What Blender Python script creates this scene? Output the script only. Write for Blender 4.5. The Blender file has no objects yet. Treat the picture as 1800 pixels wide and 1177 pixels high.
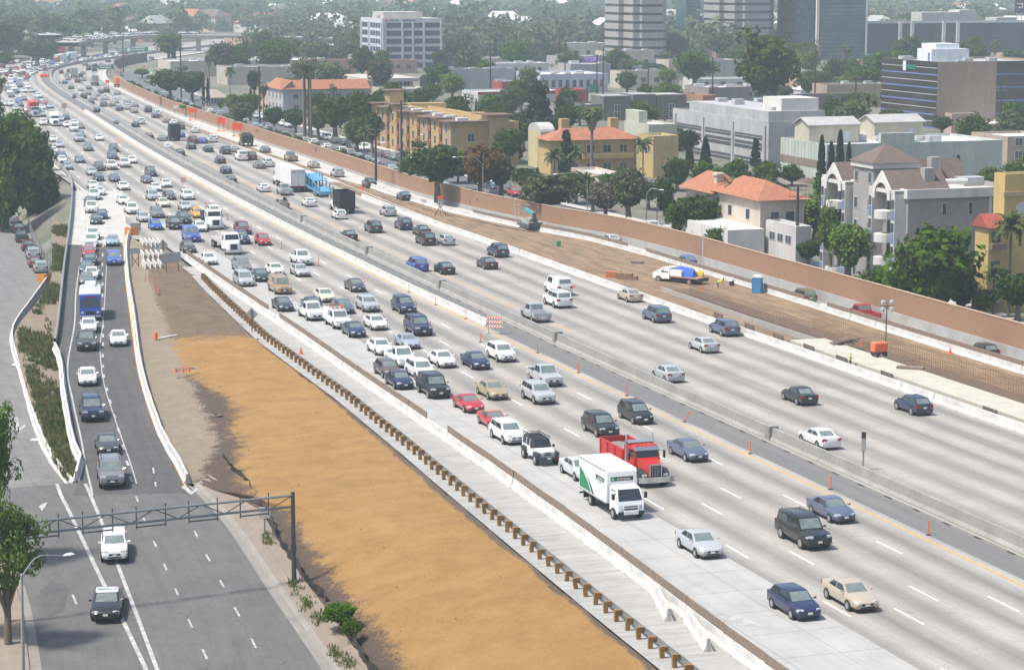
import bpy, bmesh, math, random
import numpy as np
from mathutils import Vector, Matrix
random.seed(7); RNG = np.random.default_rng(11)
sc = bpy.context.scene
COL = sc.collection
PI = math.pi
# ------------------------------------------------------------------ camera / survey
F, H, PITCH = 4000.0, 38.0, math.atan(633.5 / 4000.0)
S_, C_ = math.sin(PITCH), math.cos(PITCH)
cam = bpy.data.cameras.new('camera'); camo = bpy.data.objects.new('camera', cam); COL.objects.link(camo)
camo.location = (0, 0, H); camo.rotation_euler = (PI / 2 - PITCH, 0, 0)
cam.sensor_fit = 'HORIZONTAL'; cam.sensor_width = 36; cam.lens = 80; cam.clip_start = 1; cam.clip_end = 20000
sc.camera = camo
def P(x, y, z=0.0):
 """survey: ground point (at height z) seen at a photo position"""
 u, v = x - 900, y - 588.5
 t = (H - z) / max(F * S_ + v * C_, 1e-3)
 return Vector((u * t, (F * C_ - v * S_) * t, z))
def G(x, y, zf):
 z = 0
 for _ in range(12): z = zf(P(x, y, z).y)
 return P(x, y, z)
def proj(p):
 dx, dy, dz = p[0], p[1], p[2] - H
 zc = dy * C_ - dz * S_
 return 900 + F * dx / zc, 588.5 - F * (dy * S_ + dz * C_) / zc
def lerp_tab(tab):
 def f(x):
  if x <= tab[0][0]: return tab[0][1]
  for (a, b), (c, d) in zip(tab, tab[1:]):
   if x <= c: return b + (d - b) * (x - a) / (c - a)
  return tab[-1][1]
 return f
zr = lerp_tab([(60, -5.6), (100, -5.2), (134, -4), (178, -1.9), (230, -.9), (330, 0)])     # ramp and street level
zl = lerp_tab([(60, -5.6), (100, -5.2), (134, -4), (165, -2.52), (215, -2.9), (260, -3.4), (330, -4.5), (450, -4.5), (650, -1)])
zb = lerp_tab([(60, -1), (300, -1), (340, 0), (400, 1), (450, 1.8), (900, 1.8), (1400, .5)])     # town behind the sound wall
def catmull(pts, step=4.0):
 out = []
 for i in range(len(pts) - 1):
  p0, p1, p2, p3 = pts[max(i - 1, 0)], pts[i], pts[i + 1], pts[min(i + 2, len(pts) - 1)]
  n = max(1, int((Vector(p2) - Vector(p1)).length / step))
  for k in range(n):
   t = k / n
   out.append(tuple(.5 * (2 * b + (c - a) * t + (2 * a - 5 * b + 4 * c - d) * t * t + (3 * b - a - 3 * c + d) * t ** 3)
       for a, b, c, d in zip(p0, p1, p2, p3)))
 out.append(tuple(pts[-1])); return out
REF = catmull([(104, -60), (63.5, 60), (33.2, 149), (5.3, 232), (-22.8, 319), (-50, 408), (-77, 500), (-106, 604), (-132, 697), (-151, 766),
   (-168, 834), (-181, 900), (-186, 945), (-186, 990), (-181, 1050), (-172, 1130), (-150, 1300), (-130, 1460)], 6)
RS = [0.0]
for a, b in zip(REF, REF[1:]): RS.append(RS[-1] + math.hypot(b[0] - a[0], b[1] - a[1]))
RY = [p[1] for p in REF]
def s_of_y(y): return float(np.interp(y, RY, RS))
def ref(s):
 i = min(max(int(np.searchsorted(RS, s)) - 1, 0), len(REF) - 2)
 a, b = REF[i], REF[i + 1]
 L = RS[i + 1] - RS[i]; t = (s - RS[i]) / L
 return a[0] + (b[0] - a[0]) * t, a[1] + (b[1] - a[1]) * t
def tan_(s):
 a, b = ref(s - 9), ref(s + 9)
 L = math.hypot(b[0] - a[0], b[1] - a[1]); return (b[0] - a[0]) / L, (b[1] - a[1]) / L
def W(s, o, z=0.0):
 x, y = ref(s); tx, ty = tan_(s)
 return Vector((x + ty * o, y - tx * o, z))
def SO(x, y):
 s = s_of_y(y)
 for _ in range(6):
  px, py = ref(s); tx, ty = tan_(s)
  s += (x - px) * tx + (y - py) * ty
 px, py = ref(s); tx, ty = tan_(s)
 return s, (x - px) * ty - (y - py) * tx
wall_o = lerp_tab([(60, 43.5), (251, 42.5), (298, 41.7), (318, 40), (334.5, 35.6), (360, 31.2), (389, 28.6), (460, 27), (532, 24), (636, 19.5), (700, 19.5), (774, 20), (850, 21)])
sbr_o = lerp_tab([(90, -28.8), (131, -27.5), (152, -26.5), (163, -26.05), (185, -25.4), (220, -25), (245, -24.6), (330, -24.4)])      # barrier right of the oncoming lanes
grd_o = lerp_tab([(100, -33), (132, -31.6), (142, -31.3), (155, -30.8), (177, -29.9), (187, -29.4), (198, -29), (212, -28.5), (245, -28.3), (285, -26.4), (300, -25.4)])
nbr_o = lerp_tab([(60, 22), (181, 21.5), (229, 21), (240, 20.6), (283, 20.3), (307, 20), (343, 18.8), (372, 18.2), (390, 18)])
rail_o = lambda y: wall_o(y) - 4.6
def at_x(px, of, zf, y0=150, y1=460):
 """point of an offset line that is seen at photo column px"""
 for i in range(400):
  y = y0 + (y1 - y0) * i / 400; p = W(s_of_y(y), of(y)); p.z = zf(p.y)
  if proj(p)[0] < px: return p
 return p
# ------------------------------------------------------------------ objects
def tag(o, label=None, cat=None, group=None, kind=None):
 if label: o['label'] = label
 if cat: o['category'] = cat
 if group: o['group'] = group
 if kind: o['kind'] = kind
 return o
def empty(name, loc, rz=0.0, label=None, cat=None, group=None, kind=None):
 o = bpy.data.objects.new(name, None); COL.objects.link(o)
 o.location = loc; o.rotation_euler = (0, 0, rz); o.empty_display_size = .3
 return tag(o, label, cat, group, kind)
def link(name, me, parent=None, loc=None, rz=None):
 o = bpy.data.objects.new(name, me); COL.objects.link(o)
 if parent is not None: o.parent = parent
 if loc is not None: o.location = loc
 if rz is not None: o.rotation_euler = (0, 0, rz)
 return o
def copy_tree(o, parent=None):
 c = o.copy(); COL.objects.link(c)
 if parent is not None: c.parent = parent
 for ch in o.children: copy_tree(ch, c)
 return c
class MB:
 """mesh builder"""
 def __init__(s): s.v = []; s.f = []; s.m = []; s.uv = []
 def add(s, vs, fs, mi=0):
  n = len(s.v); s.v += [tuple(p) for p in vs]
  for f in fs: s.f.append([i + n for i in f]); s.m.append(mi)
  return s
 def quad(s, a, b, c, d, mi=0): return s.add([a, b, c, d], [(0, 1, 2, 3)], mi)
 def box(s, x0, x1, y0, y1, z0, z1, mi=0):
  return s.add([(x0, y0, z0), (x1, y0, z0), (x1, y1, z0), (x0, y1, z0), (x0, y0, z1), (x1, y0, z1), (x1, y1, z1), (x0, y1, z1)],
     [(3, 2, 1, 0), (4, 5, 6, 7), (0, 1, 5, 4), (1, 2, 6, 5), (2, 3, 7, 6), (3, 0, 4, 7)], mi)
 def hull(s, pts, mi=0):
  bm = bmesh.new()
  for p in pts: bm.verts.new(p)
  r = bmesh.ops.convex_hull(bm, input=bm.verts)
  bad = [e for e in r['geom_interior'] if isinstance(e, bmesh.types.BMVert)]
  bmesh.ops.delete(bm, geom=bad, context='VERTS')
  bmesh.ops.dissolve_limit(bm, angle_limit=.02, verts=bm.verts, edges=bm.edges)
  bm.verts.index_update()
  s.add([v.co[:] for v in bm.verts], [[v.index for v in f.verts] for f in bm.faces], mi); bm.free(); return s
 def rbox(s, x0, x1, y0, y1, z0, z1, r=.05, mi=0):
  pts = []
  for x, sx in ((x0, 1), (x1, -1)):
   for y, sy in ((y0, 1), (y1, -1)):
    for z, sz in ((z0, 1), (z1, -1)):
     pts += [(x + sx * r, y + sy * r, z), (x + sx * r, y, z + sz * r), (x, y + sy * r, z + sz * r)]
  return s.hull(pts, mi)
 def tube(s, pts, r, n=8, mi=0, caps=True):
  pts = [Vector(p) for p in pts]; rs = r if isinstance(r, (list, tuple)) else [r] * len(pts)
  base = len(s.v); up = Vector((0, 0, 1))
  for i, p in enumerate(pts):
   d = (pts[min(i + 1, len(pts) - 1)] - pts[max(i - 1, 0)]).normalized()
   a = d.cross(up if abs(d.z) < .95 else Vector((1, 0, 0))).normalized(); b = a.cross(d)
   for k in range(n):
    t = 2 * PI * k / n; s.v.append(tuple(p + (a * math.cos(t) + b * math.sin(t)) * rs[i]))
  for i in range(len(pts) - 1):
   for k in range(n):
    s.f.append([base + i * n + k, base + i * n + (k + 1) % n, base + (i + 1) * n + (k + 1) % n, base + (i + 1) * n + k]); s.m.append(mi)
  if caps:
   s.f.append([base + k for k in range(n)]); s.m.append(mi)
   s.f.append([base + (len(pts) - 1) * n + k for k in range(n - 1, -1, -1)]); s.m.append(mi)
  return s
 def lathe(s, prof, n=16, c=(0, 0, 0), axis='z', mi=0):
  base = len(s.v)
  for r, h in prof:
   for k in range(n):
    t = 2 * PI * k / n; a, b = r * math.cos(t), r * math.sin(t)
    s.v.append((c[0] + a, c[1] + b, c[2] + h) if axis == 'z' else (c[0] + a, c[1] + h, c[2] + b) if axis == 'y' else (c[0] + h, c[1] + a, c[2] + b))
  for i in range(len(prof) - 1):
   for k in range(n):
    s.f.append([base + i * n + k, base + i * n + (k + 1) % n, base + (i + 1) * n + (k + 1) % n, base + (i + 1) * n + k]); s.m.append(mi)
  for i in (0, len(prof) - 1):
   if prof[i][0] > .001: s.f.append([base + i * n + k for k in range(n)]); s.m.append(mi)
  return s
 def ext(s, prof, x0, x1, mi=0):
  """extrude a (y,z) outline along x"""
  n = len(prof)
  return s.add([(x0, y, z) for y, z in prof] + [(x1, y, z) for y, z in prof],
     [[i, (i + 1) % n, n + (i + 1) % n, n + i] for i in range(n)] + [list(range(n))[::-1], [n + i for i in range(n)]], mi)
 def mesh(s, name, mats, smooth=None, fix=True):
  me = bpy.data.meshes.new(name); me.from_pydata(s.v, [], s.f)
  for m in (mats if isinstance(mats, (list, tuple)) else [mats]): me.materials.append(m)
  if len(s.m): me.polygons.foreach_set('material_index', s.m)
  if fix:
   bm = bmesh.new(); bm.from_mesh(me); bmesh.ops.recalc_face_normals(bm, faces=bm.faces); bm.to_mesh(me); bm.free()
  if smooth is not None:
   me.polygons.foreach_set('use_smooth', [True] * len(me.polygons)); me.set_sharp_from_angle(angle=math.radians(smooth))
  me.update(); return me
 def build(s, name, mats, parent=None, loc=None, rz=None, smooth=None):
  return link(name, s.mesh(name, mats, smooth), parent, loc, rz)
# ------------------------------------------------------------------ materials
MATS = {}
class NT:
 def __init__(s, name):
  s.m = bpy.data.materials.new(name); s.m.use_nodes = True; s.t = s.m.node_tree; s.b = s.t.nodes['Principled BSDF']
 def n(s, typ, **kw):
  nd = s.t.nodes.new(typ)
  for k, v in kw.items(): setattr(nd, k, v)
  return nd
 def set(s, sock, v):
  if hasattr(v, 'is_output'): s.t.links.new(v, sock)
  elif v is not None:
   if isinstance(v, (list, tuple)) and len(v) == 3 and sock.type == 'RGBA': v = (*v, 1)
   sock.default_value = v
 def math(s, op, a, b=None, c=None, clamp=False):
  nd = s.n('ShaderNodeMath', operation=op, use_clamp=clamp)
  s.set(nd.inputs[0], a)
  if b is not None: s.set(nd.inputs[1], b)
  if c is not None: s.set(nd.inputs[2], c)
  return nd.outputs[0]
 def mix(s, f, a, b, blend='MIX'):
  nd = s.n('ShaderNodeMix', data_type='RGBA', blend_type=blend)
  s.set(nd.inputs[0], f); s.set(nd.inputs[6], a); s.set(nd.inputs[7], b); return nd.outputs[2]
 def noise(s, scale, detail=4, vec=None, rough=.55):
  nd = s.n('ShaderNodeTexNoise'); nd.inputs['Scale'].default_value = scale; nd.inputs['Detail'].default_value = detail; nd.inputs['Roughness'].default_value = rough
  if vec is not None: s.t.links.new(vec, nd.inputs['Vector'])
  return nd.outputs[0]
 def ramp(s, f, lo, hi):
  nd = s.n('ShaderNodeMapRange'); nd.clamp = True
  s.set(nd.inputs[0], f); nd.inputs[1].default_value = lo; nd.inputs[2].default_value = hi; return nd.outputs[0]
 def obj(s): return s.n('ShaderNodeTexCoord').outputs['Object']
 def pos(s): return s.n('ShaderNodeNewGeometry').outputs['Position']
 def uv(s):
  u = s.n('ShaderNodeUVMap'); x = s.n('ShaderNodeSeparateXYZ'); s.t.links.new(u.outputs[0], x.inputs[0]); return u.outputs[0], x.outputs[0], x.outputs[1]
 def scalev(s, vec, sx, sy, sz=1):
  nd = s.n('ShaderNodeMapping'); s.t.links.new(vec, nd.inputs[0]); nd.inputs['Scale'].default_value = (sx, sy, sz); return nd.outputs[0]
 def bump(s, h, strength=.3, dist=.05):
  nd = s.n('ShaderNodeBump'); nd.inputs['Strength'].default_value = strength; nd.inputs['Distance'].default_value = dist
  s.t.links.new(h, nd.inputs['Height']); s.t.links.new(nd.outputs[0], s.b.inputs['Normal'])
 def out(s, col, rough=.8, metal=0, spec=None, coat=None):
  s.set(s.b.inputs['Base Color'], col); s.set(s.b.inputs['Roughness'], rough); s.set(s.b.inputs['Metallic'], metal)
  if spec is not None: s.b.inputs['Specular IOR Level'].default_value = spec
  if coat: s.b.inputs['Coat Weight'].default_value = coat; s.b.inputs['Coat Roughness'].default_value = .08
  return s.m
def M(name, col, rough=.8, metal=0, var=.18, scale=.6, bump=0, spec=None, world=False):
 """plain procedural material: colour with two sizes of noise in it"""
 if name in MATS: return MATS[name]
 t = NT(name)
 vec = t.pos() if world else t.obj()
 a = t.noise(scale, 5, vec); b = t.noise(scale * 9, 3, vec)
 f = t.math('ADD', t.math('MULTIPLY', a, .65), t.math('MULTIPLY', b, .35))
 lo = tuple(c * (1 - var) for c in col); hi = tuple(min(1, c * (1 + var)) for c in col)
 c = t.mix(t.ramp(f, .3, .7), lo, hi)
 if bump: t.bump(b, bump)
 MATS[name] = t.out(c, rough, metal, spec); return MATS[name]
t = NT('car_paint'); oi = t.n('ShaderNodeObjectInfo')
nz = t.noise(3, 3, t.obj())
PAINT = t.out(t.mix(t.math('MULTIPLY', nz, .05), oi.outputs['Color'], (.25, .24, .22)), .28, .0, .5, .55)
t = NT('window_glass'); GLASS = t.out(t.mix(t.noise(1.2, 2, t.obj()), (.012, .018, .02), (.04, .055, .058)), .05, 0, .8, .2)
t = NT('windscreen_glass'); WGLASS = t.out(t.mix(t.noise(1.6, 3, t.obj()), (.07, .095, .092), (.25, .30, .285)), .06, 0, 1.0, .5)  # reflected sky and interior are put into the pale base colour
t = NT('facade_glass'); FGLASS = t.out(t.mix(t.noise(.25, 3, t.obj()), (.02, .03, .04), (.09, .11, .13)), .12, 0, .7)
TYRE = M('tyre_rubber', (.022, .022, .023), .8)
TRIM = M('dark_trim', (.03, .03, .032), .5)
CHROME = M('chrome_trim', (.6, .61, .62), .22, .9, .08)
RIM = M('alloy_rim', (.42, .43, .44), .35, .7, .1)
LAMP = M('headlamp_lens', (.62, .65, .68), .12, .25, .1)
TAIL = M('tail_lamp_lens', (.32, .012, .012), .25, 0, .2)
AMBER = M('amber_lens', (.75, .22, .02), .3)
PLATE = M('plate_white', (.7, .7, .68), .5)
WHITE = M('white_sheet', (.76, .76, .75), .45)
STEEL = M('galvanised_steel', (.34, .36, .37), .45, .55, .2)
DARKST = M('weathered_dark_steel', (.09, .1, .105), .55, .4, .25)
LAMPGLASS = M('lamp_cover', (.6, .63, .66), .3)
ORANGE = M('safety_orange', (.8, .13, .02), .6)
SIGNOR = M('orange_sign_sheet', (.9, .09, .02), .5, 0, .06)
WOOD = M('treated_timber', (.28, .15, .045), .85, 0, .3, 3)
BROWNW = M('weathered_plywood', (.2, .155, .12), .9, 0, .3, 2)
RUST = M('rusty_steel', (.2, .09, .045), .8, .2, .35, 4)
BLACKPL = M('black_sheet_plastic', (.02, .02, .022), .55, 0, .3)
GALV = STEEL
def line_mat(name, col, wear=.45):
 t = NT(name); v = t.pos()
 return t.out(t.mix(t.ramp(t.noise(1.6, 6, v, .7), wear, wear + .25), tuple(c * .62 for c in col), col), .7)
PWHITE = line_mat('white_road_paint', (.74, .74, .72), .3); PYEL = line_mat('yellow_road_paint', (.62, .34, .05), .3)
PWORN = line_mat('worn_white_paint', (.5, .5, .49), .42)
def freeway_mat():
 t = NT('freeway_concrete'); uvv, u, v = t.uv()
 st = t.scalev(uvv, 1.1, .035); lg = t.scalev(uvv, .5, .006)
 n1 = t.noise(1.0, 6, st, .65); n2 = t.noise(1.0, 4, lg); n3 = t.noise(.16, 5, uvv); n4 = t.noise(5, 3, uvv)
 sb = t.math('LESS_THAN', u, 0)
 pu = t.math('FRACT', t.math('ADD', t.math('DIVIDE', t.math('ADD', u, 4.15), 3.3), 20))
 pn = t.math('FRACT', t.math('ADD', t.math('DIVIDE', t.math('SUBTRACT', u, 4.2), 3.5), 20))
 ph = t.math('ADD', t.math('MULTIPLY', sb, pu), t.math('MULTIPLY', t.math('SUBTRACT', 1, sb), pn))
 band = t.math('POWER', t.math('SINE', t.math('MULTIPLY', ph, PI)), 2.0)                     # oil and rubber down the middle of a lane
 band = t.math('MULTIPLY', band, t.ramp(t.math('ADD', t.math('MULTIPLY', n1, .7), t.math('MULTIPLY', n2, .45)), .2, .75))
 base = t.mix(t.ramp(n3, .35, .7), (.293, .276, .249), (.385, .369, .34))
 base = t.mix(t.math('MULTIPLY', band, .9), base, (.135, .13, .122))
 edge = t.math('POWER', t.math('ABSOLUTE', t.math('SUBTRACT', t.math('MULTIPLY', ph, 2), 1)), 8)
 base = t.mix(t.math('MULTIPLY', edge, t.math('MULTIPLY', n1, .6)), base, (.42, .37, .31))
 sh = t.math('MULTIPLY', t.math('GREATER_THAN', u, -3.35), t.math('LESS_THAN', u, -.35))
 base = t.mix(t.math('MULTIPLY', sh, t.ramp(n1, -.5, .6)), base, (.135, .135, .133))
 jt = t.math('LESS_THAN', t.math('FRACT', t.math('DIVIDE', t.math('ADD', v, t.math('MULTIPLY', u, .12)), 4.6)), .018)
 jl = t.math('MULTIPLY', t.math('LESS_THAN', t.math('ABSOLUTE', t.math('SUBTRACT', ph, .012)), .012), 1)
 base = t.mix(t.math('MULTIPLY', t.math('MAXIMUM', t.math('MULTIPLY', jt, .35), t.math('MULTIPLY', jl, .5)), n4), base, (.09, .085, .08))
 crk = t.n('ShaderNodeTexVoronoi', feature='DISTANCE_TO_EDGE'); t.t.links.new(t.scalev(uvv, .22, .12), crk.inputs['Vector'])
 base = t.mix(t.math('MULTIPLY', t.math('LESS_THAN', crk.outputs['Distance'], .012), t.math('MULTIPLY', n3, .5)), base, (.12, .115, .11))
 spot = t.ramp(t.noise(.9, 2, uvv), .70, .74)
 base = t.mix(t.math('MULTIPLY', spot, .3), base, (.14, .14, .14))
 t.bump(n4, .08, .01)
 return t.out(base, .82)
FREEWAY = freeway_mat()
def slab_mat(name, a, b, joint=4.6, along=True, stain=.35, lj=None):
 t = NT(name); uvv, u, v = t.uv()
 n1 = t.noise(.35, 6, uvv, .65); n2 = t.noise(1.0, 5, t.scalev(uvv, .25, 2.2) if not along else t.scalev(uvv, 1.6, .06)); n4 = t.noise(6, 3, uvv)
 c = t.mix(t.ramp(n1, .32, .68), a, b)
 c = t.mix(t.math('MULTIPLY', t.ramp(n2, .42, .75), stain), c, tuple(x * .55 for x in a))
 jt = t.math('LESS_THAN', t.math('FRACT', t.math('DIVIDE', v, joint)), .02)
 if lj: jt = t.math('MAXIMUM', jt, t.math('LESS_THAN', t.math('FRACT', t.math('DIVIDE', u, lj)), .018))
 c = t.mix(t.math('MULTIPLY', jt, .4), c, (.1, .095, .09))
 if joint > 100:
  cr = t.n('ShaderNodeTexVoronoi', feature='DISTANCE_TO_EDGE'); w_ = t.mix(.12, uvv, t.noise(.6, 4, uvv)); t.t.links.new(t.scalev(w_, .16, .07), cr.inputs['Vector'])
  c = t.mix(t.math('MULTIPLY', t.math('LESS_THAN', cr.outputs['Distance'], .006), .55), c, (.03, .03, .03)); c = t.mix(t.math('MULTIPLY', t.ramp(t.noise(1.4, 2, uvv), .66, .74), .35), c, (.05, .05, .05))
 t.bump(n4, .1, .01); return t.out(c, .85)
NEWCON = slab_mat('new_pale_concrete', (.325, .323, .312), (.405, .403, .39), 4.6, True, .22, 3.6)
SHOULD = slab_mat('shoulder_concrete', (.29, .287, .272), (.38, .376, .36), 6.2, False, .5)
ASPH = slab_mat('ramp_asphalt', (.07, .067, .066), (.098, .094, .092), 900, True, .45)
STREET = slab_mat('street_asphalt', (.10, .097, .093), (.135, .131, .126), 900, True, .4)
OLDST = slab_mat('pale_worn_asphalt', (.15, .147, .14), (.2, .195, .187), 900, True, .35)
SIDEW = slab_mat('sidewalk_concrete', (.21, .17, .135), (.28, .228, .182), 1.5, True, .25, 1.5)
GUTTER = slab_mat('gutter_concrete', (.2, .185, .16), (.28, .26, .23), 3, True, .4)
TOWNST = slab_mat('town_street_asphalt', (.1, .105, .115), (.14, .145, .155), 900, True, .35)
LANEC = slab_mat('exit_lane_concrete', (.40, .39, .36), (.50, .49, .46), 4.6, True, .3)
CONC = M('grey_concrete', (.33, .325, .31), .85, 0, .22, .5)
KRAIL = M('white_barrier_concrete', (.52, .515, .495), .8, 0, .25, .9, .1)
MEDC = M('stained_median_concrete', (.27, .265, .25), .85, 0, .25, .35, .1, world=True)
def earth_mat():
 """embankment: u 0..1 from the street up to the guard rail, v metres along"""
 t = NT('embankment_earth'); uvv, u, v = t.uv(); p = t.pos()
 big = t.noise(.12, 5, p, .6); mid = t.noise(.55, 6, p, .7); fin = t.noise(5.5, 7, p, .78)
 tr = t.noise(1.0, 5, t.scalev(p, .09, .42), .6)
 tan = t.mix(t.ramp(mid, .3, .7), (.275, .152, .045), (.36, .21, .068))
 tan = t.mix(t.math('MULTIPLY', t.ramp(tr, .45, .7), .42), tan, (.41, .258, .098))
 tan = t.mix(t.math('MULTIPLY', t.ramp(fin, .52, .72), .55), tan, (.19, .105, .036))
 soil = t.mix(t.ramp(fin, .3, .7), (.062, .043, .031), (.12, .087, .062))
 path = t.mix(t.ramp(mid, .3, .7), (.225, .178, .125), (.3, .245, .18))
 wob = t.math('ADD', u, t.math('ADD', t.math('MULTIPLY', t.math('SUBTRACT', mid, .5), .26), t.math('MULTIPLY', t.math('SUBTRACT', fin, .5), .3)))
 far = t.ramp(v, 238, 246)            # the upper end has no straw-coloured cover yet
 lim = t.math('ADD', .13, t.math('SUBTRACT', t.math('MULTIPLY', t.ramp(v, 160, 203), .26), t.math('MULTIPLY', t.ramp(v, 207, 226), .2)))
 c = t.mix(t.ramp(t.math('SUBTRACT', wob, lim), -.03, .03), soil, tan)
 up = t.mix(t.ramp(mid, .35, .65), (.125, .088, .055), (.18, .13, .082))
 farw = t.ramp(t.math('ADD', v, t.math('MULTIPLY', t.math('SUBTRACT', mid, .5), 22)), 239, 242)
 c = t.mix(farw, c, up)
 pm = t.ramp(t.math('SUBTRACT', wob, t.math('SUBTRACT', .235, t.math('MULTIPLY', t.ramp(v, 190, 166), .34))), .01, -.01)
 c = t.mix(pm, c, path)
 toe = t.ramp(t.math('ADD', u, t.math('MULTIPLY', t.math('SUBTRACT', mid, .5), .06)), .935, .95)
 c = t.mix(toe, c, (.12, .09, .07))
 t.bump(t.math('ADD', t.math('MULTIPLY', mid, .5), t.math('MULTIPLY', fin, .5)), .95, .35)
 return t.out(c, .95)
EARTH = earth_mat()
def dirt_mat(name, a, b, c2):
 t = NT(name); p = t.pos(); uvv, u, v = t.uv()
 n = t.noise(.5, 6, p, .7); st = t.noise(1, 6, t.scalev(uvv, .9, .11), .7); f = t.noise(5, 3, p)
 c = t.mix(t.ramp(n, .3, .7), a, b); c = t.mix(t.math('MULTIPLY', t.ramp(st, .42, .62), .75), c, c2)
 t.bump(t.math('ADD', n, f), .5, .15); return t.out(c, .95)
DIRT = dirt_mat('work_zone_dirt', (.2, .132, .075), (.30, .205, .122), (.11, .077, .05))
LEFTD = dirt_mat('verge_dirt', (.165, .132, .095), (.245, .202, .15), (.19, .155, .11))
def ground_mat():
 t = NT('town_ground'); p = t.pos()
 vor = t.n('ShaderNodeTexVoronoi'); vor.inputs['Scale'].default_value = .03; t.t.links.new(p, vor.inputs['Vector'])
 n = t.noise(.02, 6, p, .65); n2 = t.noise(.15, 4, p)
 c = t.mix(t.ramp(n, .38, .6), (.09, .105, .06), (.16, .145, .12))
 c = t.mix(t.math('MULTIPLY', t.ramp(n2, .5, .62), .7), c, (.2, .19, .175))
 c = t.mix(t.math('MULTIPLY', t.ramp(vor.outputs['Distance'], .0, 12), .3), c, (.15, .13, .1)); return t.out(c, .95)
GROUND = ground_mat()
def leaf_mat(name, a, b, sat=1.0):
 t = NT(name); oi = t.n('ShaderNodeObjectInfo'); n = t.noise(.35, 3, t.pos()); n2 = t.noise(2.2, 2, t.pos())
 c = t.mix(t.ramp(t.math('ADD', t.math('MULTIPLY', n, .6), t.math('MULTIPLY', n2, .4)), .35, .65), a, b)
 h = t.n('ShaderNodeHueSaturation'); t.set(h.inputs['Hue'], t.math('ADD', .485, t.math('MULTIPLY', oi.outputs['Random'], .03)))
 t.set(h.inputs['Value'], t.math('ADD', .8, t.math('MULTIPLY', oi.outputs['Random'], .45))); t.t.links.new(c, h.inputs['Color']); h.inputs['Saturation'].default_value = sat
 t.out(h.outputs[0], .75, 0, .12)
 tr = t.n('ShaderNodeBsdfTranslucent'); t.t.links.new(h.outputs[0], tr.inputs[0]); ms = t.n('ShaderNodeMixShader'); ms.inputs[0].default_value = .25
 o = t.t.nodes['Material Output']; t.t.links.new(t.b.outputs[0], ms.inputs[1]); t.t.links.new(tr.outputs[0], ms.inputs[2]); t.t.links.new(ms.outputs[0], o.inputs[0]); return t.m
LEAF = leaf_mat('broad_leaf_foliage', (.028, .062, .007), (.085, .14, .015), 1.1)
DARKLEAF = leaf_mat('dark_leaf_foliage', (.018, .045, .005), (.06, .11, .012))
BRIGHT = leaf_mat('fresh_green_foliage', (.06, .11, .018), (.14, .2, .03))
OLIVE = leaf_mat('olive_foliage', (.06, .075, .03), (.13, .14, .06))
RUSTLEAF = leaf_mat('rusty_foliage', (.11, .075, .02), (.2, .125, .03))
JACA = leaf_mat('violet_blossom', (.16, .11, .34), (.3, .22, .55))
PALML = leaf_mat('palm_frond_foliage', (.05, .075, .025), (.12, .145, .05))
CYPL = leaf_mat('cypress_foliage', (.012, .03, .012), (.032, .058, .02))
FARLEAF = leaf_mat('distant_foliage', (.05, .085, .035), (.13, .17, .075))  # leaf colour lightened to paint in extra paleness of haze
BARK = M('tree_bark', (.16, .125, .095), .9, 0, .3, 3, .4)
THATCH = M('dead_palm_thatch', (.19, .15, .095), .95, 0, .3, 4)
GRASSM = leaf_mat('verge_grass', (.06, .1, .022), (.21, .2, .08))
# ------------------------------------------------------------------ ground, roads, embankment
def grid_mesh(name, rows, uvs, mat, kind='structure', smooth=True):
 """rows of points -> sheet with a uv per point"""
 nr, nc = len(rows), len(rows[0])
 me = bpy.data.meshes.new(name)
 me.from_pydata([tuple(p) for r in rows for p in r], [], [(i * nc + j, i * nc + j + 1, (i + 1) * nc + j + 1, (i + 1) * nc + j) for i in range(nr - 1) for j in range(nc - 1)])
 ul = me.uv_layers.new(name='UVMap'); flat = [q for r in uvs for q in r]
 li = np.zeros(len(me.loops), dtype=np.int32); me.loops.foreach_get('vertex_index', li)
 ul.data.foreach_set('uv', np.array(flat, dtype=np.float32)[li].ravel())
 me.materials.append(mat)
 if len(me.polygons) and me.polygons[0].normal.z < 0: me.flip_normals()
 if smooth: me.polygons.foreach_set('use_smooth', [True] * len(me.polygons))
 o = link(name, me)
 if kind: tag(o, kind=kind)
 return o
def strip(name, y0, y1, o0, o1, z, mat, n=4, step=6.0, kind='structure', z1=None):
 f0 = o0 if callable(o0) else (lambda y: o0); f1 = o1 if callable(o1) else (lambda y: o1)
 zf = z if callable(z) else (lambda y: z); s0, s1 = s_of_y(y0), s_of_y(y1); m = max(2, int((s1 - s0) / step))
 rows, uvs = [], []
 for i in range(m + 1):
  s = s0 + (s1 - s0) * i / m; y = ref(s)[1]; a, b = f0(y), f1(y)
  r = [W(s, a + (b - a) * k / n, 0) for k in range(n + 1)]
  for p in r: p.z = zf(p.y)
  rows.append(r); uvs.append([(a + (b - a) * k / n, s) for k in range(n + 1)])
 return grid_mesh(name, rows, uvs, mat, kind)
def pix_strip(name, left, right, zf, mat, n=4, m=40, dz=0.0, kind='structure', edge=None):
 """sheet between two surveyed edges (photo points on ground of height zf)"""
 L = resample([G(x, y, zf) for x, y in left], m); R = resample([G(x, y, zf) for x, y in right], m)
 rows, uvs = [], []
 for a, b in zip(L, R):
  r = [a.lerp(b, k / n) for k in range(n + 1)]
  for p in r: p.z = zf(p.y) + dz
  if edge is not None: r[0].z = zf(r[0].y) + edge; r[-1].z += .02
  rows.append(r); uvs.append([((a - b).length * k / n, a.y) for k in range(n + 1)])
 return grid_mesh(name, rows, uvs, mat, kind)
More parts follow.
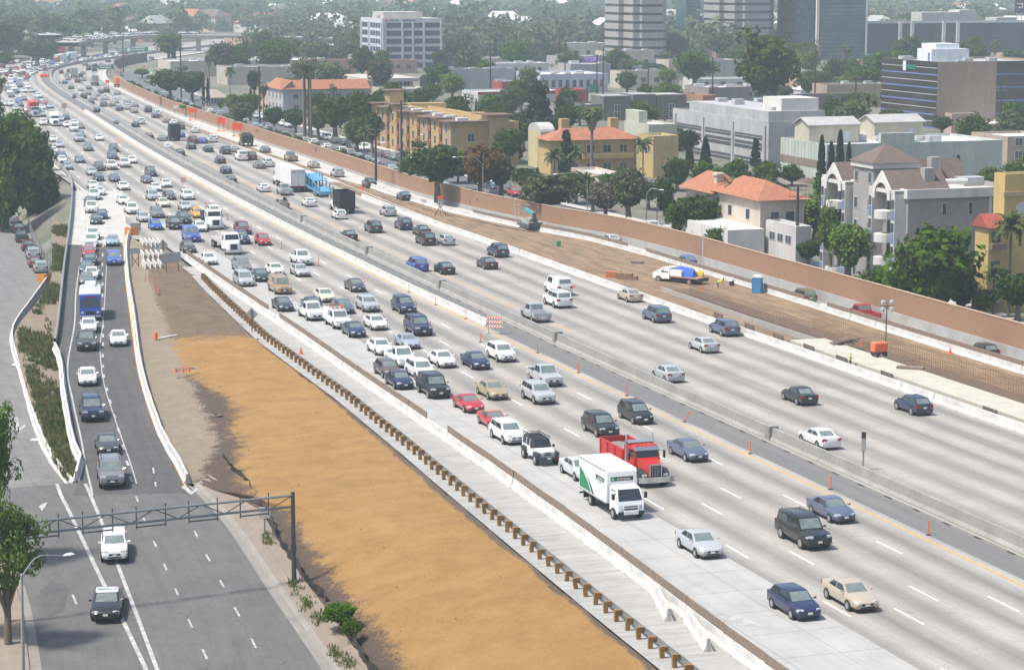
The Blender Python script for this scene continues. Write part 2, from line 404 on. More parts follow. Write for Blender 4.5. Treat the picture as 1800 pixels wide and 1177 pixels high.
def resample(pts, m):
 pts = [Vector(p) for p in pts]; pts = [Vector(p) for p in catmull(pts, 1.5)]
 d = [0.0]
 for a, b in zip(pts, pts[1:]): d.append(d[-1] + (b - a).length)
 out = []
 for k in range(m + 1):
  t = d[-1] * k / m; i = min(max(int(np.searchsorted(d, t)) - 1, 0), len(pts) - 2)
  out.append(pts[i].lerp(pts[i + 1], (t - d[i]) / max(d[i + 1] - d[i], 1e-6)))
 return out
def left_edge_o(y): return lerp_tab([(60, -27), (150, -25.5), (332, -24.6), (345, -32), (419, -26.9), (500, -29), (600, -31), (900, -32), (1500, -32)])(y)
ys = list(range(-60, 1440, 20)) + [1500, 1600, 1800, 2100, 2500, 3000, 3600, 4400, 5500, 7000, 9500]
rows, uvs = [], []
for y in ys:
 if y <= 1440: s = s_of_y(y); fr = lambda o, s=s: W(s, o)
 else: fr = lambda o, y=y: Vector((W(s_of_y(1440), 0).x + (y - 1440) * .1 + o, y, 0))
 wl = wall_o(y); os_ = [-5000, -2500, -1200, -600, -300, -150, -90, -60, -46, -38, -31, -24.9, -12, 0, 11, 22.6, wl + .25, wl + .45, wl + 16, 90, 150, 300, 600, 1200, 2500, 5000]
 r = []
 for o in os_:
  p = fr(o)
  q = p.y if y < 1440 else y
  zleft = min(zl(q), zr(q)) - .4 if y < 900 else -.6
  p.z = zleft if o < -31 else (min(zr(q), 0) - .45 if o < -24 else -.35 if o <= 22.6 else -1.4 if o <= wl + .3 else zb(q) - .06)
  if y > 300 and -33 < o < -24: p.z = -.5
  if y > 4000: p.z += (y - 4000) * .012 + 18 * math.sin(o * .0011 + y * .0007)
  r.append(p)
 rows.append(r); uvs.append([(o, y) for o in os_])
grid_mesh('ground', rows, uvs, GROUND, smooth=False)
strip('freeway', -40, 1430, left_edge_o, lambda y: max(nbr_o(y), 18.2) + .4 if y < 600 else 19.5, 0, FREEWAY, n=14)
strip('new_concrete_lane', -40, 322, lambda y: sbr_o(y) + .1, -18.9, .006, NEWCON, n=3)
strip('shoulder', -40, 305, lambda y: grd_o(y) - .9, lambda y: sbr_o(y) + .2, .004, SHOULD, n=3)
strip('exit_lane', -40, 470, lambda y: rail_o(y) - .4, lambda y: wall_o(y) - .2, lambda y: lerp_tab([(60, -.85), (300, -.85), (400, .012), (480, .012)])(y), LANEC, n=3)
strip('work_zone', -40, 420, lambda y: nbr_o(y) + .3, lambda y: rail_o(y) - .3, lambda y: lerp_tab([(60, -.5), (230, -.5), (270, -.25), (330, -.1), (420, .006)])(y), DIRT, n=5)
strip('exit_lane_shoulder', 415, 1420, 18.0, lambda y: wall_o(y) - .2, .008, LANEC, n=2)
strip('bare_median_strip', 330, 620, lambda y: rail_o(y) - 2.2, lambda y: rail_o(y) - .6, .016, DIRT, n=2)
street_z = lambda y: zb(y) + .02
strip('town_street', 60, 860, lambda y: wall_o(y) + 1.6, lambda y: wall_o(y) + 14, street_z, TOWNST, n=3)
strip('town_sidewalk', 60, 860, lambda y: wall_o(y) + 14.0, lambda y: wall_o(y) + 16, lambda y: zb(y) + .14, LANEC, n=2)
RAMP_L = [(98, 290), (113, 303), (126, 325), (128, 350), (124, 400), (117, 460), (110, 520), (104, 580), (106, 625), (113, 690), (122, 740), (133, 790), (141, 820), (136, 850), (128, 870)]
RAMP_R = [(190, 300), (205, 330), (215, 370), (222, 410), (222, 440), (226, 490), (236, 560), (247, 640), (262, 700), (287, 770), (312, 815), (330, 850), (338, 866)]
gz = lambda y: zr(y)
pix_strip('entrance_ramp', [(120, 430)] + RAMP_L[5:], [(222, 432)] + RAMP_R[5:], gz, ASPH, 6, 60, .012)
pix_strip('entrance_ramp_concrete', [(127, 335), (124, 400), (120, 430)], [(215, 335), (222, 400), (222, 432)], gz, LANEC, 5, 20, .012)
ST_L = [(128, 862), (100, 868), (66, 880), (40, 920)]
pix_strip('street', [(-85, 866), (-60, 880), (-45, 895), (-20, 920), (10, 960), (46, 1050), (70, 1177), (92, 1300)], [(128, 848), (190, 850), (300, 852), (345, 858), (410, 925), (485, 1035), (562, 1145), (670, 1300)], gz, STREET, 8, 40, .004)
pix_strip('frontage_road', [(-130, 380), (-150, 480), (-140, 600), (-120, 700), (-90, 820), (-60, 880)], [(58, 400), (84, 495), (26, 575), (24, 610), (42, 680), (66, 755), (92, 815), (124, 862)], zl, OLDST, 5, 40, .03)
pix_strip('verge', [(92, 360), (90, 420), (88, 495), (30, 575), (28, 610), (46, 680), (70, 755), (96, 815), (130, 862)], [(126, 335), (124, 400), (117, 460), (110, 520), (100, 590), (108, 640), (116, 700), (128, 780), (138, 850)], lambda y: (zl(y) + zr(y)) / 2, LEFTD, 4, 40, .02)
pix_strip('gutter', [(330, 852), (390, 915), (470, 1035), (545, 1145), (650, 1300)], [(345, 858), (410, 925), (488, 1035), (565, 1145), (672, 1300)], gz, GUTTER, 2, 30, .014)
pix_strip('sidewalk', [(348, 850), (412, 915), (490, 1025), (568, 1135), (676, 1290)], [(395, 815), (440, 870), (520, 1000), (610, 1120), (735, 1290)], gz, SIDEW, 2, 30, .14)
pix_strip('kerb', [(340, 853), (404, 921), (481, 1032), (559, 1142), (666, 1297)], [(348, 850), (412, 915), (490, 1025), (568, 1135), (676, 1290)], gz, GUTTER, 1, 30, .14, edge=-.03)
pix_strip('left_sidewalk', [(-160, 640), (-140, 760), (-120, 900), (-80, 1000), (-60, 1177), (-40, 1300)], [(-66, 640), (-56, 780), (-40, 890), (-6, 960), (34, 1050), (52, 1177), (68, 1300)], lambda y: zl(y), SIDEW, 2, 30, .14)
pix_strip('left_gutter', [(-66, 640), (-56, 780), (-40, 890), (-6, 960), (34, 1050), (52, 1177), (68, 1300)], [(-58, 640), (-46, 780), (-22, 890), (12, 960), (50, 1050), (74, 1177), (97, 1300)], zl, GUTTER, 1, 30, .02)
EL = [(223, 414), (225, 470), (237, 560), (248, 640), (263, 700), (288, 770), (314, 820), (340, 852), (408, 872), (450, 905), (520, 1000), (610, 1120), (740, 1295)]
ER = [(330, 470), (350, 478), (400, 540), (452, 592), (520, 645), (600, 712), (680, 785), (760, 858), (840, 920), (905, 975), (975, 1040), (1080, 1115), (1280, 1275)]
Lw = resample([G(x, y, zr) for x, y in EL], 150); Rw = resample([W(s_of_y(300 - 190 * k / 30), grd_o(300 - 190 * k / 30) - .35, -.12) for k in range(31)], 150)
rows, uvs = [], []
for a, b in zip(Lw, Rw):
 r, q = [], []
 flat = max(0.02, min(.22, (a.y - 165) / 60 * .22)); zz = zr(a.y)
 for k in range(41):
  u = k / 40; p = a.lerp(b, u); e = min(1, max(0, (u - flat) / (1 - flat)))
  e = e * (1.16 - .16 * e) if e < 1 else 1
  p.z = zz + .05 + (-.15 - zz) * e
  if 0 < k < 40:
   w = math.sin(p.x * .7 + p.y * .31) * math.sin(p.y * .53 - p.x * .2) * .12 + math.sin(p.x * 1.9 + 2) * math.sin(p.y * 1.3) * .06 + math.sin(p.y * 1.7 + math.sin(p.x * .6) * 1.5) * .05 + random.uniform(-.025, .025)
   p.z += w * (1 if u > flat else .25)
  r.append(p); q.append((u, p.y))
 rows.append(r); uvs.append(q)
grid_mesh('embankment', rows, uvs, EARTH)
# ------------------------------------------------------------------ painted lines
def ribbon(mb, pts, w, z=None):
 pts = [Vector(p) for p in pts]
 for i in range(len(pts) - 1):
  a, b = pts[i], pts[i + 1]
  d0 = (pts[i + 1] - pts[max(i - 1, 0)]); d1 = (pts[min(i + 2, len(pts) - 1)] - a)
  n0 = Vector((d0.y, -d0.x, 0)).normalized() * w / 2; n1 = Vector((d1.y, -d1.x, 0)).normalized() * w / 2
  mb.quad(a - n0, a + n0, b + n1, b - n1)
def line_so(mb, y0, y1, o, w, dash=None, phase=0, z=.009):
 s0, s1 = s_of_y(y0), s_of_y(y1)
 if dash:
  s = s0 + phase
  while s < s1: ribbon(mb, [W(s, o, z), W(s + dash[0], o, z)], w); s += dash[1]
 else:
  n = int((s1 - s0) / 8); ribbon(mb, [W(s0 + (s1 - s0) * i / n, o, z) for i in range(n + 1)], w)
mb = MB(); line_so(mb, -30, 1420, -4.15, .16); line_so(mb, 240, 1420, 4.2, .15)
tag(mb.build('yellow_lane_edge_lines', PYEL), kind='structure')
mb = MB()
s148 = s_of_y(P(1674.8, 1014.8).y)
for i, o in enumerate((-7.5, -10.95, -14.3)):
 q = SO(*P(*[(1737.4, 1046.7), (1601.7, 1029), (1566.5, 1069)][i])[:2])
 base = q[0] - s_of_y(-20); line_so(mb, -20, 900, o, .15, (3.66, 14.63), base % 14.63 - 3.66)
q = SO(*P(1483, 1084.6)[:2]); line_so(mb, -20, 330, -17.65, .15, (3.66, 14.63), (q[0] - s_of_y(-20)) % 14.63)
for o in (-17.6, -20.9, -24.3): line_so(mb, 350, 950, o, .15, (3.66, 14.63), 3)
line_so(mb, 350, 470, lerp_tab([(0, 0)])(0) - 26.2, .2)
mb2 = MB()
for k in range(1, 5): line_so(mb2, -20, 1200, 4.2 + 3.5 * k, .12, (3.66, 14.63), 5 + k * 2.7)
line_so(mb, 350, 1200, 20.9, .15)
tag(mb.build('white_lane_lines', PWHITE), kind='structure'); tag(mb2.build('worn_lane_lines', line_mat('very_worn_paint', (.46, .45, .43), .55)), kind='structure')
def pix_lines(name, mat, zf, dz, lines):
 mb = MB()
 for w, pts in lines:
  g = [G(x, y, zf) for x, y in pts]
  if len(g) > 2: g = resample(g, len(g) * 5)
  for p in g: p.z = zf(p.y) + dz
  ribbon(mb, g, w)
 return tag(mb.build(name, mat), kind='structure')
dash = lambda w, *ps: [(w, list(p)) for p in ps]
pix_lines('ramp_and_street_lines', PWORN, zr, .03,
 [(.16, [(151, 400), (149, 430), (139, 474), (133, 520), (131, 570), (118.5, 646), (127.4, 702), (143, 774), (150, 815), (163, 870)]),
 (.28, [(100, 850), (107, 870), (122.6, 901), (182.6, 1026.5), (214, 1086.5), (257, 1177), (300, 1270)]),
 (.26, [(150, 850), (159, 870), (182.6, 927), (206, 990), (242.6, 1086.5), (276.5, 1177), (310, 1270)]),
 (.1, [(189, 440), (186, 490), (182, 560), (176, 610), (182, 670), (200, 730), (228, 810), (240, 850)])]
 + dash(.22, ((181, 428), (181, 434)), ((180.5, 445), (180.5, 451)), ((180, 462), (180, 468)), ((180, 480), (180, 486)), ((180, 497), (180, 502)), ((180, 517), (180, 522)), ((180.5, 541), (180.5, 546)), ((181, 556), (181, 562)), ((181, 571), (181, 577)), ((181, 587), (181, 593)), ((181, 602), (181, 608)), ((180.5, 622), (180.5, 628)), ((181, 641), (181, 646)), ((182, 658), (183, 664)), ((187, 681), (189, 687)), ((192.5, 702), (194.5, 709)), ((200, 728), (203, 735)), ((207, 752), (210, 760)), ((215, 782), (218.5, 790)), ((222.5, 810), (226, 818)), ((229, 838), (232, 847)))
 + dash(.14, ((239, 872), (243, 882)), ((252, 910), (256, 918)), ((270, 951), (275, 961)), ((288, 990), (293, 1002)), ((308, 1034), (313, 1046)), ((331, 1088), (338, 1103)), ((356, 1141), (364, 1158)), ((342, 933), (347, 944)), ((362, 974), (369, 986)), ((386, 1019), (394, 1032)), ((412, 1067), (421, 1083)), ((442, 1122), (450, 1139)), ((269, 822), (274, 855)))
 + dash(.16, ((127.5, 1045), (134.5, 1062))))
pix_lines('ramp_yellow_line', PYEL, zr, .034, [(.16, [(219, 412), (218, 440), (221, 490), (230, 560), (241, 640), (256, 700), (279, 765), (304, 810), (331, 866)])])
mb = MB()
for pts in ([(24, 733), (31, 733), (34, 750), (27, 751)], [(23, 752), (28, 750), (33, 754), (43, 746), (46, 749), (33, 759)], [(318, 856), (326, 853), (337, 864), (345, 858), (348, 862), (336, 870)], [(68, 890), (74, 899), (84, 884), (78, 884)]):
 g = [G(x, y, zr if x > 60 else zl) for x, y in pts]
 for p in g: p.z = (zr if pts[0][0] > 60 else zl)(p.y) + .045
 mb.add(g, [list(range(len(g)))])
for pts in ([(1252, 1068), (1335, 1096), (1342, 1101), (1300, 1098)],):
 mb.add([P(x, y, .016) for x, y in pts], [[0, 1, 2, 3]])
tag(mb.build('painted_arrows', PWORN), kind='structure')
mb = MB()
s = s_of_y(90)
while s < s_of_y(420): ribbon(mb, [W(s, -.55, .012), W(s + 1.0, -.55, .012)], .2); s += 4.3
tag(mb.build('drain_slots', BLACKPL), kind='structure')
PATCH = slab_mat('repair_asphalt', (.08, .078, .076), (.108, .105, .102), 900, True, .3)
for c, rx, ry, n in (((95, 1050), 26, 34, 14),):
 g = []
 for k in range(n):
  r = random.uniform(.75, 1.05); g.append(G(c[0] + rx * r * math.cos(2 * PI * k / n), c[1] - ry * r * math.sin(2 * PI * k / n), zr))
 cen = sum(g, Vector()) / n
 rows = [[cen + (p - cen) * q for p in g + g[:1]] for q in (.02, .5, 1)]
 for r in rows:
  for p in r: p.z = zr(p.y) + .02
 grid_mesh('repair_patch', rows, [[(p.x, p.y) for p in r] for r in rows], PATCH)
# ------------------------------------------------------------------ barriers, walls, fences
PROF = [(-.30, 0), (-.30, .08), (-.14, .34), (-.085, .81), (.085, .81), (.14, .34), (.30, .08), (.30, 0)]
def krail_mesh(L):
 mb = MB(); h = L / 2
 mb.ext(PROF, -h, h)
 for x in (-h * .45, h * .45):                                # scupper and lifting pockets
  mb.box(x - .3, x + .3, -.312, .312, .0, .055, 1)
  mb.box(x - .05, x + .05, -.128, -.108, .42, .6, 1)
 for x in (-h, h): mb.box(x - .012, x + .012, -.06, .06, .1, .805, 1)
 return mb.mesh('barrier_segment', [KRAIL, CONC])
KR = krail_mesh(6.05)
def krail(a, b, label, group, name='barrier_segment', me=None):
 d = b - a; o = link(name, me or KR, None, (a + b) / 2)
 o.rotation_euler = (0, -math.asin(max(-1, min(1, d.z / d.length))), math.atan2(d.y, d.x) + random.uniform(-.012, .012))
 o.scale = (min(1.02, d.length / 6.1), 1, 1)
 return tag(o, label, 'barrier', group)
def krail_row(pts, label, group):
 L = sum((b - a).length for a, b in zip(pts, pts[1:])); n = max(1, round(L / 6.1)); r = resample(pts, n)
 return [krail(a, b, label, group) for a, b in zip(r, r[1:])]
def so_pts(y0, y1, of, z=0, step=10):
 n = max(2, int((y1 - y0) / step)); f = of if callable(of) else (lambda y: of); zf = z if callable(z) else (lambda y: z)
 out = []
 for i in range(n + 1):
  y = y0 + (y1 - y0) * i / n; p = W(s_of_y(y), f(y)); p.z = zf(p.y); out.append(p)
 return out
krail_row(so_pts(120, 385, nbr_o, 0), 'white concrete barrier segment in the row between outbound lanes and dirt work zone', 'barriers beside the dirt work zone')
krail_row(so_pts(247, 640, lambda y: lerp_tab([(245, -3.2), (280, -3.6), (640, -3.6)])(y)), 'white concrete barrier segment in the row along the yellow line by the median', 'barriers along the median yellow line')
sbrow = krail_row(so_pts(112, 312, sbr_o), 'white concrete barrier segment in the row topped by brown boards beside oncoming lanes', 'barriers topped with brown boards')
krail_row([G(x, y, zr) for x, y in [(226, 415), (222, 440), (225, 490), (235, 555), (246, 640), (262, 703), (286, 770), (312, 815), (330, 850)]], 'white concrete barrier segment curving down right side of the entrance ramp', 'barriers right of the entrance ramp')
krail_row([G(x, y, zr) for x, y in [(97, 614), (107, 640), (112, 690), (121, 745), (131, 790), (142, 815), (134, 845)]], 'white concrete barrier segment between weedy verge and left ramp edge', 'barriers left of the entrance ramp')
krail_row([G(x, y, zl) for x, y in [(82, 497), (55, 535), (27, 575), (22, 605), (40, 665), (62, 745), (88, 805), (131, 862)]], 'white concrete barrier segment between weedy verge and frontage road', 'barriers along the frontage road')
exz = lambda y: lerp_tab([(60, -.6), (300, -.6), (400, .012), (480, .012)])(y) + .1
exrow = krail_row(so_pts(120, 410, rail_o, exz), 'white concrete barrier segment between dirt work zone and walled exit lane', 'barriers beside the walled exit lane')
krail(P(1147, 1037), P(1180, 1098), 'loose white concrete barrier standing askew on the shoulder, upper of the two', 'loose barriers on the shoulder')
krail(P(1205, 1086), P(1250, 1152), 'loose white concrete barrier standing askew on the shoulder, lower of the two', 'loose barriers on the shoulder')
kst = krail_mesh(5.6)
for j, (y0, y1, xs) in enumerate((((460), (484), (254, 263, 272, 281)), ((446), (465), (251, 260, 268, 277, 286)), ((428), (440), (250, 257, 265, 272, 279)))):
 for x in xs:
  c = P(x, (y0 + y1) / 2, -.5); k = link('barrier_segment', KR, None, (c.x, c.y, -.5), math.radians(104)); k.scale = (1, .95, 1.25)
  tag(k, 'white concrete barrier stored side by side with others in the gore', 'barrier', 'barriers stored in the gore')
def screen(seg, label, group, zt=.75):
 o = seg; c = Vector(o.location); mb = MB()
 mb.box(-3.02, 3.02, -.035, .035, .79, .79 + zt)
 for x in (-2.8, 0, 2.8): mb.box(x - .05, x + .05, -.075, -.034, .6, .79 + zt - .04)
 s_ = link('board_screen', SCREEN.get(zt) or SCREEN.setdefault(zt, mb.mesh('board_screen', BROWNW)), None, c); s_.rotation_euler = o.rotation_euler; s_.scale = o.scale
 tag(s_, label, 'screen', group)
SCREEN = {}
for i, k in enumerate(sbrow):
 if i not in (14, 25): screen(k, 'brown board screen on top of the barrier row beside oncoming lanes', 'board screens beside oncoming lanes', .58)
for i, k in enumerate(exrow):
 if i % 9 != 4 and i < 40: screen(k, 'brown board screen on top of the barrier beside walled exit lane', 'board screens beside the exit lane', .5)
for i in range(7):                                                # short grey boards leaning on the slab edge
 p = W(s_of_y([187, 205, 214, 221, 228, 235, 243][i]), nbr_o(200) + 1.15, .02); mb = MB(); mb.box(-1.2, 1.2, -.03, .03, 0, .85); mb.box(-1.1, -1, .03, .07, 0, .8); mb.box(1, 1.1, .03, .07, 0, .8)
 o = link('timber_screen', mb.mesh('timber_screen', BROWNW), None, p); t_ = tan_(s_of_y(200)); o.rotation_euler = (-.15, 0, math.atan2(t_[1], t_[0]))
 tag(o, 'short grey board panel standing behind the white barrier row by the slab', 'panel', 'board panels behind the barrier row')
def wall_so(name, y0, y1, o_of, prof, mat, step=8, parent=None, zf=None):
 pts = [(s_of_y(y0 + (y1 - y0) * i / max(2, int((y1 - y0) / step))), y0 + (y1 - y0) * i / max(2, int((y1 - y0) / step))) for i in range(max(2, int((y1 - y0) / step)) + 1)]
 mb = MB(); n = len(prof); vs = []
 for s, y in pts:
  for do, dz in prof:
   p = W(s, o_of(y) + do); p.z = (zf(p.y) if zf else 0) + dz; vs.append(p)
 fs = [[i * n + k, i * n + (k + 1) % n, (i + 1) * n + (k + 1) % n, (i + 1) * n + k] for i in range(len(pts) - 1) for k in range(n)]
 mb.add(vs, fs + [list(range(n)), [(len(pts) - 1) * n + k for k in range(n)][::-1]])
 return mb.build(name, mat, parent)
med = wall_so('median_wall', -30, 1300, lambda y: .32, [(-.36, 0), (-.36, .08), (-.19, .33), (-.13, 1.05), (.13, 1.05), (.19, .33), (.36, .08), (.36, 0)], MEDC)
tag(med, 'long stained grey concrete median wall dividing the two carriageways', 'median wall')
for i, (x, y) in enumerate(((523, 392), (643, 448), (778, 508), (978, 602), (1358, 772))):
 p = P(x, y); s, o = SO(p.x, p.y); c = W(s, .32, 0); a = math.atan2(tan_(s)[1], tan_(s)[0]); mb = MB()
 mb.box(-.45, .45, -.42, .42, 0, 1.2); mb.box(-.3, .3, -.445, -.42, .3, 1.0); mb.box(-.3, .3, .42, .445, .3, 1.0)
 tag(mb.build('pillar_box', MEDC, None, c, a), 'grey concrete pillar box set into the median wall, ' + ['beyond the semi trailer', 'level with the black sedan', 'level with the black convertible', 'near the striped barricade', 'just behind the white outbound sedan'][i], 'pillar', 'pillars in the median wall')
def sw_mat():
 t = NT('tan_block_wall'); p = t.pos(); br = t.n('ShaderNodeTexBrick'); x = t.n('ShaderNodeSeparateXYZ'); t.t.links.new(p, x.inputs[0]); cb = t.n('ShaderNodeCombineXYZ')
 t.set(cb.inputs[0], t.math('ADD', x.outputs[1], t.math('MULTIPLY', x.outputs[0], -.33))); t.t.links.new(x.outputs[2], cb.inputs[1])
 t.t.links.new(cb.outputs[0], br.inputs[0]); br.inputs['Scale'].default_value = 1; br.inputs['Brick Width'].default_value = .41; br.inputs['Row Height'].default_value = .205; br.inputs['Mortar Size'].default_value = .012
 br.inputs[1].default_value = (.255, .138, .08, 1); br.inputs[2].default_value = (.29, .16, .094, 1); br.inputs[3].default_value = (.21, .13, .09, 1)
 n = t.noise(.12, 5, p, .7); return t.out(t.mix(t.ramp(n, .3, .75), br.outputs[0], t.mix(.5, br.outputs[0], (.32, .19, .118))), .9)
SWM = sw_mat()
sw = empty('sound_wall', W(s_of_y(300), wall_o(300), 0), 0, 'long tan block sound wall with grey footing along the outbound carriageway', 'wall')
off = Vector(sw.location)
def rel(o): o.location = Vector(o.location) - off; return o
rel(wall_so('block_face', 60, 800, wall_o, [(-.1, .5), (-.1, 3.05), (.1, 3.05), (.1, .5)], SWM, parent=sw))
rel(wall_so('footing', 60, 800, wall_o, [(-.22, -1.8), (-.22, .5), (.22, .5), (.22, -1.8)], CONC, parent=sw))
rel(wall_so('coping', 60, 800, wall_o, [(-.15, 3.05), (-.15, 3.15), (.15, 3.15), (.15, 3.05)], M('tan_coping', (.42, .3, .21), .85), parent=sw))
for x, y in ((1212, 445), (857, 375), (660, 322), (511, 262), (414, 226), (300, 195)):
 p = P(x, y, 1); s, o = SO(p.x, p.y); y_ = ref(s)[1]; mb = MB(); mb.box(-.32, .32, -.32, .1, -1.1, 3.3)
 q = W(s, wall_o(y_), 0) - off; o = mb.build('pilaster', CONC, sw, q, math.atan2(tan_(s)[1], tan_(s)[0]))
mw = wall_so('retaining_wall', 815, 1010, lambda y: 24, [(-.2, 0), (-.2, 4), (.2, 4), (.2, 0)], M('old_brown_block', (.2, .145, .115)))
tag(mw, 'dull brown retaining wall beyond the far end of the tan sound wall', 'wall')
LW = [G(x, y, zr) for x, y in [(96, 270), (100, 288), (113, 302), (126, 323), (127, 350), (122, 405), (114, 465), (108, 520), (102, 575), (97, 606)]]
gr = empty('ramp_parapet', LW[4], 0, 'grey curved parapet with steel rail along the left ramp edge', 'parapet')
r = resample(LW, 60); mb = MB(); mr = MB()
for a, b in zip(r, r[1:]):
 d = (b - a).normalized(); n = Vector((d.y, -d.x, 0)) * .13
 a = a - gr.location; b = b - gr.location
 u, d_ = Vector((0, 0, .72)), Vector((0, 0, -.4)); mb.add([a - n + d_, a + n + d_, a + n + u, a - n + u, b - n + d_, b + n + d_, b + n + u, b - n + u], [(0, 1, 5, 4), (1, 2, 6, 5), (2, 3, 7, 6), (3, 0, 4, 7)])
mr.tube([p - gr.location + Vector((0, 0, .98)) for p in r], .06, 6)
for p in r[::2]: mr.tube([p - gr.location + Vector((0, 0, .7)), p - gr.location + Vector((0, 0, .98))], .03, 5)
mb.build('parapet_wall', CONC, gr); mr.build('rail', STEEL, gr)
ga = s_of_y(293); gpts = []
s = ga
while s > s_of_y(120): gpts.append(s); s -= 1.905
c0 = W(gpts[40], grd_o(ref(gpts[40])[1]))
gd = empty('guard_rail', c0, 0, 'steel guard rail on brown timber posts between earth embankment and shoulder', 'guard rail')
pm = MB(); pm.box(-.1, .1, -.13, .13, -.6, .74); pm = pm.mesh('post', WOOD); bm_ = MB(); bm_.box(-.1, .1, .13, .33, .38, .72); bm_ = bm_.mesh('block', WOOD)
rp = []
for k, s in enumerate(gpts):
 y = ref(s)[1]; p = W(s, grd_o(y)); a = math.atan2(-tan_(s)[1], -tan_(s)[0]); rp.append(W(s, grd_o(y) + .38) - c0)
 if k < 96: o = link('post', pm, gd, p - c0, a + random.uniform(-.09, .09)); o.scale.z = random.uniform(.9, 1.1); o.rotation_euler[0] = random.gauss(0, .05); o.rotation_euler[1] = random.gauss(0, .04); link('block', bm_, o)
mb = MB(); wp = [(0, .38), (.07, .42), (.07, .5), (.01, .55), (.07, .6), (.07, .68), (0, .72), (-.02, .72), (-.02, .38)]
for a, b in zip(rp, rp[1:]):
 d = (b - a).normalized(); n = Vector((-d.y, d.x, 0)); k = len(wp)
 mb.add([a + n * y + Vector((0, 0, z)) for y, z in wp] + [b + n * y + Vector((0, 0, z)) for y, z in wp], [[i, (i + 1) % k, k + (i + 1) % k, k + i] for i in range(k)])
mb.build('rail', STEEL, gd)
fp = resample([G(x, y, zr) for x, y in [(392, 812), (412, 838), (440, 868), (470, 918), (497, 965), (522, 1002), (545, 1032), (575, 1062)]], 40) ; fq = resample([G(x, y, zr) for x, y in [(600, 1105), (622, 1140), (650, 1182), (700, 1240)]], 16)
for nm, q, lab in (('silt_fence', fp, 'torn black silt fence along the foot of the embankment beside the sidewalk'), ('silt_fence', fq, 'short black silt fence below the green shrub at embankment foot')):
 f = empty(nm, q[0], 0, lab, 'fence', 'silt fences'); mb = MB(); ms = MB(); tops = []
 for p in q: tops.append((p - q[0] + Vector((random.uniform(-.12, .12), random.uniform(-.12, .12), -.1)), p - q[0] + Vector((random.uniform(-.2, .2), random.uniform(-.2, .2), random.uniform(.5, .95)))))
 for (a, b), (c, d) in zip(tops, tops[1:]): mb.quad(a, c, d, b); mb.quad(a + Vector((.03, .02, 0)), b + Vector((.03, .02, 0)), d + Vector((.03, .02, 0)), c + Vector((.03, .02, 0)))
 for a, b in tops[::4]: ms.tube([a - Vector((0, 0, .2)), b + Vector((0, 0, .25))], .025, 5)
 mb.build('sheet', BLACKPL, f); ms.build('stake', BROWNW, f)
sl = wall_so('concrete_slab', 110, 226, lambda y: nbr_o(y) + 3.6, [(-1.9, -.5), (-1.9, .55), (2.0, .55), (2.0, -.5)], NEWCON2 if 'NEWCON2' in globals() else M('cream_new_concrete', (.43, .41, .34), .85, 0, .15))
tag(sl, 'cream new concrete slab with formed edge in the work zone', 'slab')
wall_b = wall_so('footing_trench', 110, 268, lambda y: nbr_o(y) + 8.3, [(-1.3, -.55), (-1.3, -.1), (1.3, -.1), (1.3, -.55)], M('dark_trench_earth', (.13, .09, .06), .95, 0, .3, .8)); tag(wall_b, kind='structure')  # trench earth in a darker brown than the dirt around it
mb = MB()
def cage(y0, y1, do, z0, z1, dx=.34, dz=.24):
 s = s_of_y(y0)
 while s < s_of_y(y1):
  y = ref(s)[1]; p = W(s, nbr_o(y) + do); mb.tube([p + Vector((0, 0, z0)), p + Vector((0, 0, z1))], .013, 3, caps=False); s += dx
 z = z0 + .1
 while z < z1:
  mb.tube(so_pts(y0, y1, lambda y: nbr_o(y) + do, z, 8), .013, 3, caps=False); z += dz
cage(110, 262, 6.6, -.1, 1.5); cage(110, 236, 9.6, -.1, 1.5, .45)
rc = mb.build('rebar_cage', RUST); tag(rc, 'long rusty rebar cage of an unfinished wall standing in the work zone', 'rebar cage')
wd = wall_so('board_kerb', 110, 268, lambda y: nbr_o(y) + 5.6, [(-.06, -.4), (-.06, .3), (.06, .3), (.06, -.4)], M('grey_form_board', (.33, .31, .28), .9)); tag(wd, 'long grey form board in front of the rebar cage', 'form board')
fz = [G(x, y, zl) for x, y in [(50, 400), (56, 420), (70, 450), (84, 470), (100, 490)]]
cf = empty('chain_link_fence', fz[0], 0, 'grey chain link fence beside the parked cars on the frontage road', 'fence'); q = resample(fz, 14); mp, mm = MB(), MB()
for p in q: mp.tube([p - fz[0], p - fz[0] + Vector((0, 0, 2.1))], .045, 6)
for k in range(9): mm.tube([p - fz[0] + Vector((0, 0, .15 + k * .24)) for p in q], .012, 3, caps=False)
mp.build('post', STEEL, cf); mm.build('mesh_wire', STEEL, cf)
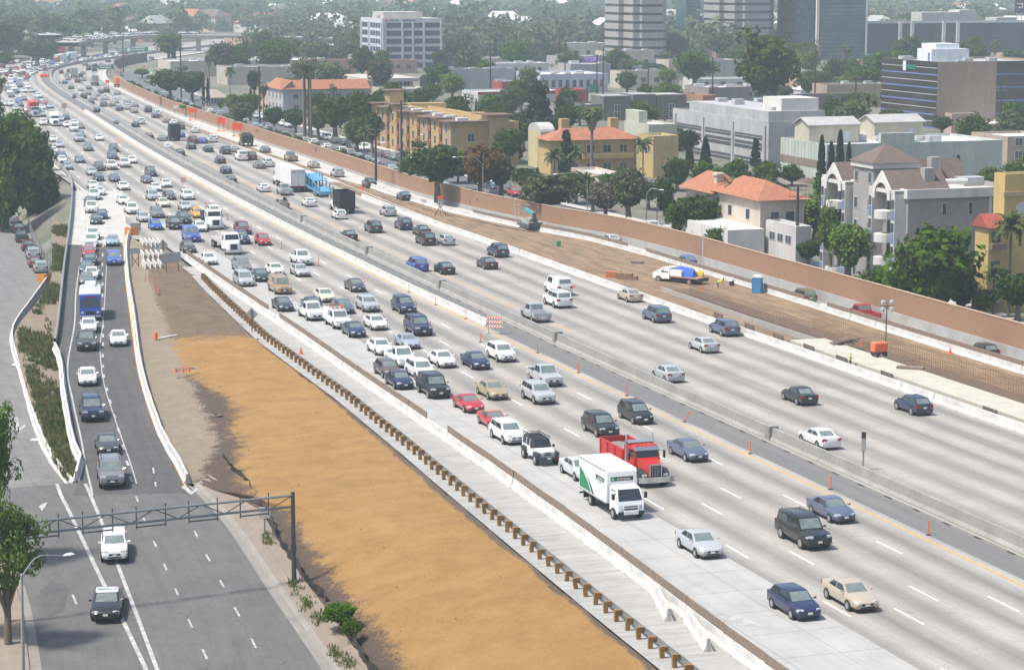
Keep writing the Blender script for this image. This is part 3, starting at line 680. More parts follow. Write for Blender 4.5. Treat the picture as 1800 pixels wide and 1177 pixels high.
# ------------------------------------------------------------------ vehicles (x forward, z up, origin on the road)
SPEC = {
 'sedan': dict(L=4.75, W=1.82, H=1.45, st=[(-2.37, .80, .84), (-2.30, 1.0, .92), (-1.75, 1.03, .985), (-.8, .98, 1), (.4, .97, 1), (1.02, .96, .99), (1.75, .87, .96), (2.2, .74, .88), (2.37, .60, .76)],
 cab=(1.12, .30, -.85, -1.72, .96, .76), wx=(1.43, -1.4), r=.325, lo=.24),
 'coupe': dict(L=4.6, W=1.82, H=1.34, st=[(-2.3, .78, .84), (-2.22, .96, .92), (-1.6, .98, .985), (-.8, .93, 1), (.2, .91, 1), (.85, .90, .99), (1.6, .82, .96), (2.1, .7, .88), (2.3, .56, .76)],
 cab=(.95, .1, -.75, -1.62, .90, .72), wx=(1.38, -1.32), r=.33, lo=.22),
 'hatchback': dict(L=4.25, W=1.78, H=1.5, st=[(-2.12, .75, .86), (-2.08, 1.0, .93), (-1.7, 1.02, .985), (-.6, .99, 1), (.5, .97, 1), (1.0, .96, .99), (1.6, .88, .96), (2.0, .76, .88), (2.13, .6, .78)],
 cab=(1.12, .35, -1.45, -1.98, .96, .76), wx=(1.3, -1.28), r=.32, lo=.23),
 'SUV': dict(L=4.75, W=1.92, H=1.76, st=[(-2.36, .8, .88), (-2.32, 1.1, .95), (-1.8, 1.12, .99), (-.6, 1.09, 1), (.5, 1.08, 1), (1.05, 1.07, .99), (1.8, 1.0, .965), (2.25, .9, .9), (2.38, .68, .82)],
 cab=(1.15, .45, -1.9, -2.27, 1.07, .80), wx=(1.42, -1.4), r=.375, lo=.3),
 'large SUV': dict(L=5.2, W=2.02, H=1.92, st=[(-2.6, .85, .9), (-2.56, 1.18, .96), (-2.0, 1.2, .99), (-.6, 1.18, 1), (.6, 1.17, 1), (1.2, 1.17, .99), (2.1, 1.12, .97), (2.5, 1.04, .93), (2.61, .74, .86)],
 cab=(1.3, .7, -2.25, -2.5, 1.17, .84), wx=(1.6, -1.5), r=.4, lo=.34),
 'minivan': dict(L=5.05, W=1.95, H=1.76, st=[(-2.52, .8, .88), (-2.48, 1.08, .95), (-1.9, 1.1, .99), (-.6, 1.06, 1), (.8, 1.04, 1), (1.5, 1.02, .98), (2.0, .92, .95), (2.4, .78, .88), (2.53, .6, .8)],
 cab=(1.65, .75, -2.05, -2.42, 1.04, .80), wx=(1.5, -1.5), r=.34, lo=.25),
 'van': dict(L=5.4, W=2.02, H=2.08, st=[(-2.7, .8, .92), (-2.66, 1.2, .97), (-2.0, 1.2, .99), (-.6, 1.2, 1), (1.2, 1.2, 1), (1.7, 1.18, .99), (2.2, 1.1, .96), (2.6, 1.0, .92), (2.7, .72, .86)],
 cab=(1.8, 1.25, -2.5, -2.62, 1.18, .84), wx=(1.75, -1.65), r=.37, lo=.32),
 'pickup': dict(L=5.6, W=1.98, H=1.88, st=[(-2.8, .62, .92), (-2.77, .72, .96), (-2.0, .72, .985), (-.85, .72, 1), (-.72, 1.12, 1), (.6, 1.12, 1), (1.25, 1.13, .99), (2.2, 1.08, .97), (2.7, .98, .93), (2.8, .7, .86)],
 cab=(1.32, .72, -.38, -.7, 1.12, .80), wx=(1.75, -1.7), r=.4, lo=.36, bed=(-2.78, -.78)),
}
SPEC['crossover'] = dict(SPEC['SUV'], H=1.66)
SPEC['wagon'] = dict(SPEC['hatchback'], L=4.5, H=1.58, cab=(1.12, .4, -1.75, -2.05, .98, .8))
SPEC['convertible'] = SPEC['coupe']
SPEC['utility pickup'] = SPEC['pickup']
SPEC['taxi'] = SPEC['sedan']; SPEC['police car'] = dict(SPEC['sedan'], L=5.3, W=1.96)
def body_mesh(sp, mb, mi=0):
 W2 = sp['W'] / 2; lo = sp['lo']; k = sp['L'] / (sp['st'][-1][0] - sp['st'][0][0]); rows = []
 for x, zt, f in sp['st']:
  w = W2 * f; x *= k; e = 1 if sp['st'][0][0] < x / k < sp['st'][-1][0] else 0
  lz = lo + (.12 if not e else 0)
  half = [(0, lz), (w * .80, lz), (w * .97, lz + .10), (w, lz + (zt - lz) * .45), (w * .985, zt - .12 * (zt - lz) - .03), (w * .93, zt - .015), (w * .6, zt + .018), (0, zt + .03)]
  rows.append([(x, y, z) for y, z in half] + [(x, -y, z) for y, z in half[-2:0:-1]])
 n = len(rows[0]); vs = [p for r in rows for p in r]
 fs = [[i * n + j, i * n + (j + 1) % n, (i + 1) * n + (j + 1) % n, (i + 1) * n + j] for i in range(len(rows) - 1) for j in range(n)]
 fs += [list(range(n)), [(len(rows) - 1) * n + j for j in range(n)][::-1]]
 mb.add(vs, fs, mi)
def cabin(sp):
 a, b, c, d, zb_, rf = sp['cab']; W2 = sp['W'] / 2; Ht = sp['H']; k = sp['L'] / (sp['st'][-1][0] - sp['st'][0][0]); a, b, c, d = a * k, b * k, c * k, d * k
 wb, wt = W2 * .925, W2 * rf; z0 = zb_ - .06
 B = [Vector((a, -wb * .93, z0)), Vector((a, wb * .93, z0)), Vector((d, wb * .92, z0 + .03)), Vector((d, -wb * .92, z0 + .03))]
 T_ = [Vector((b, -wt * .94, Ht - .05)), Vector((b, wt * .94, Ht - .05)), Vector((c, wt * .95, Ht - .05)), Vector((c, -wt * .95, Ht - .05))]
 m0, m1 = (a + d) / 2, (b + c) / 2
 extra = [Vector((m0, s * wb, z0)) for s in (-1, 1)] + [Vector((m1, s * wt, Ht - .035)) for s in (-1, 1)] + [Vector((b - .12, s * wt * .72, Ht - .004)) for s in (-1, 1)] + [Vector((c + .12, s * wt * .72, Ht - .008)) for s in (-1, 1)] + [Vector((m1, s * wt * .7, Ht)) for s in (-1, 1)]
 return B, T_, extra
def panel(mb, q, u0, u1, v0, v1, off, mi=0, th=0):
 a, b, c, d = q          # a->b bottom edge, d->c top edge
 f = lambda u, v: (a.lerp(b, u)).lerp(d.lerp(c, u), v)
 n = (b - a).cross(d - a).normalized() * off
 mb.quad(f(u0, v0) + n, f(u1, v0) + n, f(u1, v1) + n, f(u0, v1) + n, mi)
def windows(sp, typ):
 B, T_, _ = cabin(sp); fr = [B[0], B[1], T_[1], T_[0]]; re = [B[2], B[3], T_[3], T_[2]]
 m0, m1 = (B[0] + B[3]) / 2, (T_[0] + T_[3]) / 2
 W2 = sp['W'] / 2; m0.y = -W2 * .925; m1.y = -W2 * sp['cab'][5]
 out = {'windscreen': [], 'rear_window': [], 'side_window': []}
 mb = MB(); panel(mb, fr, .06, .94, .16, .93, .012); out['windscreen'] = [mb]
 mb = MB(); panel(mb, re, .09, .91, .2 if typ != 'van' else .4, .9, .012); out['rear_window'] = [mb]
 for sgn in (1, -1):
  f = lambda p: Vector((p.x, p.y * sgn, p.z))
  two = [[f(m0), f(B[0]), f(T_[0]), f(m1)], [f(B[3]), f(m0), f(m1), f(T_[3])]]
  if sgn < 0: pass
  for i, q in enumerate(two):
   if typ == 'van' and i == 1: continue
   if typ in ('pickup', 'utility pickup') and i == 1: pass
   mb = MB(); lo_, hi = .2, .88
   panel(mb, q, .04 if i == 0 else .14, .86 if i == 0 else .96, lo_, hi, .014 * sgn, 0); out['side_window'].append(mb)
   if typ in ('SUV', 'large SUV', 'minivan', 'wagon', 'crossover') and i == 1:
    mb.v = []; mb.f = []; mb.m = []; panel(mb, q, .5, .97, lo_, hi, .014 * sgn); m2 = MB(); panel(m2, q, .1, .46, lo_, hi, .014 * sgn); out['side_window'].append(m2)
 return out
def lamp_q(mb, x, y0, y1, z0, z1, dx):
 """small block set 12 mm proud of the body end"""
 mb.box(min(x, x + dx), max(x, x + dx), y0, y1, z0, z1)
CARM = {}
def car_parts(typ):
 if typ in CARM: return CARM[typ]
 sp = SPEC[typ]; W2 = sp['W'] / 2; L2 = sp['L'] / 2; r = sp['r']; lo = sp['lo']; k = sp['L'] / (sp['st'][-1][0] - sp['st'][0][0])
 P_ = []
 mb = MB(); body_mesh(sp, mb); B, T_, ex = cabin(sp); mb.hull(B + T_ + ex)
 if 'bed' in sp:                                                # open bed walls
  x0, x1 = sp['bed']; zt = 1.1
  for s in (-1, 1): mb.box(x0, x1, s * W2 * .97 - .045, s * W2 * .97 + .045, .6, zt)
  mb.box(x0, x0 + .07, -W2 * .9, W2 * .9, .6, zt - .02)
  mb.box(x0 + .07, x1, -W2 * .92, W2 * .92, .66, .75, 1)
 mb.box(-L2 * .93, L2 * .93, -W2 * .8, W2 * .8, lo - .07, lo + .1, 1)      # dark underside
 for sx, s in ((sp['wx'][0], 1), (sp['wx'][0], -1), (sp['wx'][1], 1), (sp['wx'][1], -1)):
  mb.lathe([(r + .06, 0), (r + .06, s * .012)], 18, (sx * k, s * (W2 * .985), r), 'y', 1)
 for sgn in (1,):                                                # bumper grille
  xf = L2; zf = sp['st'][-1][1]
  mb.box(xf - .12, xf + .015, -W2 * .42, W2 * .42, zf - .12, zf + .02, 1); mb.box(xf - .12, xf + .02, -W2 * .5, W2 * .5, lo + .08, lo + .18, 1)
 P_.append(('body', mb.mesh(typ + '_body', [PAINT, TRIM], 38), None))
 for nm, lst in windows(sp, typ).items():
  for m in lst: P_.append((nm, m.mesh(typ + '_' + nm, GLASS if nm[0] == 's' else WGLASS, None, False), None))
 wm = MB(); wm.lathe([(r * .55, -.1), (r * .93, -.11), (r, -.07), (r, .07), (r * .93, .11), (r * .55, .1)], 18, (0, 0, 0), 'y')
 rm = MB(); rm.lathe([(r * .66, -.104), (r * .6, -.075), (r * .2, -.085), (r * .16, -.11), (.001, -.11)], 14, (0, 0, 0), 'y')
 for a in range(5):
  t_ = 2 * PI * a / 5; c, s = math.cos(t_), math.sin(t_)
  rm.add([(c * r * .18 - s * .05, -.112, s * r * .18 + c * .05), (c * r * .18 + s * .05, -.112, s * r * .18 - c * .05), (c * r * .62 + s * .03, -.106, s * r * .62 - c * .03), (c * r * .62 - s * .03, -.106, s * r * .62 + c * .03)], [(0, 1, 2, 3)])
 wm = wm.mesh(typ + '_tyre', TYRE, 50); rmm = rm.mesh(typ + '_rim', RIM, 50)
 for x in sp['wx']:
  for s in (-1, 1): P_.append(('wheel', wm, dict(loc=(x * k, s * (W2 - .085), r), rz=0 if s < 0 else PI, sub=[('rim', rmm)])))
 zf, zr_ = sp['st'][-2][1], sp['st'][1][1]
 wf = W2 * sp['st'][-2][2]; xs = sp['st'][-2][0] * k
 for s in (-1, 1):
  m = MB(); m.hull([(L2 - .02, s * wf * .52, zf - .16), (L2 - .02, s * wf * .52, zf - .03), (xs + .03, s * wf * .985, zf - .17), (xs + .02, s * wf * .975, zf - .01), (xs - .2, s * (wf + .035), zf - .08), (xs - .05, s * wf * .6, zf + .022)])
  P_.append(('headlight', m.mesh(typ + '_headlight', LAMP, 40), None))
  m = MB(); xr = -L2
  tall = typ in ('SUV', 'large SUV', 'minivan', 'van', 'pickup', 'crossover', 'wagon', 'utility pickup')
  wr = W2 * sp['st'][1][2]
  m.hull([(xr - .012, s * wr * .58, zr_ - .25), (xr - .012, s * wr * .58, zr_ - .06), (xr + .02, s * wr * .99, zr_ - .28), (xr + .03, s * wr * .985, zr_ - (.0 if not tall else -.02)), (xr + .18, s * (wr + .028), zr_ - .2), (xr + .15, s * (wr + .022), zr_ - .07)])
  P_.append(('tail_light', m.mesh(typ + '_tail_light', TAIL, 40), None))
  m = MB(); xm = sp['cab'][0] * k - .32; zm = sp['cab'][4] + .1; m.hull([(xm - .05, s * (W2 * .93), zm - .04), (xm + .07, s * (W2 * .93), zm - .04), (xm - .04, s * (W2 + .17), zm - .06), (xm + .07, s * (W2 + .15), zm - .05), (xm - .04, s * (W2 + .17), zm + .09), (xm + .06, s * (W2 + .15), zm + .08), (xm, s * W2 * .93, zm + .03)])
  P_.append(('mirror', m.mesh(typ + '_mirror', [PAINT], 40), None))
 m = MB(); m.box(L2 + .018, L2 + .03, -.16, .16, lo + .2, lo + .35); P_.append(('licence_plate', m.mesh(typ + '_plate_front', PLATE), None))
 m = MB(); m.box(-L2 - .03, -L2 + .02, -.16, .16, zr_ - .36 if 'bed' not in sp else .5, zr_ - .22 if 'bed' not in sp else .64); P_.append(('licence_plate', m.mesh(typ + '_plate_rear', PLATE), None))
 if typ == 'large SUV' or typ == 'wagon':
  for s in (-1, 1):
   m = MB(); c = sp['cab'][2] * k; m.tube([(c + .1, s * W2 * .7, sp['H'] - .01), (c + .2, s * W2 * .7, sp['H'] + .06), (.35, s * W2 * .7, sp['H'] + .06), (.45, s * W2 * .7, sp['H'])], .025, 6); P_.append(('roof_rail', m.mesh(typ + '_roof_rail', TRIM, 50), None))
 if typ == 'taxi':
  m = MB(); m.hull([(-.2, -.3, 1.44), (.2, -.3, 1.44), (-.2, .3, 1.44), (.2, .3, 1.44), (-.1, -.28, 1.68), (.1, -.28, 1.68), (-.1, .28, 1.68), (.1, .28, 1.68)]); P_.append(('roof_sign', m.mesh('taxi_roof_sign', M('taxi_sign_yellow', (.75, .4, .03), .4)), None))
 if typ == 'police car':
  m = MB(); m.rbox(-.35, -.05, -.62, .62, 1.44, 1.56, .04); P_.append(('light_bar', m.mesh('light_bar', M('light_bar_lens', (.5, .55, .62), .2)), None))
  m = MB(); B, T_, ex = cabin(sp); hh = [T_[0], T_[1], T_[2], T_[3]]; hp = [p + Vector((0, 0, .018)) for p in hh + ex[2:]]; m.hull(hp + [p - Vector((0, 0, .03)) for p in hh]); P_.append(('white_roof', m.mesh('white_roof', WHITE, 40), None))
 if typ == 'convertible':
  m = MB(); B, T_, ex = cabin(sp); m.hull([p + Vector((-.02, 0, .02)) for p in T_ + ex[2:]] + [p.lerp(q, .35) + Vector((-.03, 0, .01)) for p, q in ((T_[2], B[2]), (T_[3], B[3]))]); P_.append(('soft_top', m.mesh('soft_top', M('tan_canvas', (.34, .25, .17), .9), 40), None))
 CARM[typ] = P_; return P_
FARM = {}
def far_mesh(typ):
 if typ in FARM: return FARM[typ]
 mats = [PAINT, GLASS, TRIM, TYRE, LAMP, TAIL, RIM, PLATE]; out = MB()
 for nm, me, kw in car_parts(typ):
  loc = Vector(kw['loc']) if kw else Vector(); fl = -1 if kw and kw['rz'] else 1
  parts = [(me)] + ([x[1] for x in kw['sub']] if kw else [])
  for m in parts:
   n0 = len(out.v); out.v += [(loc.x + v.co.x * fl, loc.y + v.co.y * fl, loc.z + v.co.z) for v in m.vertices]
   for p in m.polygons:
    mt = m.materials[p.material_index]
    if mt not in mats: mats.append(mt)
    out.f.append([n0 + i for i in p.vertices]); out.m.append(mats.index(mt))
 FARM[typ] = out.mesh(typ, mats, 38, False); return FARM[typ]
def rgb(c): return tuple(c) + (1.0,)
CC = {'white': (.74, .74, .73), 'silver': (.40, .42, .44), 'pale blue': (.27, .37, .46), 'grey': (.17, .175, .185), 'dark grey': (.05, .054, .06), 'black': (.012, .012, .014), 'dark blue': (.018, .028, .075), 'blue': (.05, .12, .4),
 'bright blue': (.02, .08, .45), 'red': (.42, .022, .025), 'maroon': (.14, .02, .028), 'beige': (.42, .36, .28), 'gold': (.36, .23, .12), 'cream': (.62, .58, .46), 'brown': (.11, .085, .08), 'dark green': (.02, .05, .04), 'yellow': (.72, .33, .015), 'tan': (.3, .23, .15),
 'steel blue': (.085, .11, .17), 'green': (.04, .16, .07), 'orange': (.7, .16, .02), 'black and white': (.015, .015, .016), 'olive': (.15, .15, .08), 'pink': (.45, .3, .3)}
CARS = []      # dicts: px py typ col dir label ...
def place(px, py, typ, head, sp, z=0.0, zf=None):
 """stand a vehicle so that its outline sits centred over px with its lowest wheel at py"""
 ex, ey = px, py
 for _ in range(4):
  c = P(ex, ey, z) if zf is None else G(ex, ey, zf)
  h = head(c); a = math.atan2(h[1], h[0]); L2, W2 = sp['L'] / 2, sp['W'] / 2
  xs, ys_ = [], []
  for sx in (-1, 1):
   for sy in (-1, 1):
    for zz in (0, sp['H'] * .8):
     q = proj((c.x + math.cos(a) * L2 * sx - math.sin(a) * W2 * sy, c.y + math.sin(a) * L2 * sx + math.cos(a) * W2 * sy, c.z + zz)); xs.append(q[0])
     if zz == 0: ys_.append(q[1])
  ex += px - (min(xs) + max(xs)) / 2; ey += py - (max(ys_) - .12 * (max(ys_) - min(ys_)))
 return c, a, (max(xs) - min(xs))
def hd_S(c): s, o = SO(c.x, c.y); t_ = tan_(s); return (-t_[0], -t_[1])
def hd_N(c): s, o = SO(c.x, c.y); return tan_(s)
RC = [G(x, y, zr) for x, y in [(150, 280), (158, 320), (165, 360), (163, 400), (160, 450), (157, 520), (152, 580), (155, 660), (163, 730), (190, 800), (205, 880), (205, 985), (190, 1090), (190, 1250)]]
def hd_R(c):
 for a, b in zip(RC, RC[1:]):
  if c.y >= b.y or b is RC[-1]:
   d = (b - a).normalized(); return (d.x, d.y)
def hd_L(c): d = (G(20, 380, zl) - G(71, 481, zl)).normalized(); return (d.x, d.y)
HD = {'S': hd_S, 'N': hd_N, 'R': hd_R, 'L': hd_L, 'W': hd_N, 'T': hd_S, 'U': hd_N, 'F': lambda c: (1, .06), 'G': hd_S}
CARDATA = """
S 1397 1090 hatchback dark_blue|1495 1075 sedan beige|1230 982 sedan silver|1018 846 sedan pale_silver|893 782 crossover white|868 756 convertible red|824 726 coupe red|865 703 sedan gold2|762 701 large_SUV black|702 685 sedan dark_blue|681 665 hatchback brown|739 669 crossover white|705 647 pickup white|668 625 sedan white|716 614 coupe silver_blue|777 647 sedan white|836 650 sedan dark_blue|881 637 crossover white|735 591 large_SUV dark_blue|660 581 sedan white|622 594 sedan dark_blue|547 564 pickup white|549 548 sedan dark_blue|603 552 sedan steel_blue|570 532 sedan cream|497 548 sedan dark_grey|646 549 crossover silver|710 552 SUV dark_blue|624 514 sedan dark_grey|492 518 van gold|428 504 minivan silver|457 496 sedan dark_green|483 485 sedan white|527 487 sedan silver|529 467 pickup white|425 479 minivan grey|462 432 hatchback red|424 430 SUV dark_blue|426 413 SUV maroon|366 466 sedan white|336 426 van blue|330 445 hatchback dark_grey|351 408 sedan white|347 384 taxi yellow|376 381 crossover white|323 394 SUV dark_green|306 404 minivan black|273 405 hatchback bright_blue|252 391 hatchback silver|276 384 SUV grey|231 377 SUV white|325 371 sedan silver|286 365 sedan cream|216 360 sedan white|268 353 SUV silver|297 352 sedan dark_grey|329 352 crossover white|273 337 sedan white|291 330 sedan white|216 335 sedan white|258 323 sedan steel_blue|265 311 SUV dark_grey|201 320 sedan steel_blue|173 319 sedan dark_blue|174 301 SUV dark_grey|161 309 sedan silver|195 299 utility_pickup white|218 295 pickup white|231 288 sedan white|119 299 hatchback pale_blue|140 287 sedan grey|155 266 SUV grey|109 287 sedan white|109 279 sedan steel_blue|93 271 hatchback white|104 260 sedan silver|94 250 sedan white|139 250 pickup silver|174 248 sedan white|200 268 SUV dark_grey|198 281 SUV steel_blue|142 242 sedan steel_blue|130 232 van white|141 227 sedan grey|131 221 sedan white|117 224 sedan white|116 211 sedan dark_blue|106 214 hatchback silver|76 221 SUV white|958 680 pickup silver|946 711 crossover silver|1056 769 SUV black|1118 746 wagon black|1210 812 sedan steel_blue|1462 920 sedan steel_blue|1413 966 large_SUV black
S 5 187 sedan white|19 187 SUV white|33 181 sedan blue|36 188 sedan steel_blue|42 177 sedan grey|37 173 sedan white|20 171 sedan steel_blue|17 165 sedan white|30 165 sedan dark_blue|42 163 sedan white|56 163 sedan silver|68 173 SUV white|49 156 sedan white|35 154 SUV steel_blue|25 159 sedan white|13 160 sedan dark_blue|21 154 sedan white|46 150 sedan white|46 144 sedan steel_blue|33 149 sedan grey|19 147 sedan white|27 145 sedan blue|34 142 sedan white|20 142 van white|48 138 sedan red|35 136 sedan green|50 135 sedan white|42 132 sedan maroon|56 132 sedan white|62 129 sedan silver|12 134 sedan maroon|18 131 sedan dark_grey|10 129 sedan white|3 130 sedan white|26 128 sedan white|33 129 sedan white|40 127 sedan white|47 129 sedan white|20 124 sedan steel_blue|28 123 sedan red|51 122 SUV white|41 122 sedan maroon|59 124 sedan silver|65 123 sedan silver|72 125 sedan silver|78 124 SUV maroon|52 118 van silver|43 118 SUV grey|59 116 SUV white|65 117 sedan black|76 118 SUV silver|85 121 sedan silver|94 120 sedan silver|101 118 SUV white|93 115 van blue|85 112 SUV silver|75 112 van white|109 114 sedan white|116 115 sedan grey|128 112 sedan silver|144 109 SUV white|80 185 sedan red|88 191 sedan silver|74 193 sedan white|71 188 sedan dark_green|65 181 sedan grey|47 197 sedan white|28 195 sedan silver|74 206 SUV silver|70 201 SUV white|48 207 sedan maroon|132 110 sedan silver|150 107 sedan white|158 106 SUV white|166 105 sedan silver|170 107 sedan white|178 104 sedan silver|186 103 SUV white|195 103 sedan white|203 102 sedan silver|212 101 sedan white|222 100 sedan maroon|236 99 SUV black|158 103 sedan silver|176 101 sedan blue|190 100 sedan white|206 99 SUV white|3 119 sedan maroon|12 114 sedan blue|22 113 sedan maroon|31 111 sedan white|163 333 sedan white
N 108 130 sedan maroon|117 135 sedan silver|122 129 SUV dark_grey|120 141 sedan silver|114 148 taxi blue|142 136 sedan dark_grey|145 131 sedan silver|136 146 SUV maroon|146 143 sedan silver|156 124 SUV dark_grey|166 126 SUV dark_grey|125 157 sedan grey|142 160 sedan white|156 158 sedan grey|133 173 sedan dark_grey|155 167 sedan beige|147 174 SUV black|176 165 sedan dark_blue|187 163 SUV black|170 170 sedan silver|164 176 sedan silver|184 176 SUV white|206 167 sedan silver|160 183 sedan dark_grey|182 188 SUV grey|202 181 SUV white|197 187 sedan beige|224 185 sedan grey|237 188 sedan silver|224 193 SUV white|210 195 sedan dark_grey|170 198 sedan black|236 199 sedan pink|207 218 sedan silver|260 198 SUV black|276 205 SUV white|273 208 sedan dark_grey|292 216 sedan pink|305 221 sedan white|317 228 SUV dark_grey|343 234 sedan white|247 219 SUV white|238 224 sedan dark_grey|262 245 sedan maroon|285 248 sedan silver|317 242 sedan blue|338 253 SUV maroon|336 263 sedan black|294 264 sedan white|316 275 sedan black|356 253 sedan blue|373 251 SUV white|366 268 sedan dark_blue|396 272 SUV dark_grey|410 268 sedan silver|387 288 sedan black|424 283 van white|441 282 minivan maroon|466 269 sedan grey|511 284 pickup tan|551 296 sedan beige|470 294 SUV white|455 297 sedan grey|463 338 sedan white|500 344 pickup silver|543 364 sedan white|495 369 SUV tan|397 306 sedan dark_blue|405 323 sedan dark_grey|596 386 hatchback white|607 366 van white|682 381 SUV silver|656 410 SUV dark_grey|613 424 sedan black|709 405 SUV dark_blue|741 415 sedan black|748 432 minivan black|784 432 hatchback silver|875 453 SUV dark_blue|856 474 sedan black|733 478 minivan blue|781 483 sedan black|593 312 SUV silver|649 331 SUV dark_grey|981 520 van white|980 542 large_SUV white|941 567 pickup silver|1107 532 sedan beige|1154 568 SUV steel_blue|1273 592 SUV steel_blue|1237 621 sedan silver|1174 673 sedan silver|1405 713 sedan black|1605 730 hatchback dark_blue|1440 790 sedan white|130 127 sedan silver|150 116 sedan grey|160 118 sedan silver|168 120 SUV black|205 111 SUV black|212 113 sedan grey|178 117 sedan silver|190 110 sedan grey|238 108 sedan grey|252 107 sedan silver|266 105 sedan grey|710 353 sedan dark_blue
W 1208 478 hatchback blue|1077 446 sedan pale_silver|1413 526 wagon olive|1520 551 pickup red|1733 614 hatchback black
R 175 344 sedan white|165 352 pickup white|157 363 sedan dark_grey|161 375 pickup white|179 386 sedan dark_blue|169 395 sedan dark_green|163 422 crossover white|160 434 SUV white|157 444 sedan white|156 453 sedan red|158 467 sedan dark_green|152 481 sedan steel_blue|161 492 sedan white|152 502 sedan grey|160 515 sedan steel_blue|156 586 sedan white|152 617 pickup dark_grey|154 678 sedan white|161 741 large_SUV dark_blue|188 800 sedan dark_grey|195 857 large_SUV grey|201 987 crossover white|188 1090 police_car black_and_white|208 609 sedan white|200 467 SUV blue|198 433 sedan pale_blue
L 22 379 sedan dark_grey|23 390 sedan silver|32 411 SUV dark_grey|38 427 pickup dark_grey|49 442 SUV maroon|56 449 sedan black|58 457 SUV silver|61 471 sedan maroon|71 481 SUV silver
T 452 209 sedan silver|463 211 SUV white|475 215 sedan maroon|484 218 SUV dark_grey|497 222 sedan white|507 225 SUV white|558 242 sedan grey|571 246 sedan white|578 248 sedan white|588 250 SUV white|594 254 sedan dark_grey|605 256 sedan black|619 260 SUV black|628 264 sedan grey|641 267 SUV white|638 276 sedan steel_blue|691 282 sedan maroon|700 285 sedan grey|712 288 SUV dark_grey|724 291 sedan white|870 336 van white|882 340 sedan dark_blue|897 343 SUV dark_grey|905 346 sedan red|872 351 sedan dark_grey|985 392 sedan silver|1145 412 pickup white|440 205 sedan dark_grey|425 201 SUV black|412 196 sedan white
F 136 68 SUV white|143 66 sedan white|150 67 sedan white|158 66 SUV white|166 67 sedan white|175 64 van white|186 66 sedan silver|201 62 SUV white|222 62 sedan white|234 60 sedan silver|246 61 sedan white|262 60 sedan white|272 59 SUV silver|310 60 sedan white|322 60 sedan white|152 71 sedan silver|120 71 sedan white|126 72 SUV white
"""
flyz = 8.0
CAR = []
CC['pale_silver'] = (.52, .54, .55); CC['gold2'] = (.34, .27, .16); CC['silver_blue'] = (.3, .35, .42)
CN = {'gold2': 'tan', 'pale_silver': 'pale silver', 'silver_blue': 'silver blue'}
exf = lambda y: lerp_tab([(60, -.85), (300, -.85), (400, .012), (480, .012)])(y)
for ln in CARDATA.strip().split('\n'):
 d, rest = ln[0], ln[2:]
 for it in rest.split('|'):
  px, py, ty, col = it.split(); ty = ty.replace('_', ' ')
  key = col if col in ('gold2', 'pale_silver', 'silver_blue') else col.replace('_', ' ')
  zf = {'R': zr, 'L': zl, 'W': exf, 'T': lambda y: zb(y) + .03, 'F': lambda y: flyz}.get(d)
  CAR.append(dict(px=float(px), py=float(py), ty=ty, col=key, d=d, zf=zf))
  if d == 'W': CAR[-1]['at'] = at_x(float(px), lambda y: rail_o(y) + 2.6, exf)
rr = random.Random(5); y = 372
while y < 690:
 w = W(s_of_y(y), wall_o(y) + 3.2 + rr.uniform(-.2, .2), 0); w.z = zb(w.y) + .03
 if rr.random() < .86:
  q = proj(w); CAR.append(dict(px=q[0], py=q[1], ty=rr.choice(['sedan', 'sedan', 'SUV', 'hatchback', 'SUV', 'minivan']), col=rr.choice(['white', 'white', 'silver', 'silver', 'pale blue', 'grey', 'dark grey', 'maroon', 'steel blue', 'beige']), d='U', zf=lambda y: zb(y) + .03, at=w))
 y += 6.3
for c in CAR:
 sp = SPEC[c['ty']]; nz = random.uniform(-.012, .012)
 if 'at' in c: c['c'] = c['at']; h = hd_N(c['at']); c['a'] = math.atan2(h[1], h[0]) + nz * 2; c['w'] = sp['W'] * F / c['at'].y
 else:
  c['c'], c['a'], c['w'] = place(c['px'], c['py'], c['ty'], HD[c['d']], sp, 0, c['zf']); c['a'] += nz
 c['dist'] = c['c'].length
CAR.sort(key=lambda c: c['dist'])
for i, c in enumerate(CAR):                                     # parked rows: keep bumpers apart
 if c['d'] in 'TF':
  for b in CAR[:i] * 5:
   t_ = Vector((math.cos(b['a']), math.sin(b['a']), 0)); dd = c['c'] - b['c']; al = dd.dot(t_)
   if b['d'] == c['d'] and abs(al) < 5.3 and (dd - t_ * al).length < 1.9: c['c'] = c['c'] + t_ * ((5.4 if t_.y > 0 else -5.4) - al)
  c['dist'] = c['c'].length
ORD = ['first', 'second', 'third', 'fourth', 'fifth', 'sixth', 'seventh', 'eighth', 'ninth']
def nm(c): return CN.get(c['col'], c['col']) + ' ' + {'SUV': 'SUV', 'large SUV': 'big SUV', 'utility pickup': 'utility truck'}.get(c['ty'], c['ty'])
def where(c):
 s, o = SO(c['c'].x, c['c'].y); c['s'], c['o'] = s, o
 far = 'far ' if c['dist'] > 520 else ''
 if c['d'] == 'S':
  k = int((-4.15 - o) / 3.3); return far + ('oncoming' if k > 5 else ORD[max(0, min(k, 5))] + ' oncoming lane')
 if c['d'] == 'N': return far + ORD[max(0, min(int((o - 4.2) / 3.5), 5))] + ' outbound lane'
 return {'R': 'entrance ramp' if c['dist'] > 170 else 'street', 'L': 'kerb of the frontage road', 'W': 'exit lane by the tan wall', 'T': 'town street', 'U': 'town street row against the wall', 'F': 'far flyover'}[c['d']]
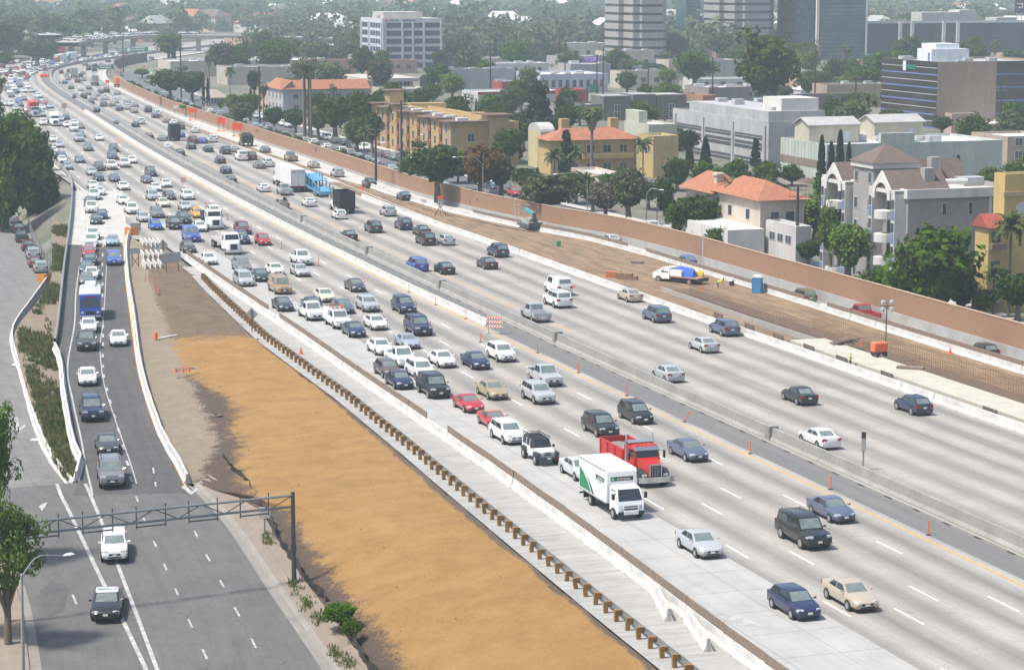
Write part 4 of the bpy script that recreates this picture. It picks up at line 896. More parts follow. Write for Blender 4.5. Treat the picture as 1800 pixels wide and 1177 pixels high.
TRUCKS_FOR_LABEL = [(1078, 912, 'the white box truck'), (1118, 855, 'the red dump truck'), (398, 447, 'the white flatbed truck'), (602, 376, 'the black box truck'), (507, 337, 'the white semi trailer'), (557, 347, 'the blue car carrier'), (159, 562, 'the blue catering truck'), (870, 588, 'the striped barricade'), (304, 248, 'the far black truck'), (373, 404, 'the white tipper truck'), (432, 258, 'the yellow dumper'), (94, 222, 'the white semi tractor'), (59, 206, 'the red and silver semi'), (594, 579, 'the van with ladders'), (949, 818, 'the white jeep')]
def rel(c, n):
 dx, dy = n[0] - c['px'], n[1] - c['py']; w = max(c['w'], 8)
 if abs(dx) > abs(dy) * 1.3: return 'left of' if dx > 0 else 'right of'
 return 'above' if dy > 0 else 'below'
used = {}
for c in CAR: c['where'] = where(c)
cnt = {}
for c in CAR: cnt[nm(c)] = cnt.get(nm(c), 0) + 1
def label(c):
 if c['dist'] > 690 and c['d'] in 'SN' or c['d'] == 'F':
  z = 'far flyover' if c['d'] == 'F' else 'far oncoming traffic jam before the bend' if c['d'] == 'S' else 'far outbound traffic at the bend'
  c['grp'] = nm(c) + 's in the ' + z; return 'tiny ' + nm(c) + ' in the ' + z
 ns = sorted([((n['px'] - c['px']) ** 2 + (n['py'] - c['py']) ** 2, (n['px'], n['py']), 'the ' + nm(n), cnt[nm(n)]) for n in CAR if n is not c] + [((x - c['px']) ** 2 + (y - c['py']) ** 2, (x, y), t_, 0) for x, y, t_ in TRUCKS_FOR_LABEL])[:7]
 pre = nm(c) + (', ' if c['d'] in 'SN' else ' on ') + c['where']
 ns = [n for n in ns if n[2] != 'the ' + nm(c)]
 opts = []
 for i, n in enumerate(ns): opts.append((pre + ', ' + rel(c, n[1]) + ' ' + n[2]))
 for i, n in enumerate(ns[:5]):
  for m in ns[:5]:
   if n is not m and n[2] != m[2]: opts.append(pre + ', ' + rel(c, n[1]) + ' ' + n[2] + ', ' + rel(c, m[1]) + ' ' + m[2])
 two = [o for o in opts if len(o.split()) <= 16]
 first = two[5:] + two if True else two
 for o in ([x for x in opts[len(ns):] if len(x.split()) <= 16] + [x for x in opts[:len(ns)]]):
  if o not in used: return o
 return two[0] + ' in the row'
for c in CAR:
 c['label'] = label(c); used.setdefault(c['label'], []).append(c)
NAMES = {'SUV': 'suv', 'large SUV': 'suv', 'sedan': 'sedan_car', 'coupe': 'coupe_car', 'hatchback': 'hatchback_car', 'crossover': 'crossover_car', 'wagon': 'estate_car', 'convertible': 'convertible_car', 'minivan': 'minivan', 'van': 'van', 'pickup': 'pickup_truck', 'utility pickup': 'pickup_truck', 'taxi': 'taxi_cab', 'police car': 'police_car'}
CATS = {'pickup': 'pickup', 'utility pickup': 'pickup', 'van': 'van', 'minivan': 'van', 'taxi': 'taxi', 'police car': 'police car'}
PROTO = {}
far_rest = []
for i, c in enumerate(CAR):
 ty = c['ty']; col = rgb(CC[c['col']])
 if ty in ('sedan', 'SUV', 'hatchback', 'minivan', 'crossover', 'van', 'pickup', 'wagon'):   # a little variety in size
  k = random.uniform(.96, 1.04)
 else: k = 1
 grp = c.get('grp') or {'S': 'cars driving towards the viewer', 'N': 'cars driving away', 'R': 'cars on the entrance ramp and street', 'L': 'cars parked on the frontage road', 'W': 'cars in the exit lane', 'T': 'cars on the town street', 'U': 'cars parked behind the sound wall'}.get(c['d'], 'cars')
 if i >= 330: far_rest.append(c); continue
 if c['w'] > 21 or (c['d'] in 'RW' and c['w'] > 16):
  root = empty(NAMES[ty], c['c'], c['a'], c['label'], CATS.get(ty, 'car'), grp)
  for nm_, me, kw in car_parts(ty):
   if nm_ == 'wheel': o = link(nm_, me, root, kw['loc'], kw['rz']); [link(a, b, o) for a, b in kw['sub']]
   else: o = link(nm_, me, root)
   o.color = col
 else:
  root = link(NAMES[ty], far_mesh(ty), None, c['c'], c['a']); tag(root, c['label'], CATS.get(ty, 'car'), grp); root.color = col
 root.scale = (k, 1, k if ty != 'sedan' else 1)
 c['root'] = root
if far_rest:
 mb = MB(); mats = [M('far_paint_' + k.replace(' ', '_'), CC[k], .3) for k in sorted({c['col'] for c in far_rest})] + [GLASS, TRIM]; ks = sorted({c['col'] for c in far_rest})
 for c in far_rest:
  sp = SPEC[c['ty']]; ca, sa = math.cos(c['a']), math.sin(c['a']); f = far_mesh(c['ty'])
  n0 = len(mb.v); mb.v += [(c['c'].x + v.co.x * ca - v.co.y * sa, c['c'].y + v.co.x * sa + v.co.y * ca, c['c'].z + v.co.z) for v in f.vertices]
  for p in f.polygons:
   mt = f.materials[p.material_index]; mb.f.append([n0 + q for q in p.vertices]); mb.m.append(ks.index(c['col']) if mt is PAINT else len(ks) if mt is GLASS else len(ks) + 1)
 tag(link('distant_cars', mb.mesh('distant_cars', mats, 38, False)), 'specks of the farthest cars in the traffic jam and on the flyover', 'cars', None, 'stuff')
# ------------------------------------------------------------------ trucks and other special vehicles
REDP = M('red_truck_paint', (.5, .03, .025), .3, 0, .15, 1); WPAINT = M('white_truck_paint', (.74, .75, .75), .35, 0, .06); BLKP = M('black_truck_box', (.014, .015, .018), .5, 0, .3); GRAVEL = M('loose_gravel_load', (.2, .185, .165), .95, 0, .35, 3, .6)
BLUEP = M('blue_truck_paint', (.03, .09, .38), .3, 0, .15); SKYP = M('pale_blue_steel', (.1, .3, .46), .4, 0, .25); GREYP = M('grey_truck_paint', (.3, .31, .31), .5); GREENV = M('green_vinyl', (.02, .22, .1), .45, 0, .1); TEALP = M('teal_boom_paint', (.04, .35, .42), .4)
YELP = M('yellow_truck_paint', (.62, .5, .04), .45); ORP = M('orange_truck_paint', (.75, .24, .03), .45); TARP = M('blue_tarpaulin', (.03, .1, .42), .6, 0, .3, 2)
def truck_wheel(r=.5, w=.3):
 t_ = MB(); t_.lathe([(r * .55, -w / 2), (r * .95, -w / 2), (r, -w / 2 + .05), (r, w / 2 - .05), (r * .95, w / 2), (r * .55, w / 2)], 20, (0, 0, 0), 'y')
 q = MB(); q.lathe([(r * .6, -w / 2 - .002), (r * .5, -w / 2 + .06), (r * .25, -w / 2 + .05), (r * .2, -w / 2 - .04), (.001, -w / 2 - .04)], 14, (0, 0, 0), 'y'); return t_.mesh('truck_tyre', TYRE, 50), q.mesh('truck_rim', RIM, 50)
TW = {}
def wheels(root, xs, half, r=.5, w=.3):
 if (r, w) not in TW: TW[(r, w)] = truck_wheel(r, w)
 for x in xs:
  for s in (-1, 1): o = link('wheel', TW[(r, w)][0], root, (x, s * (half - w / 2), r), 0 if s < 0 else PI); link('rim', TW[(r, w)][1], o)
def pt(root, name, mat, fn, smooth=35): mb = MB(); fn(mb); return mb.build(name, mat, root, smooth=smooth)
def stand(name, px, py, L, W, Hh, d, label, cat='truck', z=0, zf=None, grp=None):
 c, a, _ = place(px, py, None, HD[d], dict(L=L, W=W, H=Hh), z, zf); return empty(name, c, a, label, cat, grp)
def text(s, size, mat, parent, mtx, name='lettering'):
 cu = bpy.data.curves.new('lettering', 'FONT'); cu.body = s; cu.size = size; cu.extrude = .004; cu.align_x = 'CENTER'; cu.align_y = 'CENTER'
 tmp = bpy.data.objects.new('lettering_curve', cu); COL.objects.link(tmp); me = bpy.data.meshes.new_from_object(tmp.evaluated_get(bpy.context.evaluated_depsgraph_get())); bpy.data.objects.remove(tmp)
 me.materials.clear(); me.materials.append(mat); o = link(name, me, parent); o.matrix_local = mtx; return o
def face_mtx(loc, right, up):
 r, u = Vector(right).normalized(), Vector(up).normalized(); n = r.cross(u); return Matrix(((r.x, u.x, n.x, loc[0]), (r.y, u.y, n.y, loc[1]), (r.z, u.z, n.z, loc[2]), (0, 0, 0, 1)))
# --- rental box truck
b = stand('box_truck', 1078, 912, 7.3, 2.4, 3.2, 'S', 'white rental box truck with green panel beside the red dump truck')
pt(b, 'cargo_box', WPAINT, lambda m: m.hull([(-3.65, s * 1.2, z) for s in (-1, 1) for z in (.95, 3.28)] + [(-3.6, s * 1.15, 3.34) for s in (-1, 1)] + [(1.55, s * 1.15, 3.34) for s in (-1, 1)] + [(1.8, s * 1.2, .95) for s in (-1, 1)] + [(1.8, s * 1.1, 3.0) for s in (-1, 1)] + [(1.74, s * 1.12, 3.2) for s in (-1, 1)] + [(1.6, s * 1.2, 3.2) for s in (-1, 1)]), 30)
pt(b, 'box_rail', CHROME, lambda m: (m.box(-3.66, 1.82, -1.225, -1.2, .93, 1.03), m.box(-3.66, 1.82, 1.2, 1.225, .93, 1.03), m.box(-3.66, 1.6, -1.22, -1.2, 3.2, 3.27), m.box(-3.66, 1.6, 1.2, 1.22, 3.2, 3.27)))
pt(b, 'cab', WPAINT, lambda m: m.hull([(1.95, s * .98, z) for s in (-1, 1) for z in (.55, 2.2)] + [(3.0, s * .88, 2.22) for s in (-1, 1)] + [(3.5, s * 1.0, 1.35) for s in (-1, 1)] + [(3.62, s * .95, .5) for s in (-1, 1)] + [(2.1, s * .85, 2.34) for s in (-1, 1)] + [(2.85, s * .8, 2.32) for s in (-1, 1)]), 30)
def f(m):
 q = [Vector((3.5, -1.0, 1.35)), Vector((3.5, 1.0, 1.35)), Vector((3.0, .88, 2.22)), Vector((3.0, -.88, 2.22))]; panel(m, q, .05, .95, .06, .93, .015)
pt(b, 'windscreen', GLASS, f)
for s in (-1, 1):
 pt(b, 'side_window', GLASS, lambda m: m.add([(2.25, s * .992, 1.45), (3.2, s * .995, 1.45), (2.9, s * .935, 2.08), (2.25, s * .99, 2.08)], [(0, 1, 2, 3)]))
 pt(b, 'mirror', TRIM, lambda m: (m.rbox(3.25, 3.33, s * 1.22 - .12, s * 1.22 + .12, 1.5, 1.95, .03), m.tube([(3.2, s * .98, 1.9), (3.28, s * 1.2, 1.95)], .02, 5)))
 pt(b, 'headlight', LAMP, lambda m: m.hull([(3.63, s * .6, .82), (3.61, s * .6, 1.08), (3.55, s * .97, .82), (3.5, s * .97, 1.12), (3.3, s * 1.0, .95)]))
pt(b, 'grille', TRIM, lambda m: (m.box(3.58, 3.635, -.5, .5, .98, 1.06), m.box(3.6, 3.645, -.5, .5, .8, .9), m.box(3.58, 3.66, -.98, .98, .42, .68)))
pt(b, 'front_plate_bumper', WPAINT, lambda m: m.rbox(3.6, 3.69, -.55, .55, .45, .74, .03)); pt(b, 'licence_plate', PLATE, lambda m: m.box(3.69, 3.7, -.16, .16, .52, .66))
pt(b, 'chassis', TRIM, lambda m: (m.box(-3.6, 3.3, -.5, .5, .55, .95), m.box(-3.75, -3.6, -1.15, 1.15, .5, .62), m.box(-2.9, -2.85, -1.15, -.6, .35, .9), m.box(-2.9, -2.85, .6, 1.15, .35, .9)))
wheels(b, (2.75, -1.75), 1.08, .42, .28)
DKV = M('black_vinyl', (.02, .022, .022), .4, 0, .1)
for s in (-1, 1):
 pt(b, 'green_panel', GREENV, lambda m: m.add([(-3.55, s * 1.212, 1.1), (-1.15, s * 1.212, 1.1), (-1.9, s * 1.212, 1.75), (-2.7, s * 1.212, 2.3), (-3.55, s * 1.212, 2.62)], [list(range(5))]))
 pt(b, 'grey_stripe', DKV, lambda m: (m.add([(-.98, s * 1.214, 1.08), (-.55, s * 1.214, 1.06), (-1.15, s * 1.214, 1.6), (-1.9, s * 1.214, 2.1), (-2.2, s * 1.214, 2.2), (-1.65, s * 1.214, 1.75)], [list(range(6))])))
 pt(b, 'name_panel', DKV, lambda m: m.box(-.25, 1.45, s * 1.202 - .01, s * 1.202 + .01, 2.35, 2.66)); pt(b, 'name_mark', GREENV, lambda m: m.box(-.25 if s > 0 else 1.12, .08 if s > 0 else 1.45, s * 1.206 - .01, s * 1.206 + .01, 2.35, 2.66))
 text('enterprise', .26, WHITE, b, face_mtx((.62 if s < 0 else .72, s * 1.222, 2.5), (-s, 0, 0), (0, 0, 1)))
 text('TRUCK RENTAL', .12, GREENV, b, face_mtx((.6, s * 1.215, 2.22), (-s, 0, 0), (0, 0, 1)))
pt(b, 'name_panel', DKV, lambda m: m.box(1.8, 1.812, -.85, .85, 2.5, 2.8)); pt(b, 'name_mark', GREENV, lambda m: m.box(1.8, 1.816, -.85, -.52, 2.5, 2.8)); text('enterprise', .26, WHITE, b, face_mtx((1.82, .14, 2.65), (0, 1, 0), (0, 0, 1)))
text('e', .3, WHITE, b, face_mtx((1.822, -.69, 2.66), (0, 1, 0), (0, 0, 1)))
for y in (-.75, -.12, 0, .12, .75): pt(b, 'marker_lamp', AMBER, lambda m: m.box(2.7, 2.78, y - .04, y + .04, 2.31, 2.37))
# --- red dump truck
b = stand('dump_truck', 1118, 855, 8.8, 2.5, 3.2, 'S', 'red dump truck with chrome grille and gravel load beside the box truck')
pt(b, 'hood', REDP, lambda m: m.hull([(2.35, s * .85, z) for s in (-1, 1) for z in (.9, 2.0)] + [(4.1, s * .52, .9) for s in (-1, 1)] + [(4.1, s * .5, 1.82) for s in (-1, 1)]), 30)
pt(b, 'cab', REDP, lambda m: m.hull([(1.0, s * 1.05, z) for s in (-1, 1) for z in (.8, 2.75)] + [(2.4, s * 1.05, 1.9) for s in (-1, 1)] + [(2.4, s * 1.05, .8) for s in (-1, 1)] + [(2.15, s * .98, 2.75) for s in (-1, 1)] + [(1.1, s * .9, 2.9) for s in (-1, 1)] + [(2.0, s * .85, 2.88) for s in (-1, 1)]), 30)
pt(b, 'windscreen', GLASS, lambda m: panel(m, [Vector((2.4, -1.05, 1.9)), Vector((2.4, 1.05, 1.9)), Vector((2.15, .98, 2.75)), Vector((2.15, -.98, 2.75))], .07, .93, .12, .82, .015))
pt(b, 'sun_visor', CHROME, lambda m: m.hull([(2.17, s * 1.0, 2.62) for s in (-1, 1)] + [(2.12, s * 1.0, 2.78) for s in (-1, 1)] + [(2.5, s * .98, 2.55) for s in (-1, 1)] + [(2.5, s * .98, 2.58) for s in (-1, 1)]))
for s in (-1, 1):
 pt(b, 'side_window', GLASS, lambda m: m.box(1.35, 2.15, s * 1.05 - .012, s * 1.05 + .012, 1.95, 2.55))
 pt(b, 'fender', REDP if 0 else TRIM, lambda m: m.hull([(2.35, s * .6, .95), (2.35, s * 1.25, .95), (2.6, s * .7, 1.3), (2.6, s * 1.25, 1.25), (3.5, s * .6, 1.32), (3.5, s * 1.22, 1.28), (4.0, s * .55, .8), (4.0, s * 1.2, .8), (3.9, s * 1.2, 1.08), (3.9, s * .55, 1.12)]))
 pt(b, 'headlight', LAMP, lambda m: m.rbox(3.98, 4.08, s * .85 - .2, s * .85 + .2, .86, 1.06, .03))
 pt(b, 'exhaust_stack', CHROME, lambda m: (m.tube([(.85, s * 1.08, .8), (.85, s * 1.08, 3.0)], .12, 10), m.tube([(.85, s * 1.08, 3.0), (.85, s * 1.08, 3.3), (.75, s * 1.08, 3.5)], .075, 10)))
 pt(b, 'mirror', TRIM, lambda m: (m.rbox(2.3, 2.38, s * 1.42 - .1, s * 1.42 + .1, 1.85, 2.45, .03), m.tube([(2.2, s * 1.05, 2.45), (2.34, s * 1.4, 2.45)], .02, 5)))
pt(b, 'grille', TRIM, lambda m: m.box(4.1, 4.135, -.42, .42, .92, 1.72)); pt(b, 'grille_surround', CHROME, lambda m: (m.box(4.08, 4.17, -.5, -.42, .88, 1.82), m.box(4.08, 4.17, .42, .5, .88, 1.82), m.box(4.08, 4.17, -.42, .42, 1.72, 1.82), [m.box(4.12, 4.15, y - .012, y + .012, .92, 1.72) for y in (-.28, -.14, 0, .14, .28)]))
pt(b, 'bumper', CHROME, lambda m: m.hull([(4.2, s * .8, z) for s in (-1, 1) for z in (.4, .84)] + [(4.0, s * 1.25, z) for s in (-1, 1) for z in (.4, .84)] + [(3.9, s * 1.25, z) for s in (-1, 1) for z in (.4, .84)]))
def f(m):
 for s in (-1, 1): m.hull([(-4.4, s * 1.22, 1.1), (.6, s * 1.22, 1.1), (.6, s * 1.22, 2.35), (-4.4, s * 1.22, 2.3), (-4.4, s * 1.14, 1.1), (.6, s * 1.14, 1.1), (.6, s * 1.14, 2.35), (-4.4, s * 1.14, 2.3)]); [m.box(x, x + .1, s * 1.25 - .04, s * 1.25 + .04, 1.1, 2.25) for x in (-4.3, -2.8, -1.2, .3)]
 m.box(.52, .62, -1.14, 1.14, 1.1, 2.75); m.box(-4.45, -4.36, -1.2, 1.2, 1.1, 2.35); m.box(-4.36, .52, -1.14, 1.14, 1.05, 1.2)
pt(b, 'dump_body', REDP, f); pt(b, 'cab_shield', CHROME, lambda m: m.box(.55, 1.5, -1.1, 1.1, 2.96, 3.02))
pt(b, 'gravel_load', GRAVEL, lambda m: m.hull([(x, y, 1.75) for x in (-4.3, .5) for y in (-1.12, 1.12)] + [(-3.2, 0, 2.15), (-.9, 0, 2.25), (-2, .4, 2.2), (-4.2, 0, 1.95), (.4, 0, 1.95)]))
pt(b, 'chassis', TRIM, lambda m: m.box(-4.3, 3.9, -.45, .45, .55, 1.05)); wheels(b, (3.25, -2.0, -3.3), 1.22, .52, .42)
for y in (-.7, -.35, 0, .35, .7): pt(b, 'marker_lamp', AMBER, lambda m: m.box(1.95, 2.05, y - .05, y + .05, 2.86, 2.94))
# --- jeep
b = stand('offroad_car', 949, 818, 4.5, 1.88, 1.95, 'S', 'white boxy off-road car with black roof rack and fat tyres', 'jeep')
pt(b, 'body', WPAINT, lambda m: (m.hull([(-2.1, s * .76, z) for s in (-1, 1) for z in (.55, 1.18)] + [(.75, s * .78, z) for s in (-1, 1) for z in (.55, 1.2)]), m.hull([(.75, s * .74, z) for s in (-1, 1) for z in (.6, 1.19)] + [(1.95, s * .6, .6) for s in (-1, 1)] + [(1.95, s * .56, 1.1) for s in (-1, 1)])), 30)
pt(b, 'hard_top', TRIM, lambda m: m.hull([(-2.1, s * .74, 1.18) for s in (-1, 1)] + [(-2.05, s * .66, 1.82) for s in (-1, 1)] + [(.35, s * .66, 1.82) for s in (-1, 1)] + [(.75, s * .74, 1.2) for s in (-1, 1)]), 30)
pt(b, 'windscreen', GLASS, lambda m: panel(m, [Vector((.75, -.74, 1.2)), Vector((.75, .74, 1.2)), Vector((.35, .66, 1.82)), Vector((.35, -.66, 1.82))], .08, .92, .1, .9, .015))
for s in (-1, 1):
 pt(b, 'door_pillar', WPAINT, lambda m: [m.hull([(x, s * .755, 1.2), (x + .1, s * .755, 1.2), (x, s * .68, 1.8), (x + .1, s * .68, 1.8), (x, s * .74, 1.2), (x + .1, s * .74, 1.2)]) for x in (-.35, -1.15, -2.05)])
 pt(b, 'front_fender', TRIM, lambda m: m.hull([(.95, s * .7, .75), (.95, s * .95, .72), (1.15, s * .7, 1.02), (1.15, s * .95, 1.0), (1.95, s * .6, 1.02), (1.95, s * .95, 1.0), (2.1, s * .6, .8), (2.1, s * .93, .78)]))
 pt(b, 'rear_fender', TRIM, lambda m: m.hull([(-1.9, s * .72, .8), (-1.9, s * .95, .78), (-1.7, s * .72, 1.04), (-1.7, s * .95, 1.0), (-.95, s * .72, 1.04), (-.95, s * .95, 1.0), (-.75, s * .72, .75), (-.75, s * .93, .73)]))
 pt(b, 'headlight', LAMP, lambda m: m.lathe([(.12, 0), (.1, .03), (.001, .04)], 12, (1.95, s * .4, .95), 'x')); pt(b, 'mirror', TRIM, lambda m: m.rbox(.62, .72, s * .92 - .1, s * .92 + .1, 1.2, 1.42, .03))
pt(b, 'grille', TRIM, lambda m: [m.box(1.95, 1.965, y - .03, y + .03, .78, 1.05) for y in (-.24, -.14, -.05, .05, .14, .24)]); pt(b, 'bumper', TRIM, lambda m: m.rbox(1.98, 2.25, -.85, .85, .5, .72, .04)); pt(b, 'licence_plate', PLATE, lambda m: m.box(2.25, 2.26, -.16, .16, .56, .7))
pt(b, 'roof_rack', TRIM, lambda m: ([m.tube([(-2.0, y, 1.98), (.5, y, 1.98)], .025, 5) for y in (-.66, -.4, -.13, .13, .4, .66)], [m.tube([(x, -.66, 2.0), (x, .66, 2.0)], .025, 5) for x in (-2, -1.4, -.8, -.2, .5)], [m.tube([(x, y, 1.8), (x, y, 2.1)], .02, 4) for x in (-2, .5) for y in (-.66, .66)]))
wheels(b, (1.45, -1.35), .95, .43, .3)
# --- conventional tractor used for flatbed and far trucks
def tractor(root, x0, mat, sleeper=True, roof=None):
 pt(root, 'hood', mat, lambda m: m.hull([(x0 + 1.5, s * .95, z) for s in (-1, 1) for z in (.6, 1.95)] + [(x0 + 3.05, s * .8, .55) for s in (-1, 1)] + [(x0 + 2.95, s * .62, 1.62) for s in (-1, 1)] + [(x0 + 2.7, s * 1.15, .9) for s in (-1, 1)] + [(x0 + 2.0, s * 1.15, 1.1) for s in (-1, 1)]), 30)
 t_ = 3.6 if sleeper else 2.85
 pt(root, 'cab', mat, lambda m: m.hull([(x0 - (.9 if sleeper else 0), s * 1.2, z) for s in (-1, 1) for z in (.7, t_ - .2)] + [(x0 + 1.6, s * 1.1, z) for s in (-1, 1) for z in (.7, 1.85)] + [(x0 + 1.2, s * 1.0, 2.7) for s in (-1, 1)] + [(x0 + .5, s * .95, t_) for s in (-1, 1)] + [(x0 - (.8 if sleeper else 0), s * 1.0, t_) for s in (-1, 1)]), 30)
 pt(root, 'windscreen', GLASS, lambda m: panel(m, [Vector((x0 + 1.6, -1.1, 1.87)), Vector((x0 + 1.6, 1.1, 1.87)), Vector((x0 + 1.2, 1.0, 2.7)), Vector((x0 + 1.2, -1.0, 2.7))], .06, .94, .08, .92, .02))
 pt(root, 'grille', TRIM, lambda m: [m.box(x0 + 2.98, x0 + 3.05, y - .06, y + .06, .75, 1.5) for y in (-.42, -.28, -.14, 0, .14, .28, .42)]); pt(root, 'bumper', CHROME, lambda m: m.rbox(x0 + 2.9, x0 + 3.2, -1.15, 1.15, .35, .72, .06))
 for s in (-1, 1):
  pt(root, 'headlight', LAMP, lambda m: m.hull([(x0 + 3.0, s * .68, .85), (x0 + 2.9, s * .68, 1.25), (x0 + 2.85, s * 1.05, .85), (x0 + 2.55, s * 1.12, 1.2), (x0 + 2.6, s * 1.13, .95)]))
  pt(root, 'side_window', GLASS, lambda m: m.box(x0 + .3, x0 + 1.15, s * 1.17 - .02, s * 1.17 + .02, 1.9, 2.6)); pt(root, 'mirror', mat, lambda m: m.rbox(x0 + 1.5, x0 + 1.6, s * 1.42 - .1, s * 1.42 + .1, 1.9, 2.5, .03))
 wheels(root, (x0 + 2.2,), 1.15, .5, .32)
b = stand('flatbed_truck', 398, 447, 12.5, 2.5, 2.6, 'S', 'white flatbed truck with long empty deck behind the gore barriers')
tractor(b, 3.0, WPAINT, False); pt(b, 'deck', M('grey_deck_planks', (.36, .34, .33), .8), lambda m: (m.box(-6.3, 2.8, -1.25, 1.25, 1.15, 1.4),)); pt(b, 'chassis', TRIM, lambda m: m.box(-6, 5, -.5, .5, .6, 1.15)); pt(b, 'strap_box', RUST, lambda m: m.rbox(.2, 1.8, -.4, .5, 1.4, 1.52, .03)); wheels(b, (-3.6, -4.8), 1.22, .5, .5)
b = stand('box_truck', 602, 376, 7.8, 2.5, 3.6, 'N', 'black high-sided dump box truck with white cab in the outbound lanes')
def f(m):
 for s in (-1, 1): m.box(-3.8, 1.5, s * 1.22 - .05, s * 1.22 + .05, 1.1, 3.6); [m.box(x, x + .1, s * 1.29 - .04, s * 1.29 + .04, 1.1, 3.6) for x in (-3.6, -2.5, -1.3, -.2, 1)]
 m.box(-3.86, -3.76, -1.22, 1.22, 1.1, 3.6); m.box(1.4, 1.5, -1.22, 1.22, 1.1, 3.6); m.box(-3.8, 1.5, -1.2, 1.2, 1.0, 1.12)
pt(b, 'high_sided_box', BLKP, f); tractor(b, 1.7, WPAINT, False); pt(b, 'chassis', TRIM, lambda m: m.box(-3.8, 4, -.5, .5, .6, 1.0)); wheels(b, (-2.0, -3.2), 1.22, .5, .5)
b = stand('semi_trailer_truck', 507, 337, 19, 2.55, 4.0, 'N', 'white semi truck with tall plain box trailer driving away beside the car carrier')
pt(b, 'trailer', M('white_trailer_skin', (.68, .68, .66), .5, 0, .08), lambda m: m.rbox(-9.3, 4.6, -1.28, 1.28, 1.15, 4.05, .03)); pt(b, 'rear_door_frame', GREYP, lambda m: (m.box(-9.33, -9.3, -1.28, -1.2, 1.15, 4.05), m.box(-9.33, -9.3, 1.2, 1.28, 1.15, 4.05), m.box(-9.33, -9.3, -1.2, 1.2, 3.93, 4.05), m.box(-9.33, -9.3, -.03, .03, 1.2, 3.93))); pt(b, 'warning_tape', TAIL, lambda m: (m.box(-9.34, -9.31, -1.0, -.3, 3.55, 3.65), m.box(-9.34, -9.31, .3, 1.0, 3.55, 3.65), m.box(-9.34, -9.3, -1.25, 1.25, 1.0, 1.14)))
tractor(b, 6.3, WPAINT, True); pt(b, 'chassis', TRIM, lambda m: (m.box(-9.2, 8, -.5, .5, .7, 1.15), m.box(-9.3, -9.2, -1.1, 1.1, .5, .65))); wheels(b, (-8.3, -7.0, 4.2, 5.4), 1.25, .5, .5)
b = stand('car_carrier_truck', 557, 347, 17, 2.6, 3.6, 'N', 'pale blue empty car carrier trailer behind the white semi truck')
def f(m):
 for s in (-1, 1):
  m.hull([(-8.4, s * 1.28, .7), (3, s * 1.28, 1.1), (3, s * 1.28, 1.4), (-8.4, s * 1.28, 1.0), (-8.4, s * 1.12, .7), (3, s * 1.12, 1.1), (3, s * 1.12, 1.4), (-8.4, s * 1.12, 1.0)])
  for x, z in ((-8.2, 2.0), (-5.4, 2.2), (-2.5, 2.9), (.5, 3.4), (3, 3.5), (5.6, 3.6)): m.box(x, x + .25, s * 1.2 - .1, s * 1.2 + .1, .9, z)
  m.tube([(-5.4, s * 1.2, 1.9), (-2.5, s * 1.2, 2.7), (.5, s * 1.2, 3.0), (5.6, s * 1.2, 3.3)], .1, 6); m.tube([(-8.2, s * 1.2, 1.8), (-5.4, s * 1.2, .95)], .08, 6)
 m.hull([(-6.5, -1.1, 1.0), (-6.5, 1.1, 1.0), (-2.5, -1.1, 1.5), (-2.5, 1.1, 1.5), (-6.5, -1.1, .9), (-6.5, 1.1, .9), (-2.5, -1.1, 1.4), (-2.5, 1.1, 1.4)])
 m.hull([(-2, -1.1, 2.5), (-2, 1.1, 2.5), (5.4, -1.1, 3.2), (5.4, 1.1, 3.2), (-2, -1.1, 2.4), (-2, 1.1, 2.4), (5.4, -1.1, 3.1), (5.4, 1.1, 3.1)]); m.box(-8.5, -8.3, -1.2, 1.2, .6, 1.1)
pt(b, 'carrier_frame', SKYP, f); tractor(b, 5.6, SKYP, False); wheels(b, (-5.2, -3.9, 3.8), 1.22, .48, .45)
b = stand('catering_truck', 159, 562, 7.4, 2.4, 3.1, 'R', 'blue and white catering truck queueing on the entrance ramp', 'truck', 0, zr)
pt(b, 'body', WPAINT, lambda m: m.rbox(-3.7, 3.3, -1.2, 1.2, .9, 3.15, .1)); pt(b, 'blue_front', BLUEP, lambda m: m.hull([(3.28, s * 1.205, z) for s in (-1, 1) for z in (.55, 2.95)] + [(3.45, s * 1.15, 2.9) for s in (-1, 1)] + [(3.75, s * 1.15, 1.4) for s in (-1, 1)] + [(3.8, s * 1.1, .55) for s in (-1, 1)]))
pt(b, 'windscreen', GLASS, lambda m: panel(m, [Vector((3.75, -1.15, 1.4)), Vector((3.75, 1.15, 1.4)), Vector((3.45, 1.15, 2.9)), Vector((3.45, -1.15, 2.9))], .05, .95, .08, .7, .02)); pt(b, 'name_board', M('dull_red_lettering', (.25, .03, .1), .5), lambda m: m.box(3.5, 3.535, -.75, .75, 2.55, 2.75))
pt(b, 'roof_unit', WPAINT, lambda m: m.rbox(-3.5, -1.3, -.6, .6, 3.15, 3.6, .06)); pt(b, 'grille', TRIM, lambda m: m.box(3.78, 3.82, -.5, .5, .75, 1.1)); pt(b, 'bumper', CHROME, lambda m: m.rbox(3.75, 3.95, -1.15, 1.15, .4, .62, .04))
for s in (-1, 1): pt(b, 'headlight', LAMP, lambda m: m.rbox(3.76, 3.83, s * .85 - .15, s * .85 + .15, .8, 1.05, .03)); pt(b, 'side_stripe', BLUEP, lambda m: m.box(-3.6, 3.3, s * 1.2 - .012, s * 1.2 + .012, 1.0, 1.7)); pt(b, 'serving_hatch', GREYP, lambda m: m.box(-2.5, .8, s * 1.2 - .015, s * 1.2 + .015, 1.85, 2.75))
pt(b, 'chassis', TRIM, lambda m: m.box(-3.6, 3.4, -.6, .6, .5, .92)); wheels(b, (2.4, -2.0), 1.15, .42, .3)
b = stand('utility_van', 594, 579, 5.9, 2.05, 2.4, 'S', 'white utility truck with service boxes and ladders on its roof rack', 'van')
